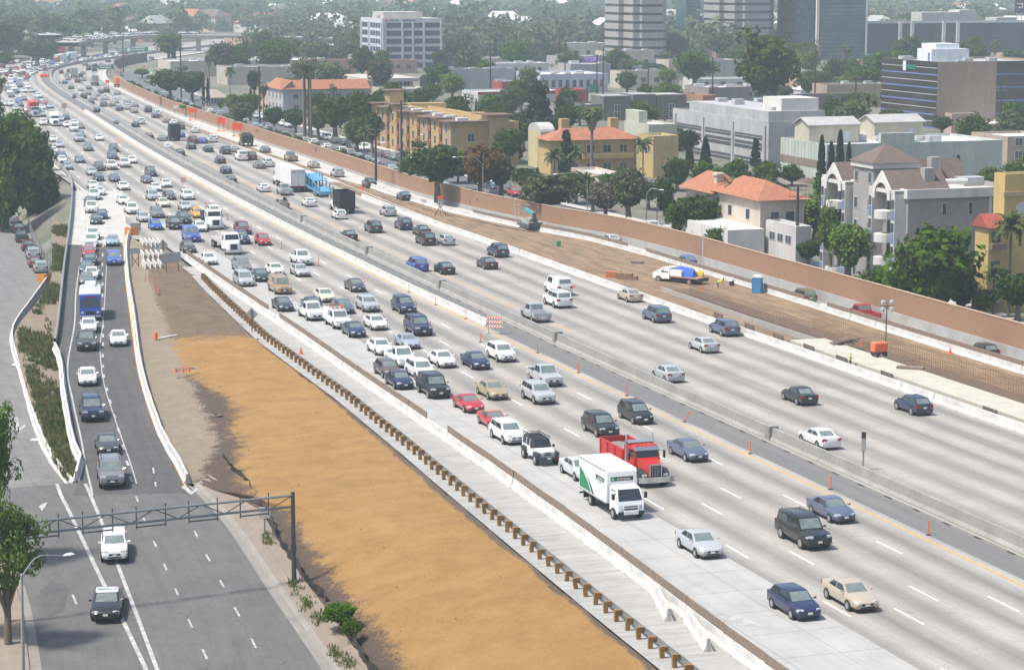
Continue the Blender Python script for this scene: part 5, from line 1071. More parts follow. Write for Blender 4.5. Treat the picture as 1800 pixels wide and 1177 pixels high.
for nm_, me, kw in car_parts('pickup'):
 if nm_ == 'wheel': o = link(nm_, me, b, kw['loc'], kw['rz']); [link(p_, q_, o) for p_, q_ in kw['sub']]
 else: o = link(nm_, me, b)
 o.color = rgb(CC['white'])
pt(b, 'service_box', WPAINT, lambda m: m.rbox(-2.85, -.5, -1.03, 1.03, .6, 1.85, .05)); pt(b, 'ladder_rack', RUST, lambda m: ([m.tube([(-2.7, y, 2.1), (1.2, y, 2.15)], .05, 5) for y in (-.6, -.2, .3, .6)], [m.tube([(x, -.7, 2.05), (x, .7, 2.05)], .04, 5) for x in (-2.4, -1, .4)], [m.tube([(x, y, 1.8), (x, y, 2.05)], .03, 5) for x in (-2.4, -1) for y in (-.7, .7)])); pt(b, 'amber_beacon', AMBER, lambda m: m.rbox(.3, .5, .2, .6, 2.15, 2.35, .04))
b = stand('tipper_truck', 373, 404, 7.6, 2.4, 2.8, 'S', 'white cab tipper truck with black body beside the taxi'); tractor(b, .6, WPAINT, False); pt(b, 'tipper_body', BLKP, lambda m: (m.box(-3.8, .3, -1.2, -1.1, .95, 2.35), m.box(-3.8, .3, 1.1, 1.2, .95, 2.35), m.box(.2, .3, -1.1, 1.1, .95, 2.6), m.box(-3.8, -3.7, -1.1, 1.1, .95, 2.3), m.box(-3.7, .2, -1.1, 1.1, .9, 1.05))); wheels(b, (-2.2,), 1.18, .48, .45)
b = stand('tipper_truck', 432, 258, 7.0, 2.5, 3.0, 'N', 'yellow truck with bulky black load parked near orange road signs'); tractor(b, .4, YELP, False); pt(b, 'load', BLKP, lambda m: m.hull([(-3.4, s * 1.2, z) for s in (-1, 1) for z in (1, 2.4)] + [(.2, s * 1.2, 1) for s in (-1, 1)] + [(.2, s * .9, 2.8) for s in (-1, 1)] + [(-1.6, s * .7, 3.1) for s in (-1, 1)])); pt(b, 'tail_gate', TRIM, lambda m: m.box(-3.5, -3.38, -1.15, 1.15, .8, 2.0)); wheels(b, (-2.2,), 1.2, .5, .45)
def far_truck(name, px, py, L, Hh, d, label, cabm, boxm, sleeper=True, boxz=1.1, bw=1.25):
 b = stand(name, px, py, L, 2.5, Hh, d, label); h = L / 2; tractor(b, h - 3.2, cabm, sleeper); pt(b, 'cargo_box', boxm, lambda m: m.rbox(-h, h - 4.3, -bw, bw, boxz, Hh, .05)); pt(b, 'chassis', TRIM, lambda m: m.box(-h, h - .5, -.5, .5, .6, 1.1)); wheels(b, (-h + 1.2, -h + 2.5, h - 4.6), 1.22, .5, .45); return b
SILV = M('silver_tank_skin', (.5, .53, .58), .25, .6); far_truck('box_truck', 304.5, 248, 8, 3.9, 'N', 'black square box truck between dark maroon and blue outbound cars', WPAINT, BLKP, False)
far_truck('semi_trailer_truck', 94, 222, 15, 2.2, 'S', 'white long-nosed semi truck in the far oncoming lanes right of the trees', WPAINT, GREYP, True); far_truck('semi_trailer_truck', 59, 206, 16, 3.9, 'S', 'semi truck with silver cab and bright red box in the oncoming jam', SILV, REDP, False)
far_truck('box_truck', 130, 138, 9, 3.9, 'N', 'grey box truck seen from behind among far outbound cars', WPAINT, GREYP, False); far_truck('concrete_truck', 166.5, 151, 9, 3.6, 'N', 'bulky grey works truck on the far outbound shoulder line', GREYP, GREYP, False, 1.1, 1.1); far_truck('flatbed_truck', 207, 154, 7.5, 3.4, 'N', 'orange works truck standing by the far end of the sound wall', ORP, ORP, False)
far_truck('semi_trailer_truck', 104, 113, 16, 4, 'S', 'far semi truck with dull red cab and white trailer in the jam', M('dull_red_cab', (.25, .05, .06), .4), WPAINT); far_truck('semi_trailer_truck', 123, 109, 16, 4, 'S', 'far semi truck with dark teal cab and white trailer in the jam', M('teal_cab', (.05, .2, .2), .4), WPAINT)
# --- work zone vehicles
b = stand('utility_truck', 1195, 503, 7.2, 2.3, 2.2, 'N', 'white flatbed utility truck carrying blue tarpaulin in the dirt work zone', 'truck', -.35)
b.rotation_euler[2] += .55; pt(b, 'cab', WPAINT, lambda m: (m.hull([(.9, s * .98, z) for s in (-1, 1) for z in (.55, 1.95)] + [(1.9, s * .85, 1.98) for s in (-1, 1)] + [(2.45, s * .95, 1.3) for s in (-1, 1)] + [(3.5, s * .9, 1.2) for s in (-1, 1)] + [(3.6, s * .9, .5) for s in (-1, 1)]),), 30); pt(b, 'side_window', GLASS, lambda m: [m.add([(1.1, s * .985, 1.35), (2.2, s * .975, 1.35), (1.85, s * .93, 1.85), (1.1, s * .96, 1.85)], [(0, 1, 2, 3)]) for s in (-1, 1)])
pt(b, 'flat_deck', M('oxide_deck', (.36, .2, .13), .8), lambda m: m.box(-3.6, .7, -1.12, 1.12, .85, 1.0)); pt(b, 'tool_box', WPAINT, lambda m: (m.rbox(-1.1, .7, -1.12, -.5, 1.0, 1.75, .03), m.rbox(-1.1, .7, .5, 1.12, 1.0, 1.75, .03))); pt(b, 'tarpaulin', TARP, lambda m: m.hull([(-2.6, -.5, 1), (-2.6, .9, 1), (.5, -.5, 1), (.5, .9, 1), (-2.2, 0, 2.0), (-.4, .2, 2.25), (.3, -.2, 2.1), (-1.5, .7, 1.9)])); pt(b, 'hose_reel', YELP, lambda m: m.lathe([(.3, -.15), (.42, -.12), (.42, .12), (.3, .15)], 14, (-2.9, -.5, 1.4), 'y')); pt(b, 'bumper', TRIM, lambda m: (m.box(-3.75, -3.6, -1.0, 1.0, .5, .85), m.box(-3.5, 3.4, -.45, .45, .45, .85))); wheels(b, (2.6, -2.2), 1.05, .42, .3)
b = stand('boom_lift', 930, 406, 6.5, 2.2, 2.6, 'N', 'teal boom lift with work cage on trailer beside the sound wall', 'boom lift', -.1)
pt(b, 'trailer_bed', DARKST, lambda m: (m.box(-3.4, 2.6, -1.1, 1.1, .5, .75), m.box(-3.4, -3.2, -1.1, 1.1, .5, 1.3))); pt(b, 'chassis', GREYP, lambda m: (m.rbox(-2.6, 1.4, -.8, .8, .8, 1.3, .06), m.rbox(-2.4, -.6, -.7, .7, 1.3, 1.9, .08))); pt(b, 'boom', TEALP, lambda m: m.hull([(-2.6, -.22, 2.3), (-2.6, .22, 2.3), (2.2, -.16, 2.75), (2.2, .16, 2.75), (-2.6, -.22, 2.75), (-2.6, .22, 2.75), (2.2, -.16, 3.05), (2.2, .16, 3.05)])); pt(b, 'boom_support', DARKST, lambda m: m.box(-2.8, -2.3, -.25, .25, 1.5, 2.7))
pt(b, 'work_cage', GREYP, lambda m: ([m.tube([(2.2, y, z), (3.4, y, z)], .05, 5) for y in (-.8, .8) for z in (2.2, 2.8, 3.4)], [m.tube([(x, -.8, z), (x, .8, z)], .05, 5) for x in (2.2, 3.4) for z in (2.2, 2.8, 3.4)], [m.tube([(x, y, 2.2), (x, y, 3.4)], .05, 5) for x in (2.2, 3.4) for y in (-.8, .8)], m.box(2.2, 3.4, -.8, .8, 2.15, 2.2))); wheels(b, (-1.9, -.8), 1.05, .35, .25)
# ------------------------------------------------------------------ street furniture, signs, people
def pole(mb, p, h, r=.1, r1=None, n=8): mb.tube([p, Vector(p) + Vector((0, 0, h))], [r, r1 or r * .6], n)
c = G(517, 1025, zr); c.z = zr(c.y) + .1
g = empty('sign_gantry', c, 0, 'grey steel truss gantry without signs spanning the street', 'gantry')
a = P(517, 866, 2.9); a = Vector((c.x, c.y, 3.0)); e = P(14, 921, 3.0); dv = (e - a); L = dv.length; dv.normalize(); nrm = Vector((dv.y, -dv.x, 0))
a0 = a - c; mb = MB()
mb.tube([(0, 0, -.1), (0, 0, a0.z + .25)], [.17, .14], 10); mb.box(-.35, .35, -.35, .35, -.1, .04); mb.lathe([(.2, 0), (.2, .5)], 10, (0, 0, 2.2)); mb.build('column', DARKST, g)
mb = MB(); q = a0 + dv * (L + .15); mb.tube([q - Vector((0, 0, 7.2)), q + Vector((0, 0, .25))], .15, 10); mb.build('column', DARKST, g)
GST = M('gantry_grey_paint', (.2, .225, .235), .5, .3, .25)
for z in (0, -.78): mb = MB(); p0, p1 = a0 + Vector((0, 0, z)), a0 + dv * L + Vector((0, 0, z)); mb.tube([p0, p1], .085, 6); mb.build('chord', GST, g)
mb = MB(); n = 12
for k in range(n):
 u0, u1 = L * k / n, L * (k + 1) / n; z0, z1 = (-.78, 0) if k % 2 else (0, -.78)
 mb.tube([a0 + dv * u0 + Vector((0, 0, z0)), a0 + dv * u1 + Vector((0, 0, z1))], .035, 5)
mb.build('lattice', DARKST, g)
for k in range(5):
 mb = MB()
 for u in (.9, 2.9): p = a0 + dv * (u + .8 + k * 3.6) + nrm * .14; mb.tube([p + Vector((0, 0, .32)), p + Vector((0, 0, -1.25))], .045, 5)
 p = a0 + dv * (.9 + .8 + k * 3.6) + nrm * .3; mb.tube([p + Vector((0, 0, -1.15)), p + dv * 2 + Vector((0, 0, -1.15))], .06, 5); mb.build('sign_bracket', DARKST, g)
def lamp(base, top, arm, label, grp=None, r=.1):
 """pole from base to top, curved arm to the lamp head"""
 b = empty('street_lamp', base, 0, label, 'street lamp', grp); t_ = Vector(top) - Vector(base); e = Vector(arm) - Vector(base); mb = MB(); mb.tube([(0, 0, 0), t_], [r, r * .6], 8); mb.lathe([(r * 1.8, 0), (r * 1.5, .5), (r, .55)], 8); mb.build('pole', STEEL if r < .12 else CONC, b)
 mb = MB(); mid = t_.lerp(e, .45) + Vector((0, 0, .35 + .08 * (e - t_).length)); mb.tube(catmull([t_ - Vector((0, 0, .2)), t_.lerp(mid, .5) + Vector((0, 0, .12)), mid, e], .3), .045, 6); mb.build('arm', STEEL, b)
 d = Vector((e.x - t_.x, e.y - t_.y, 0)).normalized(); mb = MB(); s_ = Vector((-d.y, d.x, 0)) * .14
 mb.hull([e - d * .1 + s_ * .5, e - d * .1 - s_ * .5, e + d * .35 + s_ * 1.2, e + d * .35 - s_ * 1.2, e + d * .7 + s_, e + d * .7 - s_, e + d * .2 + Vector((0, 0, .13)), e + d * .5 + Vector((0, 0, .12)), e + d * .35 - Vector((0, 0, .06))]); mb.build('lamp_head', LAMPGLASS, b)
p = P(42, 1255, -4.9); lamp(p, P(38, 1008, 3.7), P(112, 976, 4.3), 'grey street lamp with curved arm beside the tree at lower left', 'street lamps along the left sidewalk', .13)
a = P(55, 773, 4.2); b0 = Vector((a.x - 4.2, a.y - .3, zr(a.y) + .14)); lamp(b0, (b0.x, b0.y, 3.6), a, 'street lamp reaching over the frontage road beside the white arrow', 'street lamps along the left sidewalk', .13)
a = P(22, 641, 4.0); b0 = Vector((a.x - 4.2, a.y - .3, zl(a.y) + .1)); lamp(b0, (b0.x, b0.y, 3.4), a, 'street lamp at left picture edge beside upper frontage road', 'street lamps along the left sidewalk', .13)
def town_lamp(px, pyb, pyt, ax, ay, label):
 z = zb(P(px, pyb, 1).y); p = P(px, pyb, z); t_ = (H - z) / 1; zc = p.y; k = (p.y * C_ + (H - z) * S_) / F / C_; h = (pyb - pyt) * k; e = Vector((p.x + (ax - px) * k, p.y - .6, z + (pyb - ay) * k)); lamp(p, (p.x, p.y, z + h), e, label, 'street lamps along the town street')
for q in ((849, 364, 288, 803, 277, 'galvanised street lamp in front of the rust coloured tree'), (1032, 398, 318, 980, 307, 'galvanised street lamp before the bare brown tree'), (654, 300, 258, 672, 251, 'galvanised street lamp before the yellow apartments'), (1136, 402, 340, 1158, 334, 'street lamp left of the pair by the magnolia tree'), (1155, 398, 362, 1140, 355, 'street lamp right of the pair by the magnolia tree'), (1709, 545, 462, 1690, 457, 'street lamp before the yellow building at right edge'), (713, 300, 255, 676, 251, 'street lamp with long arm over parked cars'), (1580, 330, 300, 1590, 297, 'street lamp far behind the grey apartment block'), (760, 280, 240, 745, 237, 'small street lamp beside the cypress of yellow apartments')): town_lamp(*q)
POLEM = M('creosoted_pole', (.045, .036, .03), .9, 0, .3)
def upole(px, pyb, pyt, label, arms=True):
 z = zb(P(px, pyb, 1).y); p = P(px, pyb, z); k = (p.y * C_ + (H - z) * S_) / F / C_; h = (pyb - pyt) * k
 b = empty('utility_pole', p, 0, label, 'utility pole', 'wooden utility poles'); mb = MB(); mb.tube([(0, 0, 0), (0, 0, h)], [.26, .17], 7); mb.build('pole', POLEM, b)
 if arms: mb = MB(); [mb.box(-1.2, 1.2, -.06, .06, h - d, h - d + .12) for d in (.5, 1.4)]; [mb.lathe([(.05, 0), (.07, .1), (.02, .2)], 6, (x, 0, h - d + .12)) for x in (-1.1, -.5, .5, 1.1) for d in (.5, 1.4)]; mb.build('crossarm', BROWNW, b)
 return p + Vector((0, 0, h - .4))
POLES = [upole(*q) for q in ((706, 306, 178, 'tall dark utility pole against the left end of yellow apartments'), (661, 318, 225, 'utility pole rising behind the sound wall at parked cars'), (537, 252, 118, 'left of two tall utility poles beside fan palms'), (544, 251, 125, 'right of two tall utility poles beside fan palms'), (457, 226, 118, 'utility pole between town street and red roofed block'), (319, 172, 72, 'tall utility pole above the trees near the small house'), (217, 128, 64, 'utility pole beside the far green freeway signs'), (572, 135, 73, 'utility pole left of white office tower'), (815, 150, 68, 'tall utility pole right of the white office tower'), (862, 172, 76, 'utility pole before low grey buildings right of white tower'), (983, 140, 70, 'utility pole before the pale block with arched windows'), (993, 150, 72, 'utility pole beside the orange mast'), (1049, 165, 97, 'utility pole right of the pale blue block'), (1060, 166, 84, 'utility pole in front of left striped tower'), (1139, 178, 115, 'utility pole before dark shrubs of striped tower'), (1214, 152, 95, 'utility pole beside grey wall between towers'), (1252, 192, 102, 'utility pole behind red brick building'), (1432, 190, 85, 'tall utility pole before dark glass tower'), (1503, 205, 135, 'utility pole beside palm and mirrored office'), (1575, 208, 130, 'brown utility pole before mirrored office facade'), (1757, 240, 150, 'utility pole at corner of tan office wall'), (1078, 205, 170, 'utility pole among dark green townhouses'), (1032, 200, 155, 'utility pole left of dark green townhouses'), (1410, 305, 272, 'short utility pole beside tall cypress group'), (1400, 465, 330, 'grey utility pole beside orange roofed house'), (1763, 530, 440, 'grey pole before yellow building'))]
mb = MB()
for a, b in ((7, 8), (8, 9), (17, 18), (18, 19), (0, 1), (12, 13), (13, 14)):
 p, q = POLES[a], POLES[b]
 for d in (-.9, 0, .9): mb.tube([p.lerp(q, k / 8) + Vector((d, 0, -1.5 * 4 * (k / 8) * (1 - k / 8))) for k in range(9)], .025, 3, caps=False)
tag(mb.build('overhead_wires', BLACKPL), 'thin dark overhead wires strung between the utility poles', 'wires')
def board_sign(px, pyb, pyt, w_px, h_px, mat, label, legs=2, txt=None, grp=None, name='road_sign', o=None, zf=None, back=None, cat='sign', txtm=None, ts=.3):
 z = zf(P(px, pyb, 0).y) if zf else 0; p = P(px, pyb, z); k = (p.y * C_ + (H - z) * S_) / F / C_; h = (pyb - pyt) * k; w, hh = w_px * k, h_px * k
 t_ = (p.x / p.y); b = empty(name, p, -math.atan(t_) + random.uniform(-.1, .1), label, cat, grp)
 mb = MB(); mb.rbox(-w / 2, w / 2, -.03, .03, h - hh, h, .02); mb.build('sign_panel', mat, b)
 for x in ((-w * .3, w * .3) if legs == 2 else (0,)): mb = MB(); mb.box(x - .06, x + .06, .03, .12, 0, h - .1); mb.build('post', RUST if legs == 2 else STEEL, b)
 if txt:
  for i, s_ in enumerate(txt): text(s_, ts, txtm or BLACKPL, b, face_mtx((0, -.04, h - hh * (i + .6) / len(txt)), (1, 0, 0), (0, 0, 1)))
 return b, h, hh, w
for q in ((339, 212, 190, 15, 8, 'orange blank sign nearest the far bend before the sound wall'), (389, 231, 207, 14, 11, 'squarish orange blank sign, middle of the three by the wall'), (417, 240, 217, 18, 11, 'large orange blank sign nearest the yellow truck')):
 b, h, hh, w = board_sign(q[0], q[1], q[2], q[3], q[4], SIGNOR, q[5], grp='orange signs by the sound wall')
 for x in (-w * .3, w * .3): mb = MB(); mb.hull([(x - .5, -.5, 0), (x + .5, -.5, 0), (x - .5, .5, 0), (x + .5, .5, 0), (x - .1, 0, .6), (x + .1, 0, .6)]); mb.build('ballast', ORANGE, b)
board_sign(310, 201, 186, 9, 5, WHITE, 'small white blank sign on two legs left of orange signs'); board_sign(297, 190, 181, 7, 5, SIGNOR, 'small orange works sign beside the white blank sign')
board_sign(254, 126, 116, 4, 5, SIGNOR, 'tiny orange works sign beyond the wall at the bend', 1); board_sign(189, 149, 141, 7, 5, SIGNOR, 'small orange board beside the far orange works truck')
b, h, hh, w = board_sign(774, 379, 345, 9, 5, SIGNOR, 'speed limit sign with orange top plate on A-frame in work zone', 1)
k_ = hh / 5; mb = MB(); mb.box(-4.2 * k_, 4.2 * k_, -.03, .03, h - 18 * k_, h - 5.4 * k_); o = mb.build('speed_panel', WHITE, b); text('SPEED', .3, BLACKPL, o, face_mtx((0, -.04, h - 7 * k_), (1, 0, 0), (0, 0, 1))); text('LIMIT', .3, BLACKPL, o, face_mtx((0, -.04, h - 9.4 * k_), (1, 0, 0), (0, 0, 1))); text('45', .75, BLACKPL, o, face_mtx((0, -.04, h - 14 * k_), (1, 0, 0), (0, 0, 1)))
mb = MB(); [mb.tube([(x, y, 0), (0, .1, 1.6)], .06, 5) for x in (-.9, .9) for y in (-.5, .6)]; mb.build('a_frame', RUST, b)
SGREEN = M('green_sign_sheet', (.01, .16, .1), .5, 0, .1)
def guide(px, pyb, pyt, w_, h_, label, rows=2):
 b, h, hh, w = board_sign(px, pyb, pyt, w_, h_, SGREEN, label, 2, None, 'green freeway signs')
 mb = MB(); rr_ = random.Random(px)
 for i in range(rows):
  z = h - hh * (i + .75) / (rows + .5) ; x = -w * .42
  while x < w * .3: d = rr_.uniform(.04, .09) * w; mb.box(x, x + d, -.05, -.031, z, z + hh * .16); x += d + w * .02
 mb.box(-w / 2, w / 2, -.045, -.031, h - .12, h - .04); mb.box(-w / 2, w / 2, -.045, -.031, h - hh + .04, h - hh + .12); mb.build('legend', WHITE, b)
guide(187, 133, 113, 26, 10, 'green freeway guide sign above outbound lanes near the bend'); guide(214, 104, 83, 19, 8, 'smaller green guide sign, left of the far pair'); guide(245, 104, 83, 31, 8, 'wider green guide sign, right of the far pair')
b, h, hh, w = board_sign(501, 372, 347, 6, 22, GREYP, 'dark and grey back of a median sign on thin post', 1); mb = MB(); mb.box(-w * .5, w * .5, -.05, .05, h - hh * .25, h + .05); mb.build('dark_plate', TRIM, b)
b, h, hh, w = board_sign(1517, 826, 759, 8, 34, GREYP, 'narrow grey carpool sign with dark top plate on the median wall', 1); mb = MB(); mb.box(-w * .5, w * .5, -.06, .045, h - hh * .28, h + .02); mb.build('dark_plate', TRIM, b)
b, h, hh, w = board_sign(105, 152, 144, 3, 4, SGREEN, 'tiny green marker sign on the far median', 1)
gp = lambda x, y: P(x, y, -.4)
b, h, hh, w = board_sign(304, 478, 444, 34, 17, GREYP, 'large tilted blank grey sign back on black legs in the gore', 2); b.rotation_euler[1] = -.1
b, h, hh, w = board_sign(238, 470, 436, 18, 10, GREYP, 'grey sign back on rusty two-leg stand by the ramp', 2); mb = MB(); mb.tube([(-w * .3, 0, .2), (w * .3, 0, h * .55)], .05, 5); mb.tube([(w * .3, 0, .2), (-w * .3, 0, h * .55)], .05, 5); mb.build('brace', RUST, b)
board_sign(239, 412, 392, 18, 13, GREYP, 'grey sign back at the nose of the gore behind orange barrels', 2)
for px, pyb, pyt, s_, lab in ((443, 583, 541, 22, 'grey diamond sign back standing above the tan embankment'), (287, 452, 421, 19, 'grey diamond sign back over the stored barriers')):
 p = P(px, pyb, 0); k = (p.y * C_ + H * S_) / F / C_; h = (pyb - pyt) * k; r_ = s_ * k / 2; b = empty('road_sign', p, 0, lab, 'sign', 'diamond sign backs'); mb = MB(); mb.hull([(x, y, z) for y in (-.02, .02) for x, z in ((-r_, h - r_), (0, h), (r_, h - r_), (0, h - 2 * r_))]); mb.build('sign_panel', GREYP, b); mb = MB(); mb.box(-.05, .05, -.1, -.021, 0, h - .1); mb.build('post', RUST, b)
b, h, hh, w = board_sign(466, 957, 890, 20, 20, M('pale_sign_back', (.5, .47, .47), .6), 'pale square sign on brown post beside the sidewalk and gantry', 1, zf=zr)
board_sign(93, 716, 688, 4, 10, GREYP, 'small sign on black post in the weedy verge', 1, zf=zl)
dm = MB(); dm.tube([(0, 0, 0), (0, 0, 1.05)], .045, 8); dmesh = dm.mesh('tube', ORANGE, 50); db = MB(); db.lathe([(.2, 0), (.18, .05), (.06, .08)], 10); dbm = db.mesh('base', TRIM)
DL = [(945, 620), (1017, 655), (1102, 695), (1203, 741), (1319, 797), (1460, 860), (1632, 940), (845, 601), (495, 437), (560, 467), (638, 502), (719, 514), (766, 536), (819, 560), (732, 547), (400, 386), (362, 364), (442, 408), (530, 452), (301, 330), (282, 322), (248, 296), (212, 270)]
for x, y in DL:
 p = P(x, y); b = empty('delineator_post', p, 0, 'orange flexible delineator post standing by the yellow median line', 'delineator', 'orange delineator posts'); o = link('tube', dmesh, b); link('base', dbm, b)
 if x == 1203: o.rotation_euler = (0, .45, 0); b['label'] = 'leaning orange delineator post by the yellow line near the black wagon'; del b['group']
cm = MB(); cm.lathe([(.2, .04), (.045, .72), (.001, .73)], 12); cm.box(-.22, .22, -.22, .22, 0, .04); cm = cm.mesh('traffic_cone', ORANGE, 40)
for x, y, z, lab in ((1009, 511 - 2, -.3, 'orange cone in dirt between bricks and utility truck'), (1514, 611, -.3, 'orange cone on the cream slab left of generator'), (1670, 622, -.5, 'orange cone in the trench behind the rebar cage'), (963, 400, .2, 'orange cone on the lift trailer by the wall'), (634, 333, 0, 'orange cone, left of two by the exit lane barrier'), (636, 334, 0, 'orange cone, right of two by the exit lane barrier'), (529, 622, 0, 'dark cone on the shoulder beside the guard rail')):
 p = P(x, y, z); o = link('traffic_cone', cm, None, p); tag(o, lab, 'cone'); o.scale = (.95,) * 3
dl2 = [(256, 497, 'tall orange tube beside the stored barriers'), (263, 497, 'orange tube second from left beside stored barriers'), (273, 498, 'orange tube beside dirt and grey sign legs'), (274, 516, 'orange tube standing alone in the gore path'), (280, 518, 'leaning orange tube lowest in the gore path'), (1235, 512 + 2, 'orange tube in dirt behind the utility truck')]
for x, y, lab in dl2: p = P(x, y, -.4); b = empty('delineator_post', p, 0, lab, 'delineator'); link('tube', dmesh, b); link('base', dbm, b)
def barricade(px, py, sc_, label):
 b = empty('striped_barricade', P(px, py), -.3, label, 'barricade', 'striped barricades'); b.scale = (sc_,) * 3
 for z in (.75, 1.25, 1.75):
  mb = MB(); mb.box(-.9, .9, -.02, .02, z, z + .28)
  for k in range(6): x = -.9 + k * .3; mb.add([(x, -.024, z), (x + .15, -.024, z), (x + .27, -.024, z + .28), (x + .12, -.024, z + .28)], [(0, 1, 2, 3)], 1)
  mb.build('striped_board', [WHITE, ORANGE], b)
 mb = MB(); [mb.box(x - .04, x + .04, -.5, .5, 0, .07) for x in (-.75, .75)]; [mb.box(x - .03, x + .03, .021, .08, 0, 2.05) for x in (-.75, .75)]; mb.build('stand', STEEL, b)
barricade(870, 587, .95, 'orange and white striped barricade at the end of the median barriers'); barricade(211, 258, .95, 'striped barricade far up the median beside the yellow line')
for x, y, lab in ((322, 325, 'faded pink round sign disc at the median barrier row'), (113, 195, 'faded pink round sign disc far up the median')): board_sign(x, y, y - 13, 9, 9, M('faded_pink_sign', (.5, .34, .32), .7), lab, 1)
for x, y, lab in ((78, 136, 'orange crash cushion at the nose of the far median split'),):
 b = empty('crash_cushion', P(x, y), math.radians(100), lab, 'crash cushion')
 for k in range(5): mb = MB(); mb.lathe([(.5, 0), (.55, .5), (.5, 1.1), (.3, 1.15)], 12, (0, (k % 3 - 1) * 1.2, 0) if k < 3 else (1.2, (k - 3.5) * 1.2, 0)); mb.build('barrel', SIGNOR if k % 2 else ORANGE, b)
for x, y, z, lab in ((231, 415, -.1, 'orange crash cushion panel at the gore barrier nose'), (79, 497, None, 'orange crash cushion panel at the frontage barrier nose')):
 p = P(x, y, z) if z is not None else G(x, y, zl); b = empty('crash_cushion', p, .1, lab, 'crash cushion', 'orange crash panels')
 for s in (-1, 1): mb = MB(); mb.hull([(s * .1, -.1, .15), (s * 1.0, .25, .15), (s * 1.0, .25, 1.25), (s * .1, -.1, 1.3), (s * .1, 0, .15), (s * 1.0, .32, .15), (s * 1.0, .32, 1.25), (s * .1, 0, 1.3)]); mb.build('orange_face', M('chrome_orange_panel', (.72, .25, .02), .5), b)
 mb = MB(); mb.box(-.5, .5, .3, 1.6, 0, 1.1); mb.build('cushion_box', GREYP, b)
p = P(1331, 517, -.45); b = empty('portable_toilet', p, -.25, 'blue portable toilet with white domed roof beside exit lane barrier', 'portable toilet')
BLT = M('blue_plastic', (.05, .2, .4), .4, 0, .12); mb = MB(); mb.rbox(-.6, .6, -.6, .6, .18, 2.1, .05); mb.build('cabin', BLT, b); mb = MB(); mb.box(-.42, .42, -.625, -.6, .3, 1.95); mb.box(-.15, .15, -.635, -.62, 1.7, 1.8); mb.build('door', M('blue_door_plastic', (.06, .24, .47), .4), b); mb = MB(); mb.hull([(x, y, 2.1) for x in (-.62, .62) for y in (-.62, .62)] + [(x * .8, y, 2.3) for x in (-.5, .5) for y in (-.6, .6)]); mb.build('roof', WHITE, b); mb = MB(); mb.box(-.65, .65, -.65, .65, 0, .18); mb.build('skid', TRIM, b)
p = P(1546, 628, .06); b = empty('light_tower', p, .3, 'orange generator light tower with four round lamps on the cream slab', 'light tower')
p2 = b; b.location = P(1545, 626, .56); mb = MB(); mb.rbox(-.75, .75, -.45, .45, .45, 1.45, .1); mb.build('generator', M('faded_orange_paint', (.68, .15, .05), .5), b); mb = MB(); mb.box(-.7, .7, -.4, .4, .3, .46); [mb.lathe([(.25, -.08), (.25, .08)], 12, (-.4, s * .5, .26), 'y') for s in (-1, 1)]; mb.box(.55, .75, -.3, .3, 0, .3); mb.build('trailer', TRIM, b)
mb = MB(); mb.tube([(.7, 0, .4), (.72, 0, 3.4), (.74, 0, 5.3)], [.07, .06, .04], 6); mb.tube([(.2, 0, 5.0), (1.25, 0, 5.0)], .04, 5); mb.tube([(.74, 0, 4.6), (.74, 0, 5.4)], .05, 5); mb.build('mast', DARKST, b)
for x in (.25, 1.22):
 for z in (4.72, 5.4): mb = MB(); mb.lathe([(.001, .1), (.2, .05), (.27, -.05), (.2, -.12), (.001, -.14)], 12, (x, -.08, z), 'y'); mb.build('lamp', M('lamp_reflector', (.7, .72, .74), .15, .5), b, smooth=50)
BR = M('orange_brick', (.42, .16, .06), .9, 0, .3, 5)
for x, y, w, lab in ((1082, 489, 1.2, 'stack of orange bricks, left of two in the dirt'), (1102, 492, 1.3, 'grey brown brick stack, right of two in the dirt')):
 mb = MB(); [mb.box(-w + i * .52 * w, -w + (i + .97) * .52 * w, -.4, .4, j * .3, j * .3 + .28) for i in range(4) for j in range(2 + (i < 3))]; tag(mb.build('brick_stack', BR if x < 1090 else M('dull_brick', (.25, .15, .09), .9, 0, .3, 5), None, P(x, y, -.3), -.35), lab, 'bricks')
p = P(1286, 505, -.45); b = empty('waste_bin', p, 0, 'black waste drum with white dome lid beside the crouching worker', 'bin'); mb = MB(); mb.lathe([(.3, 0), (.33, .8)], 14); mb.build('drum', TRIM, b); mb = MB(); mb.lathe([(.35, .8), (.34, 1.05), (.2, 1.22), (.001, 1.25)], 14); mb.build('lid', WHITE, b)
mb = MB(); mb.rbox(-.3, .3, -.3, .3, 0, .9, .05); tag(mb.build('waste_bin', M('green_plastic', (.03, .22, .1), .5), None, P(982, 434, -.2)), 'small dark green box on the pale strip beside dirt', 'bin')
mb = MB(); mb.box(-1.6, 1.6, -.3, .3, 0, .1); tag(mb.build('timber_plank', ORANGE if 0 else BR, None, P(1280, 508, -.45), -.3), 'orange plank on the ground right of crouching worker', 'plank')
for x, y, lab in ((1485, 604, 'pile of grey pallets on the slab behind standing worker'),):
 b = empty('pallet_pile', P(x, y, .57), .2, lab, 'pallets')
 for j in range(3):
  mb = MB(); [mb.box(-1.2, 1.2, -.6 + k * .24, -.6 + k * .24 + .16, .14, .17) for k in range(5)]; [mb.box(x_ - .05, x_ + .05, -.6, .55, 0, .14) for x_ in (-1.1, 0, 1.1)]; mb.build('pallet', BROWNW, b, (j * .35 - .3, j * .1, j * .17), j * .25)
for x, y, w, lab in ((1600, 648, 2.6, 'dark timber baulks lying on the cream slab'), (1120, 462, 1.6, 'short dark plank lying on pale strip in work zone')): mb = MB(); [mb.rbox(-w / 2, w / 2, k * .26 - .3, k * .26 - .07, 0, .25, .02) for k in range(3)]; tag(mb.build('timber_beam', BROWNW, None, P(x, y, .57 if w > 2 else -.1), -.35), lab, 'timber')
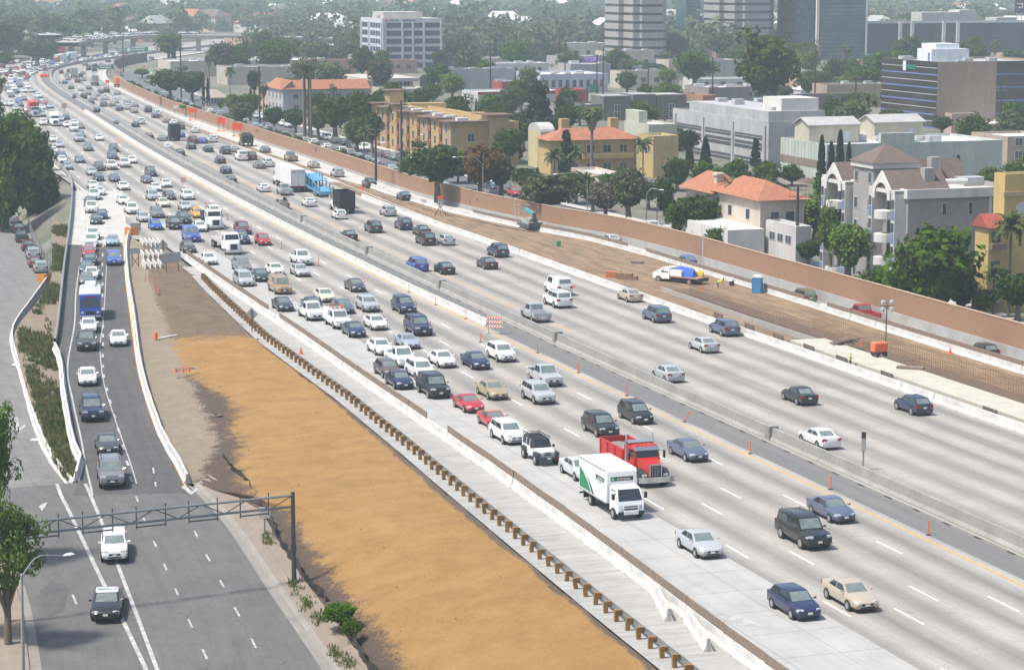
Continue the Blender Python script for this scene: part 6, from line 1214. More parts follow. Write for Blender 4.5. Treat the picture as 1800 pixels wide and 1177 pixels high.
mb = MB(); mb.lathe([(.32, 0), (.5, .03), (.5, .2), (.32, .23), (.32, 0)], 16); tag(mb.build('old_tyre', M('dusty_tyre', (.16, .14, .12), .9), None, G(381, 741, zr) + Vector((0, 0, .45))), 'old dusty tyre lying on dark soil of the embankment', 'tyre')
for x, y in ((552, 1003), (600, 1030), (640, 960)):
 pass
b = empty('fallen_barricade', G(325, 664, zr) + Vector((0, 0, .75)), .4, 'fallen steel barricade with orange feet on dark soil of the slope', 'barricade'); mb = MB(); [mb.tube([(-1.1, y, .05), (1.1, y + .2, .12)], .04, 5) for y in (-.4, .1, .5)]; [mb.tube([(x, -.4, .06), (x, .6, .1)], .04, 5) for x in (-1.1, 0, 1.1)]; mb.build('frame', STEEL, b); mb = MB(); [mb.lathe([(.18, 0), (.05, .5)], 8, (x, -.7, 0)) for x in (-1.1, -.4, .2)]; mb.build('feet', ORANGE, b)
b = empty('fallen_barricade', G(293, 596, zr) + Vector((0, 0, .2)), .9, 'striped barricade board lying beside the gore path', 'barricade'); mb = MB(); mb.box(-1.5, 1.5, -.12, .12, .05, .12); mb.build('board', WHITE, b); mb = MB(); [mb.box(-1.7, -1.5, -.2, .2, 0, .7)]; mb.build('orange_foot', ORANGE, b)
z = -1.0; p = P(1830, 560, z); b = empty('traffic_signal', p, 0, 'traffic signal mast arm with two black heads over the wall at right', 'traffic signal'); k = (p.y * C_ + (H - z) * S_) / F / C_; zt = (560 - 523) * k; mb = MB(); mb.tube([(0, 0, 0), (0, 0, zt)], .12, 8); mb.build('pole', STEEL, b); mb = MB(); mb.tube([(0, 0, zt - .1), (-60 * k, 0, zt + .12), (-113 * k, 0, zt - .05)], [.1, .08, .06], 8); mb.build('mast_arm', STEEL, b)
for x in (-112 * k, -40 * k):
 mb = MB(); mb.rbox(x - .25, x + .25, -.2, .2, zt - .8, zt + .45, .05); h_ = mb.build('signal_head', TRIM, b); mb = MB(); [mb.lathe([(.13, 0), (.15, -.15)], 10, (x, -.2, zt - .6 + j * .42), 'y') for j in range(3)]; mb.build('visor', BLACKPL, h_)
CLOD = M('soil_clod', (.2, .135, .075), .95, 0, .3, 3)
# ------------------------------------------------------------------ people
SKIN = M('skin', (.4, .25, .17), .6, 0, .05); HIVIS = M('hi_vis_yellow', (.5, .68, .03), .6, 0, .08); NAVY = M('navy_trousers', (.02, .028, .06), .8); HELM = M('white_helmet', (.78, .78, .76), .35, 0, .03); GREYT = M('grey_trousers', (.1, .1, .1), .85); BOOT = M('work_boots', (.05, .035, .025), .8)
def body(joints, bones, name, mats, pick, parent):
 """one continuous skinned body; pick(v) gives the material of a face centre"""
 me = bpy.data.meshes.new(name); ks = list(joints); me.from_pydata([joints[k][0] for k in ks], [(ks.index(a), ks.index(b)) for a, b in bones], [])
 o = link(name, me, parent); sk = o.modifiers.new('skin', 'SKIN'); me.skin_vertices.new() if not me.skin_vertices else None
 for i, k in enumerate(ks): r = joints[k][1]; me.skin_vertices[0].data[i].radius = (r, r) if not isinstance(r, tuple) else r
 me.skin_vertices[0].data[0].use_root = True
 ss = o.modifiers.new('sub', 'SUBSURF'); ss.levels = ss.render_levels = 2
 dg = bpy.context.evaluated_depsgraph_get(); m2 = bpy.data.meshes.new_from_object(o.evaluated_get(dg)); o.modifiers.clear(); o.data = m2
 m2.materials.clear(); [m2.materials.append(m) for m in mats]
 for p in m2.polygons: p.material_index = pick(p.center); p.use_smooth = True
 return o
def person(loc, rz, J, label, trouser, pick, helm=None, scale=1.0):
 root = empty('person', loc, rz, label, 'person'); root.scale = (scale,) * 3
 B = [('pel', 'waist'), ('waist', 'chest'), ('chest', 'neck'), ('neck', 'chin'), ('chin', 'head'), ('head', 'crown')]
 for s in 'lr': B += [('pel', 'hip' + s), ('hip' + s, 'knee' + s), ('knee' + s, 'ank' + s), ('ank' + s, 'toe' + s), ('chest', 'sho' + s), ('sho' + s, 'elb' + s), ('elb' + s, 'wri' + s), ('wri' + s, 'palm' + s)]
 for s in 'lr':
  w, p = Vector(J['wri' + s][0]), Vector(J['palm' + s][0]); d = (p - w).normalized(); sd = d.cross(Vector((0, 0, 1)) if abs(d.z) < .9 else Vector((1, 0, 0))).normalized()
  for i, (off_, ln) in enumerate(((-.033, .065), (-.012, .078), (.010, .074), (.031, .058))):
   a = p + sd * off_ + d * .03; J['f%d%s' % (i, s)] = (tuple(a), .010); J['g%d%s' % (i, s)] = (tuple(a + d * ln * .55 + Vector((.01, 0, -.01))), .009); J['h%d%s' % (i, s)] = (tuple(a + d * ln * .9 + Vector((.025, 0, -.015))), .007); B += [('palm' + s, 'f%d%s' % (i, s)), ('f%d%s' % (i, s), 'g%d%s' % (i, s)), ('g%d%s' % (i, s), 'h%d%s' % (i, s))]
  a = w.lerp(p, .45) - sd * .045; J['t' + s] = (tuple(a), .012); J['u' + s] = (tuple(a - sd * .02 + d * .05), .01); B += [('palm' + s, 't' + s), ('t' + s, 'u' + s)]
 body(J, B, 'body', [SKIN, HIVIS, trouser, BOOT], pick, root)
 hd = Vector(J['head'][0]); f_ = Vector(J['face'][0]) - hd if 'face' in J else Vector((.1, 0, 0))
 return root
def stdJ(lean=0, knee=0):
 J = {'pel': ((0, 0, .95), (.13, .16)), 'waist': ((.01 + lean * .2, 0, 1.08 - lean * .08), (.115, .145)), 'chest': ((.01 + lean * .62, 0, 1.33 - lean * .25), (.12, .17)), 'neck': ((.02 + lean * .95, 0, 1.5 - lean * .42), .055), 'chin': ((.045 + lean * 1.03, 0, 1.565 - lean * .46), (.06, .06)), 'head': ((.04 + lean * 1.1, 0, 1.655 - lean * .5), (.095, .08)), 'crown': ((.02 + lean * 1.15, 0, 1.74 - lean * .52), (.06, .055))}
 for s, y in (('l', 1), ('r', -1)):
  J['hip' + s] = ((0, y * .1, .88), .095); J['knee' + s] = ((.03 + knee, y * .12, .5), .062); J['ank' + s] = ((-.02, y * .13, .09), .042); J['toe' + s] = ((.17, y * .15, .035), .035)
  J['sho' + s] = ((.0 + lean * .75, y * .2, 1.44 - lean * .36), .058); J['elb' + s] = ((.02 + lean * .9, y * .27, 1.16 - lean * .45), .042); J['wri' + s] = ((.14 + lean * 1.2, y * .24, .94 - lean * .4), .029); J['palm' + s] = ((.19 + lean * 1.25, y * .23, .88 - lean * .42), (.03, .016))
 return J
J = stdJ(); J['elbl'] = ((.05, .27, 1.16), .042); J['wril'] = ((.25, .16, 1.2), .029); J['palml'] = ((.32, .12, 1.23), (.03, .016))
wk = person(at_x(1495, lambda y: nbr_o(y) + 1.05, lambda y: -.15), -.2, J, 'worker in yellow hi-vis vest and white helmet standing before the cream slab', NAVY, lambda c: 3 if c.z < .1 else 2 if c.z < .98 and abs(c.y) < .23 and c.x < .12 else 1 if 1.0 <= c.z < 1.5 and abs(c.y) < .235 and c.x < .16 else 0)
mb = MB(); mb.lathe([(.15, 1.70), (.125, 1.71), (.118, 1.78), (.085, 1.84), (.001, 1.865)], 16, (.035, 0, 0)); mb.build('helmet', HELM, wk, smooth=50)
J2 = stdJ(.62, .06)
wk2 = person(P(1261, 510, -.45), -.25, J2, 'worker in hi-vis shirt bending forward beside the waste drum', GREYT, lambda c: 3 if c.z < .1 else 2 if c.z < 1.0 and c.x < .2 else 1 if c.z > .98 and c.x < .62 or (c.z > .93 and c.x < .6) else 0)
mb = MB(); hd = Vector(J2['head'][0]); mb.lathe([(.11, -.02), (.1, .05), (.06, .11), (.001, .125)], 14, (hd.x + .02, 0, hd.z + .03)); mb.build('hair', M('dark_hair', (.03, .022, .018), .8), wk2, smooth=50)
for root, J_ in ((wk, J), (wk2, J2)):                          # faces: nose, eyes, mouth, ears
 h_ = Vector(J_['head'][0]); mb = MB(); mb.hull([h_ + Vector(v) for v in ((.085, -.015, -.005), (.085, .015, -.005), (.085, 0, .03), (.115, 0, -.01))]); [mb.hull([h_ + Vector((x, s * .082, z)) for x, z in ((-.01, -.03), (.02, -.025), (.015, .03), (-.015, .03))] + [h_ + Vector((0, s * .095, 0))]) for s in (-1, 1)]; mb.build('nose_and_ears', SKIN, root)
 mb = MB(); [mb.lathe([(.012, 0), (.001, .006)], 8, (h_.x + .088, s * .032, h_.z + .025), 'x') for s in (-1, 1)]; mb.box(h_.x + .082, h_.x + .09, -.024, .024, h_.z - .045, h_.z - .038); mb.build('eyes_and_mouth', M('dark_face_detail', (.05, .025, .02), .6), root)
# ------------------------------------------------------------------ buildings of the town on the right
WFR = M('window_frame_pale', (.5, .5, .48), .5, 0, .1); DGL = FGLASS
def wall_mat(name, col, var=.12, sc_=.25):
 k = 'wall_' + name
 if k not in MATS:
  t = NT(k); o = t.obj(); a = t.noise(.3, 5, o); b = t.noise(1.0, 5, t.scalev(o, .9, .9, .09), .65); c = t.mix(t.ramp(a, .3, .7), tuple(q * (1 - var) for q in col), tuple(min(1, q * (1 + var)) for q in col))
  MATS[k] = t.out(t.mix(t.math('MULTIPLY', t.ramp(b, .5, .75), .38), c, tuple(q * .55 for q in col)), .88)
 return MATS[k]
ROOFW = M('white_flat_roof', (.62, .62, .61), .8, 0, .15, .4); ROOFG = M('grey_flat_roof', (.33, .33, .32), .9, 0, .25, .3); TILE = M('terracotta_tiles', (.33, .13, .07), .8, 0, .3, 1.2, .2); BTILE = M('brown_shingles', (.13, .1, .085), .9, 0, .25, 1.5)
UNIT = M('rooftop_unit_metal', (.42, .43, .44), .6, .2, .2); DUNIT = M('dark_unit_grille', (.06, .065, .07), .7)
BL = []
class B:
 def __init__(s, name, label, xc, yb, xl, xr, yt, rot=18.6, D=None, Wd=None, cat='building', grp=None, zg=None):
  z = 1.0
  for _ in range(8): c = P(xc, yb, z); z = zb(c.y) if zg is None else zg
  c = P(xc, yb, z); s.c = c; a = math.radians(rot); s.n = Vector((math.cos(a), math.sin(a), 0)); s.d = Vector((-math.sin(a), math.cos(a), 0))
  def solve(dr, px):
   lo, hi = 0, 400
   for _ in range(40):
    m = (lo + hi) / 2; q = proj(c + dr * m)[0]
    if (q - xc) * (1 if px > xc else -1) < abs(px - xc): lo = m
    else: hi = m
   return min(lo, 160)
  s.W = Wd or solve(s.n, xr); s.D = D or solve(s.d, xl)
  s.h = 0; lo, hi = 0, 200
  for _ in range(40):
   m = (lo + hi) / 2
   if proj(c + Vector((0, 0, m)))[1] > yt: lo = m
   else: hi = m
  s.h = lo; s.r = empty(name, c, a, label, cat, grp); s.k = (c.y * C_ + (H - z) * S_) / F; BL.append(s)
 def part(s, name, mat, fn, parent=None, smooth=None): mb = MB(); fn(mb); return mb.build(name, mat, parent or s.r, smooth=smooth)
 def shell(s, mat, roof=ROOFW, par=.7, x0=0, x1=None, y0=0, y1=None, z0=-1.5, h=None):
  x1 = s.W if x1 is None else x1; y1 = s.D if y1 is None else y1; h = h or s.h; t_ = .3
  def f(m):
   m.box(x0, x1, y0, y0 + t_, z0, h); m.box(x0, x1, y1 - t_, y1, z0, h); m.box(x0, x0 + t_, y0 + t_, y1 - t_, z0, h); m.box(x1 - t_, x1, y0 + t_, y1 - t_, z0, h)
  w = s.part('wall', mat, f); s.part('roof', roof, lambda m: m.box(x0 + t_, x1 - t_, y0 + t_, y1 - t_, h - par - .3, h - par)); return w
 def win(s, face, xs, zs, w, h, mat=None, off=0, name='window', fr=.1, plain=False):
  """face 'f' front (y=0 plane), 'l' left (x=0 plane); each window its own mesh"""
  key = (face, round(w, 2), round(h, 2), (mat or DGL).name, fr, plain)
  if key not in WINM:
   mb = MB()
   if face == 'f':
    if not plain: mb.box(-w / 2 - fr, w / 2 + fr, -.07, .02, -fr, h + fr, 1)
    mb.box(-w / 2, w / 2, -.09, .02, 0, h, 0)
    if w > 1.2 and not plain: mb.box(-.04, .04, -.1, .02, 0, h, 1)
   else:
    if not plain: mb.box(-.07, .02, -w / 2 - fr, w / 2 + fr, -fr, h + fr, 1)
    mb.box(-.09, .02, -w / 2, w / 2, 0, h, 0)
    if w > 1.2 and not plain: mb.box(-.1, .02, -.04, .04, 0, h, 1)
   WINM[key] = mb.mesh('window', [mat or DGL, WFR])
  for z in zs:
   for x in xs: link(name, WINM[key], s.r, (x, off, z) if face == 'f' else (off, x, z))
 def units(s, n, seed, z=None, mat=UNIT, big=1.0, x0=.12, x1=.9, y0=.1, y1=.9):
  rr_ = random.Random(seed)
  for i in range(n):
   x, y = s.W * rr_.uniform(x0, x1), s.D * rr_.uniform(y0, y1); w, d, h = rr_.uniform(.7, 1.6) * big, rr_.uniform(.6, 1.2) * big, rr_.uniform(.8, 1.5) * big; zz = (z or s.h) - .7
   s.part('roof_unit', mat, lambda m: (m.rbox(x - w, x + w, y - d, y + d, zz, zz + h, .05), m.box(x - w * .8, x + w * .8, y - d - .02, y - d + .01, zz + h * .2, zz + h * .8, 0)))
WINM = {}
rng_ = lambda a, b, n: [a + (b - a) * (i + .5) / n for i in range(n)]
# --- grey apartment block with arched gables
g = B('apartment_block', 'grey apartment block with white arched gables, blue panels and hipped tower', 1592, 517, 1446, 1800, 337); W_, D_, h = g.W, g.D, g.h
GREY = wall_mat('cool_grey_stucco', (.315, .305, .295)); WTR = wall_mat('off_white_trim', (.58, .57, .54)); BLU = wall_mat('blue_panel', (.13, .21, .38))
g.shell(GREY, M('cream_gravel_roof', (.5, .46, .4), .9), .6)
g.part('cornice', WTR, lambda m: (m.box(-.35, W_, -.35, -.01, h - .9, h + .25), m.box(-.35, -.01, -.01, D_, h - .9, h + .25)))
fl = h / 4.4
for y0 in (D_ * .02, D_ * .60):                                   # two projecting bays with arched gable
 y1 = y0 + D_ * .30
 g.part('bay', WTR, lambda m: (m.box(-1.6, -.01, y0, y0 + .9, -1.5, h), m.box(-1.6, -.01, y1 - .9, y1, -1.5, h), m.box(-1.62, -.01, y0, y1, h - .35, h + .1)))
 def arch(m):
  ym = (y0 + y1) / 2; n = 12; r = (y1 - y0) * .24; out = []
  pts = [(ym - r * 1.45, h + .1), (ym - r * 1.45, h - 1.2), (ym - r, h - 1.2)] + [(ym - r * math.cos(PI * k / n), h - .8 + r * 1.0 * math.sin(PI * k / n)) for k in range(n + 1)] + [(ym + r, h - 1.2), (ym + r * 1.45, h - 1.2), (ym + r * 1.45, h + .1), (ym, h + 2.3)]
  N = len(pts); m.add([(-1.75, y, z) for y, z in pts] + [(-1.45, y, z) for y, z in pts], [[i, (i + 1) % N, N + (i + 1) % N, N + i] for i in range(N)]);
  top = (ym, h + 2.3)
  for i in range(2, N - 5):
   a, b = pts[i], pts[i + 1]; m.add([(-1.75, a[0], a[1]), (-1.75, b[0], b[1]), (-1.75, b[0], h + 2.3 - abs(b[0] - ym) * 2.2 / (r * 1.45)), (-1.75, a[0], h + 2.3 - abs(a[0] - ym) * 2.2 / (r * 1.45))], [(0, 1, 2, 3)])
  m.add([(-1.75, pts[1][0], pts[1][1]), (-1.75, pts[2][0], pts[2][1]), (-1.75, pts[2][0], h + .8), (-1.75, pts[1][0], h + .1)], [(0, 1, 2, 3)]); m.add([(-1.75, pts[-3][0], pts[-3][1]), (-1.75, pts[-4][0], pts[-4][1]), (-1.75, pts[-4][0], h + .8), (-1.75, pts[-3][0], h + .1)], [(0, 1, 2, 3)])
 g.part('arched_gable', WTR, arch)
 ym = (y0 + y1) / 2
 g.part('gable_roof', BTILE, lambda m: m.hull([(-1.5, ym - 2.6, h + .05), (-1.5, ym + 2.6, h + .05), (-1.5, ym, h + 2.35), (6.5, ym - 2.6, h + .05), (6.5, ym + 2.6, h + .05), (6.5, ym, h + 2.35)]))
 for k in range(4):
  z = k * fl + .4
  g.part('balcony', WTR, lambda m: m.lathe([(1.35, 0), (1.4, 0), (1.4, 1.0), (1.3, 1.0)], 16, (-1.0, ym, z)))
  g.part('balcony_recess', DGL, lambda m: m.box(-.08, .02, ym - 1.3, ym + 1.3, z + .2, z + 2.4))
  for yy in (y0 + .45, y1 - .45): g.part('blue_panel', BLU, lambda m: m.box(-1.66, -1.58, yy - .32, yy + .32, z + .1, z + 1.3)); g.part('window', DGL, lambda m: m.box(-1.65, -1.58, yy - .32, yy + .32, z + 1.45, z + 2.6))
yt0, yt1 = D_ * .34, D_ * .58
g.part('stair_tower', GREY, lambda m: m.box(-.7, 5.5, yt0, yt1, -1.5, h + 2.6)); g.part('tower_cornice', WTR, lambda m: m.box(-1.0, 5.8, yt0 - .3, yt1 + .3, h + 2.2, h + 2.9))
g.part('hip_roof', BTILE, lambda m: m.hull([(-1.2, yt0 - .5, h + 2.9), (6, yt0 - .5, h + 2.9), (-1.2, yt1 + .5, h + 2.9), (6, yt1 + .5, h + 2.9), (2.4, (yt0 + yt1) / 2, h + 5.2)]))
g.win('l', [yt0 + .9, yt1 - .9], [k * fl + 1.0 for k in range(4)] + [h + .4], .8, 1.3, off=-.7)
for xx in (W_ * .30, W_ * .52): g.win('f', [xx], [h - 3.0], .5, 1.4)
for xx in (W_ * .78,):
 for k in range(4): g.part('blue_panel', BLU, lambda m: m.box(xx - 1.2, xx + 1.2, -.08, .02, k * fl + .2, k * fl + 1.3)); g.win('f', [xx], [k * fl + 1.45], 2.2, 1.3)
g.part('white_pilaster', WTR, lambda m: [m.box(xx - .2, xx + .2, -.2, .02, -1, h - .9) for xx in (W_ * .78 - 1.6, W_ * .78 + 1.6)])
g.win('f', [W_ * .92], [2.0, 5.0, 8.0], 1.2, .5)
for x, y in ((W_ * .25, D_ * .1), (W_ * .8, D_ * .75)): g.part('chimney', GREY, lambda m: m.box(x - .7, x + .7, y, y + 1.2, h - .7, h + 2.6));
for x0, y0 in ((W_ * .5, D_ * .78), (W_ * .9, D_ * .85)): g.part('gable_roof', BTILE, lambda m: m.hull([(x0 - 3, y0 - 2.2, h - .6), (x0 + 3, y0 - 2.2, h - .6), (x0 - 3, y0 + 2.2, h - .6), (x0 + 3, y0 + 2.2, h - .6), (x0 - 3, y0, h + 2.2), (x0 + 3, y0, h + 2.2)]))
g.units(4, 3); g.part('duct', M('white_duct', (.6, .62, .62), .5), lambda m: m.tube([(W_ * .45, D_ * .3, h + .4), (W_ * .72, D_ * .3, h + .4)], .35, 10))
# --- yellow building at the right edge
YEL = wall_mat('bright_yellow_stucco', (.5, .37, .145)); g = B('yellow_building', 'tall yellow stucco building with round window at right picture edge', 1759, 548, 1740, 1990, 306); h = g.h
g.shell(YEL, par=.5); g.part('cornice', wall_mat('tan_band', (.42, .33, .2)), lambda m: m.box(-.2, g.W, -.2, -.01, h - 2.6, h - 2.1)); g.part('round_window', WFR, lambda m: (m.lathe([(.62, -.12), (.85, -.1), (.85, .02)], 20, (g.W * .13, 0, h * .74), 'y'),), smooth=40); g.part('pane', DGL, lambda m: m.lathe([(.001, -.06), (.64, -.06)], 20, (g.W * .13, 0, h * .74), 'y'))
g.part('entrance_bay', YEL, lambda m: m.box(-2.2, -.02, -.5, 2.6, -1.5, h * .62)); g.part('bay_roof', M('red_tiles', (.3, .07, .05), .8, 0, .25, 1.4), lambda m: m.hull([(-2.6, -.9, h * .62), (-.03, -.9, h * .62), (-2.6, 3, h * .62), (-.03, 3, h * .62), (-2.6, 1.05, h * .62 + 1.5), (-.03, 1.05, h * .62 + 1.5)]))
for z in (1.2, 4.6, 8.0): g.part('window', DGL, lambda m: m.box(-1.8, -.7, -.58, -.48, z, z + 1.5)); g.part('balcony', BROWNW, lambda m: m.box(-2.1, -.3, -1.2, -.51, z - .5, z + .2))
# --- orange roofed house
g = B('stucco_house', 'cream stucco house with orange hipped tile roof behind the sound wall', 1335, 452, 1205, 1412, 352); CRM = wall_mat('cream_stucco', (.52, .45, .37)); h = g.h; W_, D_ = g.W, g.D
g.part('wall', CRM, lambda m: m.box(0, W_, 0, D_, -2, h)); g.part('roof', TILE, lambda m: m.hull([(-.8, -.8, h), (W_ + .8, -.8, h), (-.8, D_ * .6, h), (W_ + .8, D_ * .6, h), (W_ * .4, D_ * .15, h + 2.4), (W_ * .4, D_ * .45, h + 2.4)]))
g.part('roof', TILE, lambda m: m.hull([(-1, D_ * .55, h - .4), (W_ * .8, D_ * .55, h - .4), (-1, D_ + .8, h - .4), (W_ * .8, D_ + .8, h - .4), (W_ * .35, D_ * .66, h + 2.2), (W_ * .35, D_ * .9, h + 2.2)])); g.part('chimney', CRM, lambda m: (m.box(.6, 1.7, D_ * .62, D_ * .62 + 1.2, h - .4, h + 2.4), m.box(.4, 1.9, D_ * .62 - .2, D_ * .62 + 1.4, h + 2.0, h + 2.3)))
g.win('l', rng_(1, D_ - 1, 4), [h * .62], 1.1, 1.4); g.win('f', rng_(1, W_ - 1, 2), [h * .62, h * .15], 1.2, 1.3)
g.part('garage_wing', wall_mat('white_stucco', (.6, .58, .55)), lambda m: m.box(-5.5, -.02, -1.5, D_ * .55, -2, h * .52)); g.part('garage_door', M('taupe_door', (.22, .19, .16), .7), lambda m: m.box(-5.58, -5.48, .2, 4.2, -1.6, 1.0)); g.part('window', DGL, lambda m: m.box(-5.58, -5.48, .8, 3.2, h * .3, h * .3 + 1.3)); g.part('porch_roof', TILE, lambda m: m.hull([(-6, D_ * .5, h * .45), (-1, D_ * .5, h * .45), (-6, D_ * .72, h * .45), (-1, D_ * .72, h * .45), (-3.5, D_ * .61, h * .6)])); g.part('arch_porch', CRM, lambda m: (m.box(-5.8, -5.3, D_ * .52, D_ * .54, -2, h * .45), m.box(-5.8, -5.3, D_ * .68, D_ * .7, -2, h * .45)))
# --- pale house behind it with white vans etc
g = B('stucco_house', 'low white flat house with dark windows right of the orange roofed house', 1398, 470, 1345, 1425, 398); g.shell(wall_mat('grey_white_stucco', (.5, .48, .46)), ROOFG, .3); g.win('l', rng_(1, g.D - 1, 3), [g.h * .55], 1.6, 1.0)
# --- long pale green low building
g = B('flat_roofed_hall', 'long pale green flat-roofed building with two gabled penthouses', 1452, 330, 1371, 1760, 254); PG = wall_mat('pale_green', (.39, .43, .395)); h = g.h; W_, D_ = g.W, g.D; g.shell(PG, M('bright_white_roof', (.68, .67, .65), .8, 0, .1), .5);
for z0, z1, m_, nm_ in ((h * .42, h * .6, wall_mat('brown_band', (.2, .16, .12)), 'brown_band'), (h * .0, h * .15, wall_mat('brown_band', (.2, .16, .12)), 'brown_band')): g.part(nm_, m_, lambda m: m.box(-.06, -.005, .1, D_ - .1, z0, z1))
g.part('tile_band', wall_mat('white_tile', (.5, .54, .5)), lambda m: [m.box(-.08, -.005, y - .05, y + .05, h * .62, h) for y in rng_(0, D_, 14)])
for x0, x1, y0, lab in ((W_ * .02, W_ * .30, D_ * .45, 1), (W_ * .44, W_ * .72, D_ * .62, 2)):
 bz = h - .5; g.part('penthouse', wall_mat('cream_siding', (.47, .43, .34)), lambda m: m.hull([(x, y, z) for x in (x0, x1) for y in (y0, y0 + 6) for z in (bz, bz + 3.2)] + [(x0, y0 + 3, bz + 4.3), (x1, y0 + 3, bz + 4.3)])); g.part('gable_roof', M('grey_metal_roof', (.38, .37, .36), .6), lambda m: [m.hull([(x, y, z) for x in (x0 - .4, x1 + .4) for y, z in ((y0 + 3, bz + 4.4), (y0 + 3, bz + 4.6), (ye, bz + 3.15), (ye, bz + 3.35))]) for ye in (y0 - .5, y0 + 6.5)]); g.part('door', M('pale_blue_door', (.42, .5, .55), .6), lambda m: m.box(x1 - 2.8, x1 - 1.8, y0 - .05, y0 + .01, bz, bz + 2.2))
g.part('parapet_wall', PG, lambda m: m.box(W_ * .30, W_ * .49, -.04, .9, h - .6, h + 1.7)); g.units(9, 8, x0=.3, x1=.95, y0=.2, y1=.6)
# --- grey concrete parking block
g = B('parking_structure', 'grey concrete parking structure with dark open decks and white stair box', 1350, 297, 1182, 1496, 214); h = g.h; W_, D_ = g.W, g.D; CG = wall_mat('raw_concrete', (.37, .37, .37), .2, .15); g.shell(CG, ROOFG, .9)
for z0, z1 in ((h * .58, h * .68), (h * .36, h * .52), (h * .04, h * .18)):
 for i in range(3): y0, y1 = D_ * (.06 + i * .31), D_ * (.06 + i * .31 + .27); g.part('open_deck', DUNIT, lambda m: m.box(-.05, .02, y0, y1, z0, z1)); g.part('deck_rail', CG, lambda m: m.box(-.12, -.06, y0, y1, z0 + (z1 - z0) * .45, z0 + (z1 - z0) * .55))
g.part('column', CG, lambda m: [m.box(-.3, -.005, y - .3, y + .3, -1, h * .9) for y in (D_ * .03, D_ * .345, D_ * .655, D_ * .965)]); g.part('upper_deck', CG, lambda m: m.box(W_ * .12, W_ * .8, D_ * .1, D_ * .92, h - .9, h + 1.6)); g.part('stair_box', WTR, lambda m: m.box(W_ * .3, W_ * .75, D_ * .12, D_ * .3, h + 1.6, h + 4.0)); g.units(5, 4, z=g.h + 2.3, big=.8)
# --- mirrored office with tan wall
g = B('office_building', 'mirrored office with blue window bands beside a windowless tan wall', 1646, 226, 1548, 1850, 109); h = g.h; W_, D_ = g.W, g.D; TANW = wall_mat('tan_brick', (.31, .225, .175), .1); g.shell(TANW, ROOFG, .5)
MIR = NT('mirror_glazing'); n_ = MIR.noise(.6, 4, MIR.scalev(MIR.obj(), .5, .5, 1.4)); MIRROR = MIR.out(MIR.mix(n_, (.012, .014, .018), (.075, .065, .055)), .08, 0, .9); BLB = wall_mat('blue_band', (.12, .17, .36))
nf = 5; fh = h / nf
for k in range(nf):
 g.part('window_band', MIRROR, lambda m: m.box(-.1, .02, .1, D_ - .1, k * fh + .2, k * fh + fh - .02)); g.part('blue_band', BLB, lambda m: m.box(-.18, -.11, .1, D_ - .1, k * fh - .12, k * fh + .2)); g.part('pale_line', WTR, lambda m: m.box(-.14, -.1, .1, D_ - .1, k * fh + fh * .5, k * fh + fh * .5 + .12))
 g.part('window_band', MIRROR, lambda m: m.box(W_ * .50, W_, -.1, .02, k * fh + .2, k * fh + fh - .02)); g.part('blue_band', BLB, lambda m: m.box(W_ * .50, W_, -.18, -.11, k * fh - .12, k * fh + .2))
g.part('white_penthouse', M('white_blue_cladding', (.66, .7, .74), .6), lambda m: (m.box(W_ * .04, W_ * .36, D_ * .2, D_ * .45, h - .5, h + 2.8), m.box(W_ * .1, W_ * .3, D_ * .25, D_ * .5, h + 2.8, h + 4.0))); g.part('door', BLB, lambda m: m.box(W_ * .04 - .05, W_ * .04 + .01, D_ * .23, D_ * .26, h - .3, h + 1.9)); g.part('white_tower_sign', M('white_green_sign', (.7, .75, .8), .5), lambda m: m.box(-.25, -.1, D_ * .55, D_ * .6, h - 2.6, h - .3)); g.part('green_sign', SGREEN, lambda m: m.box(-.25, -.1, D_ * .38, D_ * .54, h - 2.2, h - 1.1)); g.units(6, 11)
g = B('rooftop_house', 'small pinkish stucco annex in front of the tan office wall', 1672, 236, 1660, 1715, 200); g.shell(wall_mat('pink_beige', (.45, .34, .27)), par=.3); g.part('wall', wall_mat('pink_beige', (.45, .34, .27)), lambda m: m.box(g.W * .3, g.W * 1.3, -1, 6, -1, g.h * .6))
# --- towers
def banded(name, label, xc, yb, xl, xr, nfl, fh=3.45, rot=18.6):
 g = B(name, label, xc, yb, xl, xr, 0, rot, cat='office tower'); WB = wall_mat('pale_spandrel', (.31, .30, .295), .06); W_, D_ = g.W, g.D
 foot = [(0, 0), (W_ * .18, 0), (W_ * .18, -2.5), (W_ * .75, -2.5), (W_, 4), (W_, D_), (W_ * .1, D_), (-2.2, D_ * .75), (-2.2, D_ * .3), (0, D_ * .3)]
 def ring(z0, z1, inset):
  c = sum((Vector((x, y, 0)) for x, y in foot), Vector()) / len(foot)
  pts = [Vector((x, y, 0)) for x, y in foot]; pts = [p + (c - p).normalized() * inset for p in pts]; n = len(pts)
  return [(p.x, p.y, z0) for p in pts] + [(p.x, p.y, z1) for p in pts], [[i, (i + 1) % n, n + (i + 1) % n, n + i] for i in range(n)] + [list(range(n))[::-1], [n + i for i in range(n)]]
 for k in range(nfl): g.part('spandrel_band', WB, lambda m: m.add(*ring(k * fh, k * fh + fh * .68, 0))); g.part('window_band', DUNIT if 0 else FGLASS2, lambda m: m.add(*ring(k * fh + fh * .68, k * fh + fh, .35)))
 g.part('roof', ROOFG, lambda m: m.add(*ring(nfl * fh, nfl * fh + 1.2, 0))); return g
t = NT('dark_strip_glazing'); FGLASS2 = t.out(t.mix(t.noise(.3, 3, t.obj()), (.015, .017, .022), (.05, .05, .055)), .2, 0, .6)
banded('striped_tower', 'striped concrete office tower, left of the two, rising past the frame', 1112, 112, 1058, 1177, 15); banded('striped_tower', 'striped concrete office tower, right of the two, behind the tall tree', 1290, 104, 1229, 1366, 15)
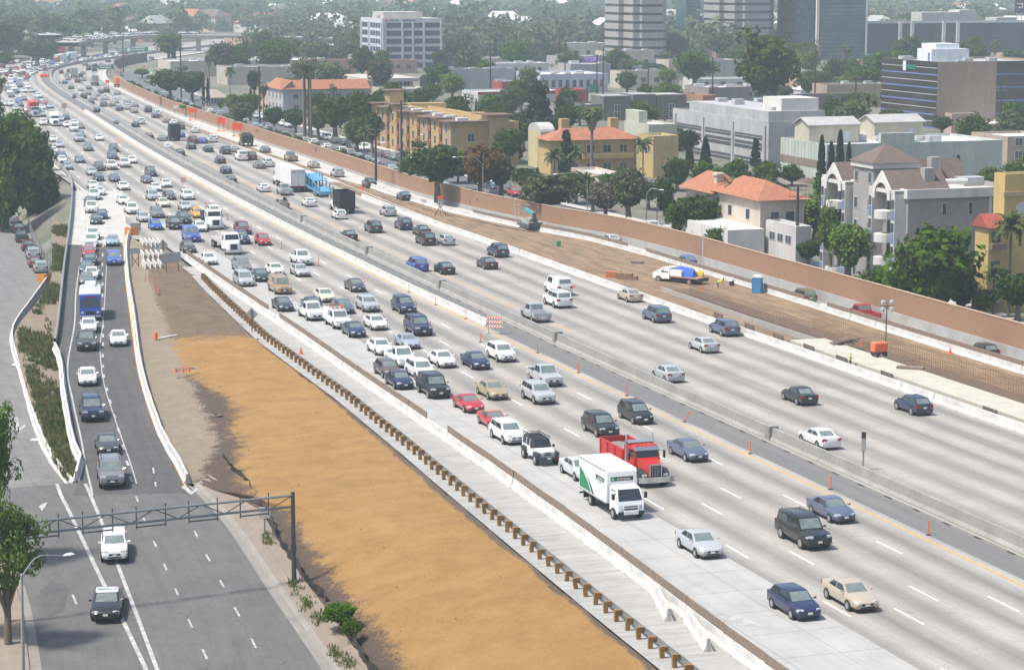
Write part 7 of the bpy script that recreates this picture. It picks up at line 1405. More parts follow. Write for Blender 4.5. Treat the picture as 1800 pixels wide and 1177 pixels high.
def grid_glass(name, a, b, lines, sx=1.5, sz=1.7):
 t = NT(name); x = t.n('ShaderNodeSeparateXYZ'); t.t.links.new(t.obj(), x.inputs[0]); u = t.math('ADD', x.outputs[0], x.outputs[1]); g1 = t.math('LESS_THAN', t.math('FRACT', t.math('DIVIDE', u, sx)), .1); g2 = t.math('LESS_THAN', t.math('FRACT', t.math('DIVIDE', x.outputs[2], sz)), .12)
 c = t.mix(t.ramp(t.noise(.12, 4, t.obj()), .35, .65), a, b); return t.out(t.mix(t.math('MAXIMUM', g1, g2), c, lines), .15, 0, .6)
TEAL = grid_glass('teal_glazing', (.025, .065, .075), (.075, .15, .16), (.02, .035, .04)); NAVYG = grid_glass('navy_glazing', (.018, .035, .06), (.035, .06, .095), (.012, .02, .035), 30, 3.6); BLKG = grid_glass('black_blue_glazing', (.018, .024, .04), (.032, .042, .062), (.012, .016, .026), 30, 1.9)
g = B('glass_tower', 'dark navy and teal glass tower with pale corner strip', 1435, 106, 1365, 1522, 0, cat='office tower'); g.h = 55; g.part('navy_face', NAVYG, lambda m: m.box(0, .3, .3, g.D, -1, 55)); g.part('teal_face', TEAL, lambda m: m.box(.3, g.W, 0, g.D, -1, 55)); g.part('corner_strip', WTR, lambda m: (m.box(-.35, .8, -.35, -.01, -1, 55.5), m.box(-.35, -.01, -.01, .8, -1, 55.5), m.box(g.W - .5, g.W + .3, -.35, -.01, -1, 55.5))); g.part('roof', ROOFG, lambda m: m.box(.2, g.W - .2, .2, g.D - .2, 55, 55.6))
g = B('glass_tower', 'narrow dark teal glass tower between the two striped towers', 1206, 84, 1203, 1230, 0, cat='office tower'); g.part('teal_face', TEAL, lambda m: m.box(0, g.W, 0, 14, -1, 70)); g.part('roof', ROOFG, lambda m: m.box(.3, g.W - .3, .3, 13.7, 70, 70.6))
g = B('long_glass_building', 'long low black glass building with pale pillars on the right', 1524, 101, 1518, 1990, 41, cat='office building'); h = g.h; W_ = g.W; g.part('glass_face', BLKG, lambda m: m.box(0, W_, 0, 40, -1, h)); g.part('roof_edge', WTR, lambda m: m.box(-.3, W_, -.3, -.01, h - .2, h + .8)); g.part('plinth', WTR, lambda m: m.box(0, W_, -.6, -.01, -1, 1.6))
for px in (1577, 1597, 1650, 1674): q = (px - 1524) / (1990 - 1524) * W_ * 1.02; g.part('pillar', WTR, lambda m: m.box(q - .7, q + .7, -1.2, -.01, 0, h + .6))
for x0, x1, hh in ((W_ * .22, W_ * .36, 4.5), (W_ * .36, W_ * .42, 5.5), (W_ * .5, W_ * .58, 2)): g.part('penthouse', wall_mat('pale_penthouse', (.48, .47, .44)), lambda m: m.box(x0, x1, 6, 16, h, h + hh))
x0 = W_ * .55; g.part('roof_sign', DUNIT, lambda m: (m.box(x0, x0 + 5, 2, 2.4, h + 4, h + 10),)); g.part('sign_mark', WHITE, lambda m: (m.box(x0 + 1, x0 + 4.2, 1.95, 1.99, h + 7.9, h + 8.5), m.box(x0 + 3.6, x0 + 4.2, 1.95, 1.99, h + 6.2, h + 7.9), m.box(x0 + 1.8, x0 + 3.6, 1.95, 1.99, h + 6.2, h + 6.8))); g.part('sign_leg', WHITE, lambda m: [m.box(x0 + q, x0 + q + .4, 2.1, 2.3, h, h + 4) for q in (1, 3.6)])
# --- white office tower
g = B('office_block', 'white seven storey office block with dark window rows', 672, 122, 635, 777, 33, cat='office tower'); WOF = wall_mat('white_precast', (.50, .52, .55), .06); h = g.h; W_, D_ = g.W, g.D; g.shell(WOF, ROOFW, .8); fh = h / 6.35
WG = NT('office_glazing'); WG = WG.out(WG.mix(WG.noise(.35, 3, WG.obj()), (.02, .03, .045), (.07, .095, .13)), .15, 0, .7)
cols = [(.07, .33), (.345, .50), (.525, .68), (.71, .98)]
for k in range(6):
 z = k * fh + .55
 for a, b in cols: w = (b - a) * W_; g.win('f', [(a + b) / 2 * W_], [z], w * .93, fh * .62, WG, plain=True)
 g.win('l', rng_(D_ * .05, D_ * .55, 4), [z], D_ * .1, fh * .6, WG, plain=True); g.win('l', [D_ * .8], [z], D_ * .26, fh * .6, WG, plain=True)
[g.part('pier', WOF, lambda m: m.box(x - .35, x + .35, -.5, -.01, -1, h - 1.2)) for x in (.4, W_ * .337, W_ * .512, W_ * .695, W_ - .4)]; [g.part('pier', WOF, lambda m: m.box(-.5, -.01, y - .4, y + .4, -1, h - 1.2)) for y in (.5, D_ * .6, D_ * .97)]
g.part('penthouse', wall_mat('cream_penthouse', (.45, .43, .38)), lambda m: m.box(W_ * .1, W_ * .75, D_ * .2, D_ * .7, h - .8, h + 2.4)); g.units(7, 21, big=1.3); g.part('sign_letters', DUNIT, lambda m: [m.box(W_ * .13 + i * .75, W_ * .13 + i * .75 + .5, -.06, -.005, h - 1.0, h - .45) for i in range(14) if i not in (5, 6)]); g.part('sign_mark', SIGNOR, lambda m: m.lathe([(.001, -.06), (.5, -.06), (.5, 0)], 12, (W_ * .08, 0, h - .7), 'y')); g.part('annex', WG, lambda m: m.box(W_ + .02, W_ + 8, 2, D_ * .6, -1, fh * 1.6))
# --- yellow apartments with flat eaves
g = B('apartment_complex', 'yellow ochre apartment complex with eaves, wooden balconies and white flat roof', 804, 292, 657, 912, 216); OCH = wall_mat('ochre_stucco', (.42, .29, .12)); OCH2 = wall_mat('tan_stucco', (.36, .265, .15)); h = g.h; W_, D_ = g.W, g.D
g.shell(OCH, ROOFW, .9); EAV = M('dark_eaves', (.16, .1, .065), .8)
rr_ = random.Random(4); n = 8
for i in range(n):
 y0, y1 = D_ * i / n, D_ * (i + .72) / n; dz = [.0, .25, .0, .5, .2, 1.3, .3, .7][i]; pr = -1.3
 g.part('bay', OCH if i % 2 else OCH2, lambda m: m.box(pr, -.005, y0, y1, -1, h + dz)); g.part('eaves', EAV, lambda m: m.box(pr - .8, 1.2, y0 - .5, y1 + .5, h + dz + .02, h + dz + .28)); g.part('roof_box', ROOFW, lambda m: m.box(.2, 2.4, y0 + .5, y0 + 2.0, h - .2, h + .9))
 for k in range(3):
  z = .6 + k * h / 3.1; yb_ = (y1 + D_ * (i + 1) / n) / 2
  g.part('balcony', M('red_brown_wood', (.27, .1, .05), .8), lambda m: m.box(-1.5, -.01, y1 + .1, D_ * (i + 1) / n - .1, z - .1, z + .9)); g.part('balcony_opening', DGL, lambda m: m.box(-.06, -.005, y1 + .25, D_ * (i + 1) / n - .25, z + .95, z + 2.1)); g.win('l', [(y0 + y1) / 2], [z + .4], 1.0, 1.5, off=pr)
for k in range(2): g.win('f', [W_ * .22, W_ * .62], [1.2 + k * h * .42], 1.3, 1.5)
g.part('tower', OCH2, lambda m: m.box(W_ * .5, W_ * .82, -.8, 4, -1, h + 1.2)); g.part('eaves', EAV, lambda m: (m.box(W_ * .5 - .7, W_ * .82 + .7, -1.5, 4.6, h + 1.2, h + 1.5), m.box(-1.5, W_ * .48, -.9, 1.5, h + .02, h + .3)));
g.part('courtyard_wall', OCH, lambda m: (m.box(W_ * .25, W_ * .3, D_ * .1, D_ * .8, h - .9, h + .9), m.box(W_ * .3, W_ * .95, D_ * .75, D_ * .8, h - .9, h + 1.2), m.box(W_ * .55, W_ * .6, D_ * .1, D_ * .7, h - .9, h + .8), m.box(W_ * .62, W_ * .95, D_ * .3, D_ * .34, h - .9, h + .7)))
g.part('corner_tower', OCH, lambda m: m.box(W_ * .2, W_ * .45, D_ * .93, D_, h, h + 3.2)); g.part('tower_cap', EAV, lambda m: m.box(W_ * .2 - .6, W_ * .45 + .6, D_ * .93 - .6, D_ + .6, h + 3.2, h + 3.5))
for i in range(26): x, y = W_ * (.1 + .8 * ((i * 7) % 13) / 13), D_ * (.06 + .86 * i / 26); g.part('air_conditioner', DUNIT, lambda m: m.rbox(x - .45, x + .45, y - .45, y + .45, h - .9, h + .15, .04))
# --- mustard house with terracotta roof, and its neighbours
g = B('mustard_house', 'mustard yellow villa with long terracotta roof behind the tall palm', 968, 308, 944, 1118, 247); MUS = wall_mat('mustard_stucco', (.45, .335, .15)); h = g.h; W_, D_ = g.W, g.D; g.part('wall', MUS, lambda m: m.box(0, W_, 0, D_, -2, h)); g.part('roof', TILE, lambda m: m.hull([(-.9, -.9, h), (W_ + .9, -.9, h), (-.9, D_ * .9, h), (W_ + .9, D_ * .9, h), (3.5, D_ * .4, h + 2.0), (W_ - 3.5, D_ * .4, h + 2.0)])); g.win('f', rng_(3, W_ - 1, 4), [h * .62, h * .1], 1.5, 1.4); g.part('balcony', MUS, lambda m: [m.box(W_ * .35, W_ * .95, -1.2, -.01, z, z + .9) for z in (h * .45,)]); [g.part('chimney', MUS, lambda m: m.box(x, x + 1.6, D_ * .6, D_ * .6 + 1.6, h, h + 3.6)) for x in (W_ * .22, W_ * .8)]
g = B('stucco_hall', 'pale yellow hall with rounded grey roof left of the mustard villa', 950, 296, 923, 975, 232); YP = wall_mat('pale_yellow', (.52, .46, .27)); g.part('wall', YP, lambda m: m.box(0, g.W, 0, g.D * .8, -2, g.h)); g.part('barrel_roof', M('pale_grey_roofing', (.45, .44, .43), .8), lambda m: m.hull([(x, g.D * .4 + g.D * .4 * math.cos(PI * k / 10), g.h + 1.6 * math.sin(PI * k / 10)) for x in (0, g.W) for k in range(11)]))
g = B('yellow_block', 'plain yellow stucco block right of the terracotta roof', 1148, 312, 1120, 1192, 239); g.shell(MUS, ROOFW, .5); g.win('l', rng_(1, g.D - 1, 3), [g.h * .6], .8, 1)
g = B('stucco_hall', 'pale grey-green windowless hall behind the yellow block', 1140, 268, 1097, 1190, 219); PGG = wall_mat('grey_green_stucco', (.42, .43, .35)); g.shell(PGG, ROOFW, .4); g.part('stair_head', PGG, lambda m: m.box(.02, g.W * .3, g.D * .4, g.D * .95, g.h - .4, g.h + 2.4))
# --- dark green-grey townhouses
g = B('townhouse_row', 'long dark grey-green townhouse row with stepped parapets', 1032, 212, 1000, 1245, 184); DG = wall_mat('dark_sage', (.12, .125, .11)); h = g.h; W_ = g.W; g.shell(DG, ROOFG, .5)
for a, b, e in ((.12, .34, 2), (.36, .55, 2.3), (.56, .8, 2.1)): g.part('raised_bay', DG, lambda m: m.box(W_ * a, W_ * b, -1.2, 8, -1, h + e)); g.win('f', [W_ * (a * .5 + b * .5)], [h * .55, h * .1], 1.4, 1.6, off=-1.2); g.part('bay_roof', ROOFG, lambda m: m.box(W_ * a + .3, W_ * b - .3, -.9, 7.7, h + e, h + e + .12))
# --- other blocks: name, label, xc, yb, xl, xr, yt, colour, roof, windows(front cols, rows), extra
def block(name, label, xc, yb, xl, xr, yt, col, roof=ROOFW, fw=(0, 0), lw=(0, 0), units=0, D=None, seed=1, par=.5, ww=1.5, wh=1.4, rot=18.6):
 g = B(name, label, xc, yb, xl, xr, yt, rot, D=D); g.shell(wall_mat('_'.join(label.split()[:3]).lower().replace(',', ''), col), roof, par)
 for face, (c, r), L in (('f', fw, g.W), ('l', lw, g.D)):
  if c: g.win(face, rng_(.8, L - .8, c), [g.h * (i + .3) / r for i in range(r)], min(ww, L / c * .7), min(wh, g.h / r * .55))
 if units: g.units(units, seed)
 return g
block('brick_block', 'red painted flat block, left of two, above yellow apartments', 882, 172, 866, 927, 144, (.3, .055, .05), ROOFG, units=2)
block('brick_block', 'red painted flat block, right of two, behind the dark conifer', 1000, 186, 976, 1034, 158, (.3, .055, .05), ROOFG)
g = block('white_hall', 'white low hall with red roof line behind yellow apartments', 840, 182, 812, 985, 162, (.55, .55, .55), ROOFW); g.part('red_edge', wall_mat('red_edge', (.3, .05, .05)), lambda m: m.box(0, g.W, -.2, -.01, g.h - .8, g.h + .1))
g = block('pale_blue_block', 'pale blue flat block with row of small arched windows', 950, 164, 903, 1068, 131, (.42, .46, .55), ROOFW, (9, 1), (4, 1), 8, ww=1.2, wh=2.2); g.part('green_screen', M('teal_netting', (.05, .22, .16), .8), lambda m: m.box(g.W * .72, g.W * .86, -.3, -.1, 0, g.h * .45))
block('grey_warehouse', 'long plain grey warehouse wall right of white office block', 770, 160, 757, 905, 122, (.33, .34, .34), ROOFG, units=6)
g = block('overhang_hall', 'grey hall with wide overhanging roof below white office block', 650, 160, 607, 726, 139, (.36, .34, .29), M('pale_grey_roof', (.42, .41, .38), .8), (5, 1), (2, 1), ww=3, wh=2.2); g.part('overhang', wall_mat('pale_fascia', (.45, .42, .36)), lambda m: m.box(-1.6, g.W + 1.6, -1.6, g.D + 1, g.h - .9, g.h + .2))
block('beige_store', 'very long beige flat-roofed store left of the red-white canopy', 300, 135, 278, 560, 108, (.44, .40, .33), ROOFW, units=14, D=26)
block('beige_store', 'lower beige wing of the long store near the small house', 400, 150, 372, 560, 118, (.40, .36, .3), ROOFG, units=4, D=18)
g = block('canopy_hall', 'low grey hall with red and white canopy stripe', 585, 128, 560, 655, 116, (.4, .4, .42), ROOFG); g.part('canopy', WHITE, lambda m: m.box(-1, g.W, -1.5, -.01, g.h - 1, g.h - .2)); g.part('red_stripe', wall_mat('red_stripe', (.5, .06, .06)), lambda m: m.box(-1, g.W, -1.55, -1.51, g.h - 1.0, g.h - .5))
g = B('tile_roofed_block', 'long grey stucco block with terracotta roof left of the fan palms', 498, 200, 470, 648, 158); h = g.h; g.shell(wall_mat('blue_grey_stucco', (.36, .37, .38)), ROOFG, .5, y1=g.D); g.part('roof', TILE, lambda m: m.hull([(-.6, -.6, h), (g.W + .6, -.6, h), (0, 2.6, h + 2.4), (g.W, 2.6, h + 2.4), (-.6, -.6, h + .1), (0, 2.8, h)])); g.part('roof', TILE, lambda m: m.hull([(-.6, -.5, h), (-.6, g.D, h), (2.6, 0, h + 2.4), (2.6, g.D, h + 2.4), (2.8, 0, h)])); g.win('f', rng_(2, g.W - 1, 7), [h * .6, h * .15], 1.3, 1.3); g.win('l', rng_(1, g.D - 1, 4), [h * .6, h * .15], 1, 1.4); g.units(6, 9)
block('pink_stucco_block', 'salmon stucco apartments left of the terracotta roofed block', 470, 192, 452, 494, 156, (.45, .3, .2), TILE, (3, 3), (2, 3))
g = B('small_house', 'small white cottage with grey hipped roof by the town street', 368, 187, 352, 398, 172); g.part('wall', wall_mat('cottage_white', (.55, .54, .5)), lambda m: m.box(0, g.W, 0, g.D, -1, g.h)); g.part('roof', M('grey_brown_shingle', (.3, .25, .2), .9), lambda m: m.hull([(-.7, -.7, g.h), (g.W + .7, -.7, g.h), (-.7, g.D + .7, g.h), (g.W + .7, g.D + .7, g.h), (g.W * .3, g.D / 2, g.h + 2), (g.W * .7, g.D / 2, g.h + 2)])); g.win('f', rng_(.8, g.W - .8, 4), [.7], 1.3, 1.3)
block('brick_row', 'brick and grey workshop between tall tree and townhouses', 1245, 192, 1203, 1318, 154, (.22, .2, .19), ROOFW, units=3); block('brick_row', 'small orange brick block beside brick and grey workshop', 1235, 200, 1195, 1262, 168, (.32, .16, .1), ROOFG)
block('pale_office', 'grey panel office between the striped towers, left of tall tree', 1228, 148, 1202, 1300, 106, (.38, .36, .34), ROOFG, units=2); block('brown_warehouse', 'grey brown warehouse with white roof below the glass tower', 1398, 206, 1388, 1503, 166, (.2, .175, .16), ROOFW)
g = B('white_pavilion', 'white pavilion with pyramid tent roof below the glass tower', 1408, 168, 1393, 1448, 158); g.part('wall', WHITE, lambda m: m.box(0, g.W, 0, g.D, -1, g.h)); g.part('tent_roof', WHITE, lambda m: m.hull([(-.5, -.5, g.h), (g.W + .5, -.5, g.h), (-.5, g.D + .5, g.h), (g.W + .5, g.D + .5, g.h), (g.W / 2, g.D / 2, g.h + 3)])); g.win('f', [g.W * .3, g.W * .7], [.8], 1.2, .8)
for i, q in enumerate(((1520, 170, 1500, 1548, 152), (1555, 175, 1535, 1600, 160))):
 g = B('small_house', ['white gabled house left of the mirrored office', 'salmon roofed house just behind mirrored office corner'][i], *q[:1], q[1], q[2], q[3], q[4]); g.part('wall', wall_mat('pale_house', (.5, .48, .45)), lambda m: m.box(0, g.W, 0, g.D, -1, g.h)); g.part('roof', BTILE if i == 0 else TILE, lambda m: m.hull([(-.5, -.5, g.h), (g.W + .5, -.5, g.h), (-.5, g.D + .5, g.h), (g.W + .5, g.D + .5, g.h), (0, g.D / 2, g.h + 3), (g.W, g.D / 2, g.h + 3)])); g.win('f', rng_(1, g.W - 1, 3), [1], 1.2, 1.3)
block('pink_stucco_block', 'salmon Mediterranean block far behind the long beige store, left', 440, 104, 395, 478, 72, (.42, .27, .2), TILE, (6, 3), (3, 3)); block('white_row', 'white and blue low row beyond the teal mural wall', 520, 97, 498, 606, 80, (.5, .53, .58), ROOFW, (9, 1), (0, 0), ww=3, wh=2.6)
block('mural_wall', 'teal painted wall beside the blue painted wall', 530, 114, 526, 566, 101, (.03, .2, .23), ROOFG, D=6); block('mural_wall', 'dark blue painted wall beside the teal wall', 571, 110, 567, 604, 97, (.035, .06, .25), ROOFG, D=6); block('mural_wall', 'deep blue painted wall below the salmon block', 470, 106, 466, 500, 92, (.035, .06, .22), ROOFG, D=6); block('mural_wall', 'faded red painted wall left of the salmon block', 386, 101, 383, 412, 90, (.3, .08, .12), ROOFG, D=6)
for q, lab, m_ in (((449, 110, 99, 42, 7), 'bright blue hoarding above the long beige store', M('bright_blue_hoarding', (.05, .18, .6), .5)), ((752, 172, 137, 28, 25), 'large dark billboard with orange figure beside grey warehouse', M('dark_billboard', (.025, .03, .045), .5)), ((108, 98, 82, 13, 12), 'red and violet billboard by the far overpass', M('red_billboard', (.45, .08, .1), .5))):
 b, hh_, h2, w = board_sign(q[0], q[1], q[2], q[3], q[4], m_, lab, 2, None, None, 'billboard', cat='billboard')
 if 'figure' in lab: mb = MB(); mb.hull([(w * .1, -.06, hh_ - h2 * .85), (w * .25, -.06, hh_ - h2 * .85), (w * .12, -.06, hh_ - h2 * .45), (w * .22, -.06, hh_ - h2 * .4), (w * .15, -.04, hh_ - h2 * .5)]); mb.build('poster_smear', SIGNOR, b)
block('green_white_apartments', 'pale green and white long apartments far left of the striped tower', 905, 98, 895, 1000, 75, (.42, .5, .44), ROOFW, (12, 2), D=14); block('ivy_wall', 'dark ivy covered long wall behind the violet tree', 930, 118, 926, 1065, 100, (.05, .08, .045), ROOFG, D=10)
block('flat_block', 'tan flat block right of the grey warehouse', 850, 118, 818, 905, 103, (.36, .29, .2), ROOFG, D=20, units=3); block('flat_block', 'cream flat block with salmon neighbours right of white office', 800, 112, 790, 830, 104, (.45, .43, .38), ROOFW, (3, 1), D=12)
block('flat_block', 'pale pink shops row right of the white office block', 790, 90, 782, 850, 80, (.42, .33, .3), ROOFW, (8, 1), D=14); block('glass_canopy_block', 'white block with round glazed canopy beside grey warehouse', 855, 148, 838, 908, 128, (.55, .53, .5), ROOFW, (4, 1), D=14)
block('beige_block', 'cream walled block on the extreme right beyond the tan office', 1720, 232, 1700, 1900, 218, (.42, .34, .27), ROOFW, units=3, D=20); block('beige_block', 'pink-beige block beside bushy tree at right edge', 1770, 286, 1760, 1860, 240, (.38, .3, .24), ROOFW, (3, 2), D=14); block('cream_shop', 'cream walled low shop beside yellow apartments left end', 640, 226, 636, 690, 185, (.46, .44, .39), ROOFW, D=12)
g = block('overpass_block', 'white windowed building beyond the far overpass at left', 20, 78, -40, 44, 62, (.55, .57, .6), ROOFW, (7, 2), D=14); block('overpass_block', 'grey low building among dark trees left of the far overpass', 60, 103, 8, 100, 84, (.32, .32, .33), ROOFG, D=14)
block('flat_block', 'cream garage block between bare tree and magnolia', 1052, 345, 1046, 1098, 306, (.5, .44, .36), ROOFW, D=14); block('flat_block', 'white low carport wall beneath magnolia tree', 1110, 418, 1090, 1140, 392, (.48, .44, .4), ROOFW, D=8)
# --- low shops filling the mid distance
rr_ = random.Random(31); n = 0
while n < 44:
 y = rr_.uniform(540, 1120); x = rr_.uniform(-.14, .235) * y; s, o = SO(x, y)
 w, d = rr_.uniform(9, 26), rr_.uniform(8, 16)
 if o < wall_o(y) + 24: continue
 c = Vector((x, y, zb(y))); ctr = c + Vector((w * .45, d * .5, 0))
 if any((ctr - (b.c + b.n * b.W / 2 + b.d * b.D / 2)).length < (w + d + b.W + b.D) * .36 for b in BL): continue
 k = rr_.randrange(5); cn = ['white', 'cream', 'grey', 'salmon', 'tan'][k]; q = proj(c); g = B('shop_block', 'low ' + cn + ' flat-roofed shop among mid-distance trees and roofs', q[0], q[1], 0, 0, q[1] - 1, D=d, Wd=w, grp=cn + ' shops in the mid distance'); g.h = rr_.uniform(3.6, 7.5)
 g.shell(wall_mat('shop_' + cn, [(.52, .52, .5), (.46, .41, .32), (.32, .32, .32), (.42, .26, .19), (.36, .28, .2)][k]), [ROOFW, ROOFG, ROOFW, TILE, ROOFG][k], .4); g.win('f', rng_(1, w - 1, 4), [g.h * .35], 1.6, 1.4, plain=True); g.units(2, n); n += 1
# --- far flyover and overpass
def flyover(name, label, pts, z, w):
 c = P(*pts[len(pts) // 2], z); b = empty(name, c, 0, label, 'overpass'); q = resample([P(x, y, z) for x, y in pts], 40); q = [p - c for p in q]
 m = MB()
 for a, b_ in zip(q, q[1:]):
  n = Vector(((b_ - a).y, -(b_ - a).x, 0)).normalized() * w; dn = Vector((0, 0, -1.7)); m.add([a - n, a + n, b_ + n, b_ - n, a - n * .8 + dn, a + n * .8 + dn, b_ + n * .8 + dn, b_ - n * .8 + dn], [(0, 1, 2, 3), (4, 7, 6, 5), (0, 3, 7, 4), (1, 5, 6, 2)])
 m.build('deck', CONC, b)
 for s in (-1, 1):
  m = MB()
  for a, b_ in zip(q, q[1:]): n = Vector(((b_ - a).y, -(b_ - a).x, 0)).normalized() * (w - .2) * s; t2 = n.normalized() * .15; m.add([a + n - t2, a + n + t2, b_ + n + t2, b_ + n - t2, a + n - t2 + Vector((0, 0, 1)), a + n + t2 + Vector((0, 0, 1)), b_ + n + t2 + Vector((0, 0, 1)), b_ + n - t2 + Vector((0, 0, 1))], [(0, 1, 5, 4), (3, 2, 6, 7), (4, 5, 6, 7)])
  m.build('parapet', CONC, b)
 for p in q[3::5]: m = MB(); m.box(p.x - 1, p.x + 1, p.y - 1.5, p.y + 1.5, -z - 1, p.z - 1.6); m.build('pier', CONC, b)
flyover('flyover', 'long curved grey flyover crossing behind the far bend', [(118, 75), (136, 70), (165, 67.5), (200, 64), (240, 62), (300, 61.5), (380, 62), (460, 63), (560, 66), (660, 68.5)], flyz, 5.5)
flyover('overpass', 'upper grey overpass at far left edge of the picture', [(-60, 52), (0, 52), (40, 55), (70, 58), (88, 62)], 9, 6); flyover('overpass', 'lower grey overpass at far left under the upper one', [(-60, 70), (0, 69), (30, 68), (62, 66), (84, 64)], 6.5, 6)
# ------------------------------------------------------------------ trees, shrubs, grass, far city
def np_mesh(name, quads, mat):
 """quads: (n,4,3) array"""
 q = np.asarray(quads, dtype=np.float32); n = len(q); me = bpy.data.meshes.new(name)
 me.vertices.add(n * 4); me.vertices.foreach_set('co', q.reshape(-1)); me.loops.add(n * 4); me.loops.foreach_set('vertex_index', np.arange(n * 4, dtype=np.int32))
 me.polygons.add(n); me.polygons.foreach_set('loop_start', np.arange(0, n * 4, 4, dtype=np.int32)); me.materials.append(mat); me.update(calc_edges=True); return me
def unit(v): return v / np.maximum(np.linalg.norm(v, axis=-1, keepdims=True), 1e-6)
def leaves(cen, nrm, size, rng):
 """one slightly folded leaf-clump quad at every point, facing roughly along nrm"""
 n = len(cen); nn = unit(nrm + rng.normal(0, .45, (n, 3))); a = unit(np.cross(nn, rng.normal(0, 1, (n, 3)))); b = np.cross(nn, a); s = (size * rng.uniform(.6, 1.35, (n, 1))); t_ = s * rng.uniform(.45, .8, (n, 1))
 return np.stack([cen - a * s, cen - b * t_ + nn * s * .12, cen + a * s, cen + b * t_ + nn * s * .12], 1)
def crown_mesh(name, mat, seed, clumps=85, per=26, size=.085, shape='round', spread=.24):
 r = np.random.default_rng(seed); d = unit(r.normal(0, 1, (clumps, 3))); d[:, 2] = np.where(d[:, 2] < -.35, -d[:, 2], d[:, 2])
 lob = 1 + .22 * np.sin(d[:, 0:1] * 3 + seed) * np.cos(d[:, 1:2] * 4 - seed) + r.normal(0, .09, (clumps, 1)); rad = (r.uniform(.25, 1, (clumps, 1)) ** .45) * .84 * lob; c = d * rad
 if shape == 'cone': z = r.uniform(0, 1, clumps) ** .8; th = r.uniform(0, 2 * PI, clumps); rr_ = (1 - z) ** .8 * .8 * np.minimum(1, z * 6 + .35); c = np.stack([np.cos(th) * rr_, np.sin(th) * rr_, z * 2 - 1], 1); d = unit(np.stack([np.cos(th), np.sin(th), th * 0 + .35], 1))
 if shape == 'tier': z = np.repeat(np.linspace(0, .95, 10), clumps // 10 + 1)[:clumps]; th = r.uniform(0, 2 * PI, clumps); rr_ = (1 - z) * r.uniform(.3, 1.1, clumps) + .05; c = np.stack([np.cos(th) * rr_, np.sin(th) * rr_, z * 2 - 1 + r.normal(0, .05, clumps)], 1)
 off = unit(r.normal(0, 1, (clumps, per, 3))); sp = spread * r.uniform(.65, 1.25, (clumps, 1, 1)) * (np.array([1, 1, .35 if shape == 'cone' else .75])); p = c[:, None, :] + off * sp; nrm = off * .9 + np.array([0, 0, .35])
 q = leaves(p.reshape(-1, 3), nrm.reshape(-1, 3), size, r); k = 320 if shape == 'round' else 60
 core = unit(r.normal(0, 1, (k, 3))) * (.55 if shape == 'round' else .2) * np.array([1, 1, 1.0 if shape == 'round' else 3.2]); q2 = leaves(core, core, size * 2.2, r); q = np.concatenate([q, q2])
 q[:, :, 2] += 1; return np_mesh(name, q, mat)        # z runs 0..2
def palm_mesh(name, mat, seed, n=34, droop=.9, width=.11, feather=True):
 r = np.random.default_rng(seed); out = []
 for i in range(n):
  th = 2 * PI * i * .382 + r.uniform(-.2, .2); el_ = r.uniform(-.5, 1.25); L = r.uniform(.8, 1.1); prev = np.zeros(3); h = np.array([math.cos(th), math.sin(th), 0]); side = np.array([-math.sin(th), math.cos(th), 0]); pts = [prev]
  for k in range(6): e = el_ - droop * (k / 5) ** 1.3 * 1.2; prev = prev + (h * math.cos(e) + np.array([0, 0, math.sin(e)])) * L / 6; pts.append(prev)
  for k in range(6):
   a, b = pts[k], pts[k + 1]
   if feather:
    w = width * (1.6 if k in (1, 2, 3) else .9)
    for s in (-1, 1): out.append([a, b, b + side * s * w + np.array([0, 0, -w * .6]), a + side * s * w * .95 + np.array([0, 0, -w * .7]) + h * .03])
   elif k >= 3: w = width * 2.2 * (1 - (k - 3) * .22); out.append([a - side * w * (.4 + .3 * (k - 3)), a + side * w * (.4 + .3 * (k - 3)), b + side * w, b - side * w])
   else: out.append([a - side * .015, a + side * .015, b + side * .015, b - side * .015])
 return np_mesh(name, np.array(out), mat)
def trunk_mesh(name, mat, seed, limbs=5, r0=.07, lb=.28):
 rr_ = random.Random(seed); mb = MB(); x, y = rr_.uniform(-.04, .04), rr_.uniform(-.04, .04); top = Vector((x, y, .62)); mb.tube([(0, 0, -.08), (x * .4, y * .4, .28), top], [r0 * 1.25, r0 * .9, r0 * .6], 7)
 for i in range(limbs): a = 2 * PI * i / limbs + rr_.uniform(-.4, .4); e = Vector((math.cos(a) * .3, math.sin(a) * .3, rr_.uniform(.62, .9))); b = Vector((x * .5, y * .5, rr_.uniform(lb, lb + .17))); mb.tube([b, b.lerp(e, .5) + Vector((0, 0, .05)), e], [r0 * .5, r0 * .34, r0 * .15], 5)
 return mb.mesh(name, mat, 60)
TRKN = [trunk_mesh('trunk', BARK, 7, 8, .042, .16)]; TRK = [trunk_mesh('trunk', BARK, s) for s in (1, 2, 3)]
pm_ = MB(); pm_.tube([(0, 0, -.02), (.01, 0, .5), (0, .01, 1)], [1.0, .8, .72], 8); PTRK = pm_.mesh('trunk', BARK, 60)
th_ = MB(); th_.tube([(0, 0, -.9), (0, 0, -.5), (0, 0, 0)], [.15, .3, .2], 9); THM = th_.mesh('dead_fronds', THATCH)
CM = {}
for nm_, mt, n in (('leaf', LEAF, 4), ('dark', DARKLEAF, 3), ('bright', BRIGHT, 2), ('olive', OLIVE, 3), ('rust', RUSTLEAF, 1), ('jaca', JACA, 2)): CM[nm_] = [crown_mesh('crown', mt, 10 * len(CM) + i + 3) for i in range(n)]
CM['near'] = [crown_mesh('crown', BRIGHT, 91 + i, 85, 95, .036, 'round', .2) for i in range(2)]; CM['cyp'] = [crown_mesh('crown', CYPL, 71 + i, 120, 22, .1, 'cone', .22) for i in range(2)]; CM['pine'] = [crown_mesh('crown', CYPL, 81, 90, 24, .1, 'tier', .2)]
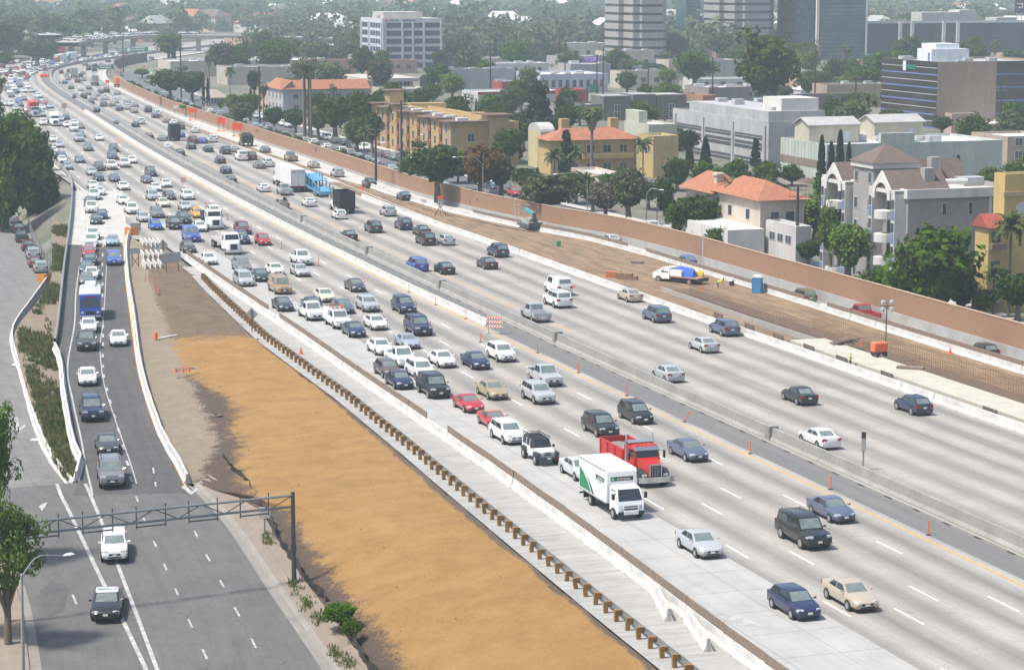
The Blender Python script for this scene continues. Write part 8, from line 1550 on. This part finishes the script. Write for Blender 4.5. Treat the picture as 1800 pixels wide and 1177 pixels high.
CM['bare'] = [crown_mesh('crown', M('bare_twigs', (.12, .095, .075), .9, 0, .3), 88, 70, 16, .06, 'round', .3)]; CM['fan'] = [palm_mesh('crown', PALML, 5 + i, 40, 1.1, .12, False) for i in range(2)]; CM['feather'] = [palm_mesh('crown', PALML, 15 + i, 30, 1.0, .1, True) for i in range(2)]; CM['hedge'] = CM['leaf']
TREES = []
def tree(kind, px, pyb, pyt, wpx, label, group=None, zf=None, name=None, cat=None):
 zf = zf or zb; p = G(px, pyb, zf); k = (p.y * C_ + (H - p.z) * S_) / F / C_; h = (pyb - pyt) * k; w = wpx * k / C_ * C_
 return tree_at(kind, p, h, w, label, group, name, cat)
def tree_at(kind, p, h, w, label, group=None, name=None, cat=None, solid=False):
 solid = solid or (label and 'willow' in label) or (label and 'left clump' in label) or (label and 'dense' in label and 'left' in label)
 palm = kind in ('fan', 'feather'); nmz = name or ('palm_tree' if palm else 'cypress_tree' if kind == 'cyp' else 'conifer_tree' if kind == 'pine' else 'leafy_tree')
 root = empty(nmz, p, random.uniform(0, 6.28), label, cat or ('palm' if palm else 'tree'), group); cm = random.choice(CM[kind])
 if palm:
  t_ = link('trunk', PTRK, root); r = min(.32, max(.16, h * .018)) * (1.5 if kind == 'fan' and w / h > .3 else 1); t_.scale = (r, r, h - w * .22); c = link('crown', cm, root, (0, 0, h - w * .24)); c.scale = (w * .52,) * 3
  if kind == 'fan': d = link('dead_fronds', THM, root, (0, 0, h - w * .25)); d.scale = (w * .8,) * 3
 else:
  cy = kind in ('cyp', 'pine'); t_ = link('trunk', random.choice(TRKN if kind == 'near' else TRK), root); t_.scale = (min(h, w * 1.4) * (.35 if cy else .8),) * 2 + (h * (.5 if cy else .8),); lo_ = h * (.06 if cy else -.1 if solid else .0 if kind == 'hedge' or solid else .17)
  c = link('crown', cm, root, (0, 0, lo_)); c.scale = (w / 2, w / 2 * random.uniform(.9, 1.1), (h - lo_) / 2)
 TREES.append((p.x, p.y, w / 2)); return root
TD = """
L dark 6 402 208 120 huge dark tree at left edge, lower of the dense left clump|L leaf 26 352 193 116 broad tall tree at the top of the dense left clump|L dark 54 386 232 92 broad dark tree in the middle of the dense left clump|L dark 74 390 282 68 low dark tree at right side of the dense left clump|L dark 92 384 318 36 lowest dark tree at right end of the dense left clump|L leaf 60 340 216 60 smaller tree behind the middle of dense left clump|L bright 2 408 276 60 bright green tree at left edge before the left clump|L leaf 30 290 195 70 tree hidden at the back of the left clump
L dark 58 112 74 62 dark hazy tree clump before the far grey building at left|L dark 84 111 76 46 second dark hazy tree clump before far grey building at left|L leaf 8 122 90 36 hazy dark tree at far left edge
L fan 1 232 133 34 fan palm at the left edge above the tree clump
N near 14 1132 858 135 near street tree with forked grey trunk at lower left|N near -12 985 690 118 near street tree behind the street lamp at left edge|N near -70 1120 860 120 street tree mostly outside the left edge
N bush 598 1108 1056 66 green shrub growing at the foot of the embankment|N bush 618 1128 1088 40 small lower shrub beside the black silt fence
T dark 770 352 247 112 large dark ficus tree behind the sound wall|T rust 845 356 253 84 rusty brown tree right of the large dark ficus|T olive 880 352 270 56 brownish tree behind the galvanised lamp|T olive 966 388 304 104 round olive green tree close behind the sound wall|T bare 1064 392 318 72 bare brown twiggy tree behind the sound wall|T olive 1106 396 296 74 tall magnolia with sparse yellowish leaves|T dark 1222 428 338 108 dense dark tree left of the orange roofed house|T leaf 1168 380 310 40 slim green tree left of dense dark tree
T hedge 1190 335 276 58 trimmed ficus, first from left in the row behind orange roofs|T hedge 1240 332 284 58 trimmed ficus, second from left in the row behind orange roofs|T hedge 1292 330 282 58 trimmed ficus, third from left in the row behind orange roofs|T hedge 1345 328 285 58 trimmed ficus, fourth from left in the row behind orange roofs|T hedge 1392 326 290 50 trimmed ficus, right end of the row behind orange roofs
T cyp 995 318 232 37 thick cypress in front of mustard villa|T cyp 1082 302 240 18 thin cypress at the villa's right windows|T cyp 1157 306 245 25 cypress before the yellow block|T cyp 1182 304 246 22 cypress right of the yellow block corner|T cyp 1212 300 248 20 cypress before left end of parking structure|T cyp 1240 298 243 25 cypress before middle of parking structure|T cyp 1328 298 245 25 cypress before right part of parking structure|T cyp 852 284 215 16 cypress at the front wall of the yellow apartments|T cyp 912 284 218 15 cypress at right end of the yellow apartments|T cyp 1443 338 242 22 cypress, leftmost of the dark group of four|T cyp 1460 338 252 20 cypress, second of the dark group of four|T cyp 1475 338 232 22 tallest cypress, third of the dark group of four|T cyp 1491 338 254 20 cypress, rightmost of the dark group of four|T cyp 366 190 138 8 right one of two thin dark cypresses near the cottage|T cyp 358 190 133 7 left one of two thin dark cypresses near the cottage|T cyp 945 330 296 14 small dark cypress at barrel roofed hall
T fan 1040 312 192 40 stout shaggy fan palm in front of mustard villa|T feather 1300 430 316 64 tall feather palm in front of the orange roofed house|T feather 1130 318 243 44 feather palm left of the yellow block|T feather 975 330 262 50 feather palm before the barrel roofed hall|T feather 1010 318 258 44 feather palm between villa and hall|T fan 535 252 113 22 left of two tall fan palms by the poles|T fan 547 252 119 20 right of two tall fan palms by the poles|T feather 690 262 184 32 feather palm left of the yellow apartments|T fan 368 160 98 20 thick fan palm before the long beige store|T feather 405 180 120 26 feather palm before the pale store wall|T fan 464 230 148 24 dark palm left of the terracotta roofed block|T feather 1527 245 165 42 dark palm left of the mirrored office|T feather 1600 500 376 66 dark palm before grey apartment balconies|T feather 1678 505 352 96 wide feather palm before the grey apartment wall|T feather 1772 560 378 80 tall feather palm before the yellow building|T feather 1745 560 470 50 low palm at foot of the yellow building|T fan 585 200 150 20 fan palm above the terracotta roof|T fan 480 118 86 14 far fan palm left of bright blue hoarding|T fan 735 300 262 30 small palm among bushes of the yellow apartments|T feather 640 290 225 34 feather palm by the apartments' left end|T feather 710 300 262 30 date palm before yellow apartments balconies
T leaf 1636 555 396 165 big drooping willow-like tree behind the sound wall|T dark 925 340 296 56 dark bushy tree left of the round olive tree|T leaf 1012 358 300 70 bushy tree between olive tree and villa palms|T dark 1042 372 318 56 dark shrubby tree behind the bare twiggy tree|T leaf 1082 350 303 62 green tree behind the magnolia, left|T dark 1140 368 318 58 dark tree right of the magnolia|T leaf 1192 408 352 52 green tree at left foot of dense dark tree|T leaf 1265 452 398 56 low green tree below the orange roofed house|T dark 1420 470 420 50 dark shrubby tree below the grey pole|T dark 1788 566 472 84 dark tree at foot of the yellow building, right|T leaf 1728 560 505 46 low tree at foot of the yellow building, left|T leaf 720 322 280 50 leafy tree left of the large dark ficus|T olive 805 322 285 60 olive tree behind the large dark ficus|T leaf 1100 326 296 44 leafy tree below the yellow block|T olive 1600 540 440 70 lower part tree left of the big willow|T bright 1490 506 388 82 light green tree at the grey apartments' foot|T bright 1458 488 348 48 bright slender tree at left bays of grey apartments|T leaf 1388 455 405 56 small two-stemmed tree before white house|T leaf 1540 520 470 70 dark shrubby tree between light tree and willow|T dark 1690 545 470 60 dark tree right of the big willow|T leaf 1345 215 56 112 very large tall tree in front of right striped tower
T pine 945 236 138 70 big dark conifer at right end of yellow apartments|T pine 985 232 168 36 smaller dark conifer right of the big one|T olive 1772 260 190 46 tall eucalyptus at the right edge
T leaf 590 250 168 62 broad tree, left in grove below the terracotta roof|T leaf 640 252 160 62 broad tree, middle in grove below terracotta roof|T leaf 684 228 150 70 broad tree behind the apartments' left end|T olive 560 246 186 48 grey-green tree behind the twin fan palms|T bright 628 275 205 46 bright tree on the kerb left of yellow apartments|T dark 655 270 196 40 dark tree beside bright tree on kerb|T leaf 742 196 155 46 tree behind the apartments' corner tower|T olive 762 178 158 34 brownish tree behind corner tower, right|T dark 300 178 118 80 large dark tree clump by the wall's far end, left|T dark 338 182 124 52 large dark tree by the wall's far end, right|T leaf 440 214 162 46 tree before the salmon apartments, right|T bright 410 208 164 36 bright green tree before the salmon apartments, left|T olive 425 222 180 48 olive tree by the town street near parked cars|T dark 482 232 184 44 dark tree at the foot of grey stucco block|T dark 520 236 190 44 second dark tree at foot of grey stucco block|T dark 447 176 122 30 dark oval tree before long beige store|T bright 250 138 120 34 low bright shrubbery behind the far wall end|T bright 322 194 184 16 bright low shrub at the wall near cottage|T leaf 388 196 176 14 low shrub right of the cottage
T leaf 1092 132 104 62 tree at the foot of left striped tower|T leaf 1120 136 108 56 tree right at the foot of left striped tower|T dark 1150 142 110 50 dark tree between towers|T olive 1170 128 90 30 yellow-green tree by grey panel office|T olive 1205 128 92 26 small round tree by grey panel office|T dark 1105 158 130 26 dark cone-shaped tree before striped tower|T jaca 1035 140 102 50 large violet jacaranda left of the striped tower|T jaca 1018 98 70 28 small far violet jacaranda|T jaca 800 76 54 60 hazy violet jacaranda behind white office block|T jaca 962 84 70 14 tiny violet jacaranda on far roofs|T leaf 1468 160 103 54 tree right of the white pavilion|T leaf 1502 152 108 46 second tree right of white pavilion|T dark 1440 172 122 44 dark tree behind white pavilion|T leaf 1532 138 96 42 tree at left foot of long glass building|T dark 1627 108 70 36 hazy tree before long glass building|T leaf 1290 118 84 40 tree left of the very tall tree|T bright 1310 150 118 44 bright low tree by pale office|T leaf 1400 130 92 60 trees at the foot of glass tower|T olive 1380 180 150 30 olive tree behind parking structure|T dark 925 122 88 26 dark conical trees by ivy wall|T leaf 985 128 100 40 tree by the ivy wall|T dark 700 112 92 22 dark tree left of white office block|T leaf 640 112 72 40 tree beside blue and white row|T dark 1135 190 148 34 dark tree among townhouses
"""
for ln in TD.strip().split('\n'):
 for it in ln.split('|'):
  if it[1] == ' ' and it[0] in 'LNT': reg = it[0]; it = it[2:]
  k, a, b, c, d, lab = it.split(' ', 5); z_ = {'L': lambda y: zl(y) if y < 700 else -.5, 'N': lambda y: zr(y) + .1, 'T': zb}[reg]
  grp = 'cypresses' if k == 'cyp' else 'palms' if k in ('fan', 'feather') else 'leafy trees'
  if k == 'bush': tree('leaf', float(a), float(b), float(c), float(d), lab, 'shrubs', z_, 'shrub', 'shrub')
  else: tree(k, float(a), float(b), float(c), float(d), lab, grp, z_)
FOOT = [(b.c, b.n, b.d, b.W, b.D) for b in BL]
def clear(x, y, m):
 for c, n, d, w, dd in FOOT:
  r = Vector((x, y, 0)) - c; a, b = r.dot(n), r.dot(d)
  if -m - 1 < a < w + m and -m - 1 < b < dd + m: return False
 return all((x - a) ** 2 + (y - b) ** 2 > (r * .8 + m) ** 2 for a, b, r in TREES)
rr_ = random.Random(17); n = 0
while n < 195:
 y = 320 + 810 * rr_.random() ** 1.35; x = rr_.uniform(-.16, .235) * y; s, o = SO(x, y); m = rr_.uniform(2.2, 5)
 if y > 1000: x = rr_.uniform(-.1, .235) * y
 if y > 860 and x > .13 * y: continue
 if o < wall_o(y) + 18 + m or not clear(x, y, m): continue
 h = rr_.uniform(4.5, 9) if y < 650 else rr_.uniform(6, 14); k = rr_.choice(['leaf', 'leaf', 'dark', 'olive', 'olive', 'bright', 'leaf']) if rr_.random() < .9 else rr_.choice(['cyp', 'fan'])
 w = h * rr_.uniform(.7, 1.1) * (.3 if k == 'cyp' else .35 if k == 'fan' else 1); zone = 'near the long flat roofs' if y > 760 else 'between the mid-distance blocks' if y > 520 else 'in yards behind the nearest houses'
 kk = {'leaf': 'plain green', 'dark': 'dark green', 'olive': 'olive green', 'bright': 'fresh green', 'cyp': 'cypress-like', 'fan': 'palm-like'}[k]
 tree_at(k, Vector((x, y, zb(y))), h, w, kk + ' tree ' + zone, kk + ' trees ' + zone); n += 1
for i in range(34):                                            # left of the far bend
 y = rr_.uniform(1000, 1450); x = -.225 * y + rr_.uniform(0, 1) * (W(s_of_y(min(y, 1400)), -45).x + .225 * y); h = rr_.uniform(9, 20)
 if x < W(s_of_y(min(y, 1400)), -42).x: tree_at(rr_.choice(['dark', 'leaf', 'olive']), Vector((x, y, -.5)), h, h * rr_.uniform(.7, 1.1), 'dark hazy tree left of the far freeway bend', 'trees left of the far bend')
for i in range(60):                                            # low shrubs along the top of the sound wall
 y = rr_.uniform(330, 790); w = W(s_of_y(y), wall_o(y) + rr_.uniform(.9, 1.7)); w.z = zb(w.y); tree_at('hedge', w, rr_.uniform(.9, 2.0), rr_.uniform(1.2, 3), 'low shrub growing along the back of the sound wall', 'shrubs along the sound wall', 'shrub', 'shrub')
r = RNG; N = 9000; Y = 980 + (4600 - 980) * r.random(N) ** 1.5; X = (r.random(N) * .54 - .27) * Y
ok = np.ones(N, bool)
for i in range(N):
 if Y[i] < 1480: s, o = SO(X[i], Y[i]); ok[i] = not (-48 < o < 34 + (30 if Y[i] < 1100 else 0))
 if Y[i] < 1165 and X[i] < -.03 * Y[i] and r.random() > .22: ok[i] = False
 if Y[i] < 1035 and X[i] > .108 * Y[i]: ok[i] = False
 if ok[i] and Y[i] < 1250: ok[i] = clear(X[i], Y[i], 4)
X, Y = X[ok], Y[ok]; N = len(X); hh = r.uniform(6, 17, N) * (1 + .4 * (r.random(N) > .9)); ww = hh * r.uniform(.4, .62, N)
mid_ = Y < 1700
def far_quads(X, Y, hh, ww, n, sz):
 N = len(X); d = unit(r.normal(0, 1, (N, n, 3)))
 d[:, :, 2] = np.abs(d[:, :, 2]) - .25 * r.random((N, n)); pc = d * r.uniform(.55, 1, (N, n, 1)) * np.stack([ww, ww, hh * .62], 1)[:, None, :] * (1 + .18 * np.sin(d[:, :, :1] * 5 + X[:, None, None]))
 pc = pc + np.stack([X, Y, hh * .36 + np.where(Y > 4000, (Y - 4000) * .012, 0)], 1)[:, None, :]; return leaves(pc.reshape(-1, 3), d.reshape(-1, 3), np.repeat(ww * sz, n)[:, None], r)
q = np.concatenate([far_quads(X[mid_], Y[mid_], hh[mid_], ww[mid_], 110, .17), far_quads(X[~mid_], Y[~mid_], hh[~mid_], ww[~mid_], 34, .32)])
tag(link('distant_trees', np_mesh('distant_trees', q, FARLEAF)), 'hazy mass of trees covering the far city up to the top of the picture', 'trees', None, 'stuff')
HM = []
for i, c in enumerate(((.6, .58, .54), (.5, .42, .34), (.42, .24, .16), (.66, .66, .66))):
 mb = MB(); mb.box(-6, 6, -4, 4, -1, 4.2); mb.hull([(x, y, 4.2) for x in (-6.5, 6.5) for y in (-4.5, 4.5)] + [(-4, 0, 6.2), (4, 0, 6.2)], 1); [mb.box(x, x + 1.4, -4.06, -3.9, 1, 2.4, 2) for x in (-4.8, -2, 1.2, 3.6)]
 HM.append(mb.mesh('distant_house', [M('far_house_wall_%d' % i, c), [TILE, BTILE, ROOFG, ROOFW][i], DGL]))
for i in range(290):
 y = 1150 + 2700 * rr_.random() ** 1.3; x = rr_.uniform(-.24, .24) * y
 if y < 1480 and -60 < SO(x, y)[1] < 60: continue
 if not clear(x, y, 8): continue
 k = rr_.randrange(4); o = link('distant_house', HM[k], None, (x, y, 0 if y < 3000 else 0), rr_.uniform(0, 3)); sc_ = rr_.uniform(.9, 2.4); o.scale = (sc_ * 1.2, sc_, rr_.uniform(1.2, 2.4)); cl = ['cream', 'tan', 'brick red', 'white'][k]; tag(o, 'tiny hazy ' + cl + ' house among the far trees', 'house', cl + ' houses among the far trees')
def tufts(name, pts, size, mat, label, cat, per=9):
 pts = np.array(pts); n = len(pts); c = np.repeat(pts, per, 0) + np.stack([r.normal(0, .18, n * per), r.normal(0, .18, n * per), r.uniform(0, .1, n * per)], 1); sz = size * r.uniform(.5, 1.3, (n * per, 1)); a = unit(np.stack([r.normal(0, 1, n * per), r.normal(0, 1, n * per), np.zeros(n * per)], 1)); up = unit(np.stack([r.normal(0, .35, n * per), r.normal(0, .35, n * per), np.ones(n * per)], 1))
 tag(link(name, np_mesh(name, np.stack([c - a * sz * .16, c + a * sz * .16, c + up * sz + a * .02, c + up * sz - a * .02], 1), mat)), label, cat, None, 'stuff')
zm = lambda y: (zl(y) + zr(y)) / 2
VL = resample([G(x, y, zm) for x, y in [(92, 400), (88, 495), (32, 578), (30, 612), (48, 680), (72, 755), (98, 815), (130, 858)]], 80); VR = resample([G(x, y, zm) for x, y in [(122, 400), (110, 500), (96, 590), (104, 640), (112, 700), (124, 780), (136, 850)]], 80); pts = []
for i in range(3600):
 k = rr_.random() * 79; a, b = VL[int(k)].lerp(VL[int(k) + 1], k % 1), VR[int(k)].lerp(VR[int(k) + 1], k % 1); u = rr_.uniform(.1, .9); p = a.lerp(b, u); f = math.sin(p.y * .16) + .6 * math.sin(p.y * .45 + p.x) + (1.1 if p.y < 235 else .1)
 if f + rr_.uniform(-.7, .7) > .35: pts.append((p.x, p.y, zm(p.y) + .02))
tufts('weeds', pts, .5, GRASSM, 'green weeds and dry grass covering the verge between ramp and frontage road', 'weeds')
pts = [G(x + rr_.gauss(0, 5), y + rr_.gauss(0, 7), zr) + Vector((0, 0, .1)) for x, y in ((520, 1032), (540, 1064), (590, 1150), (560, 1090), (612, 1168), (470, 950)) for _ in range(16)]
tufts('weeds', [tuple(p) for p in pts], .26, GRASSM, 'small weeds along the silt fence below the embankment', 'weeds')
pts = []
for i in range(260):
 k = rr_.random(); j = int(k * 149); a, b = Lw[j], Rw[j]; u = rr_.choice([rr_.uniform(.2, .42), rr_.uniform(.3, .96), rr_.uniform(.93, 1)]); p = a.lerp(b, u); flat = max(0.02, min(.22, (a.y - 165) / 60 * .22)); e = min(1, max(0, (u - flat) / (1 - flat))); p.z = zr(a.y) + .06 + (-.15 - zr(a.y)) * e * (1.16 - .16 * e); pts.append(p)
mb = MB()
for p in pts: s_ = rr_.uniform(.03, .11); mb.hull([p + Vector((rr_.uniform(-1, 1), rr_.uniform(-1, 1), rr_.uniform(-.5, .9))) * s_ for _ in range(8)])
tag(mb.build('soil_clods', CLOD), 'scattered clods and stones on the earth embankment', 'clods', None, 'stuff')
# ------------------------------------------------------------------ light, haze, output
TOSUN = Vector((-.44, -.17, .88)).normalized()
el = math.asin(TOSUN.z); az = math.atan2(TOSUN.x, TOSUN.y)
w = bpy.data.worlds.new('World'); sc.world = w; w.use_nodes = True
nt = w.node_tree; bg = nt.nodes['Background']
sky = nt.nodes.new('ShaderNodeTexSky'); sky.sky_type = 'NISHITA'; sky.sun_disc = False
sky.sun_elevation = el; sky.sun_rotation = az; sky.air_density = 1.0; sky.dust_density = 3.0; sky.ozone_density = 1.0
nt.links.new(sky.outputs[0], bg.inputs[0]); bg.inputs[1].default_value = .12
sun = bpy.data.lights.new('sun', 'SUN'); sun.energy = 3.4; sun.angle = math.radians(6); sun.color = (1, .95, .87)
so = bpy.data.objects.new('sun', sun); COL.objects.link(so); so.rotation_euler = (-TOSUN).to_track_quat('-Z', 'Y').to_euler(); so.location = (0, 0, 300)
HAZE = True
if HAZE:
 t = NT('haze_air'); t.t.nodes.remove(t.b)
 v = t.n('ShaderNodeVolumePrincipled'); v.inputs['Color'].default_value = (.74, .895, 1, 1); v.inputs['Density'].default_value = .00022; v.inputs['Anisotropy'].default_value = -.15
 t.t.links.new(v.outputs[0], t.t.nodes['Material Output'].inputs['Volume'])
 mb = MB(); mb.box(-5400, 5400, -400, 9800, -8, 175)
 tag(mb.build('haze', t.m), kind='stuff')
vs = sc.view_settings; vs.view_transform = 'Standard'; vs.look = 'None'; vs.gamma = 1; vs.use_curve_mapping = False; vs.exposure = .66
sc.render.engine = 'CYCLES'
sc.cycles.max_bounces = 6; sc.cycles.diffuse_bounces = 2; sc.cycles.glossy_bounces = 2; sc.cycles.transmission_bounces = 2; sc.cycles.volume_bounces = 1
sc.cycles.use_denoising = True
sc.cycles.caustics_reflective = False; sc.cycles.caustics_refractive = False
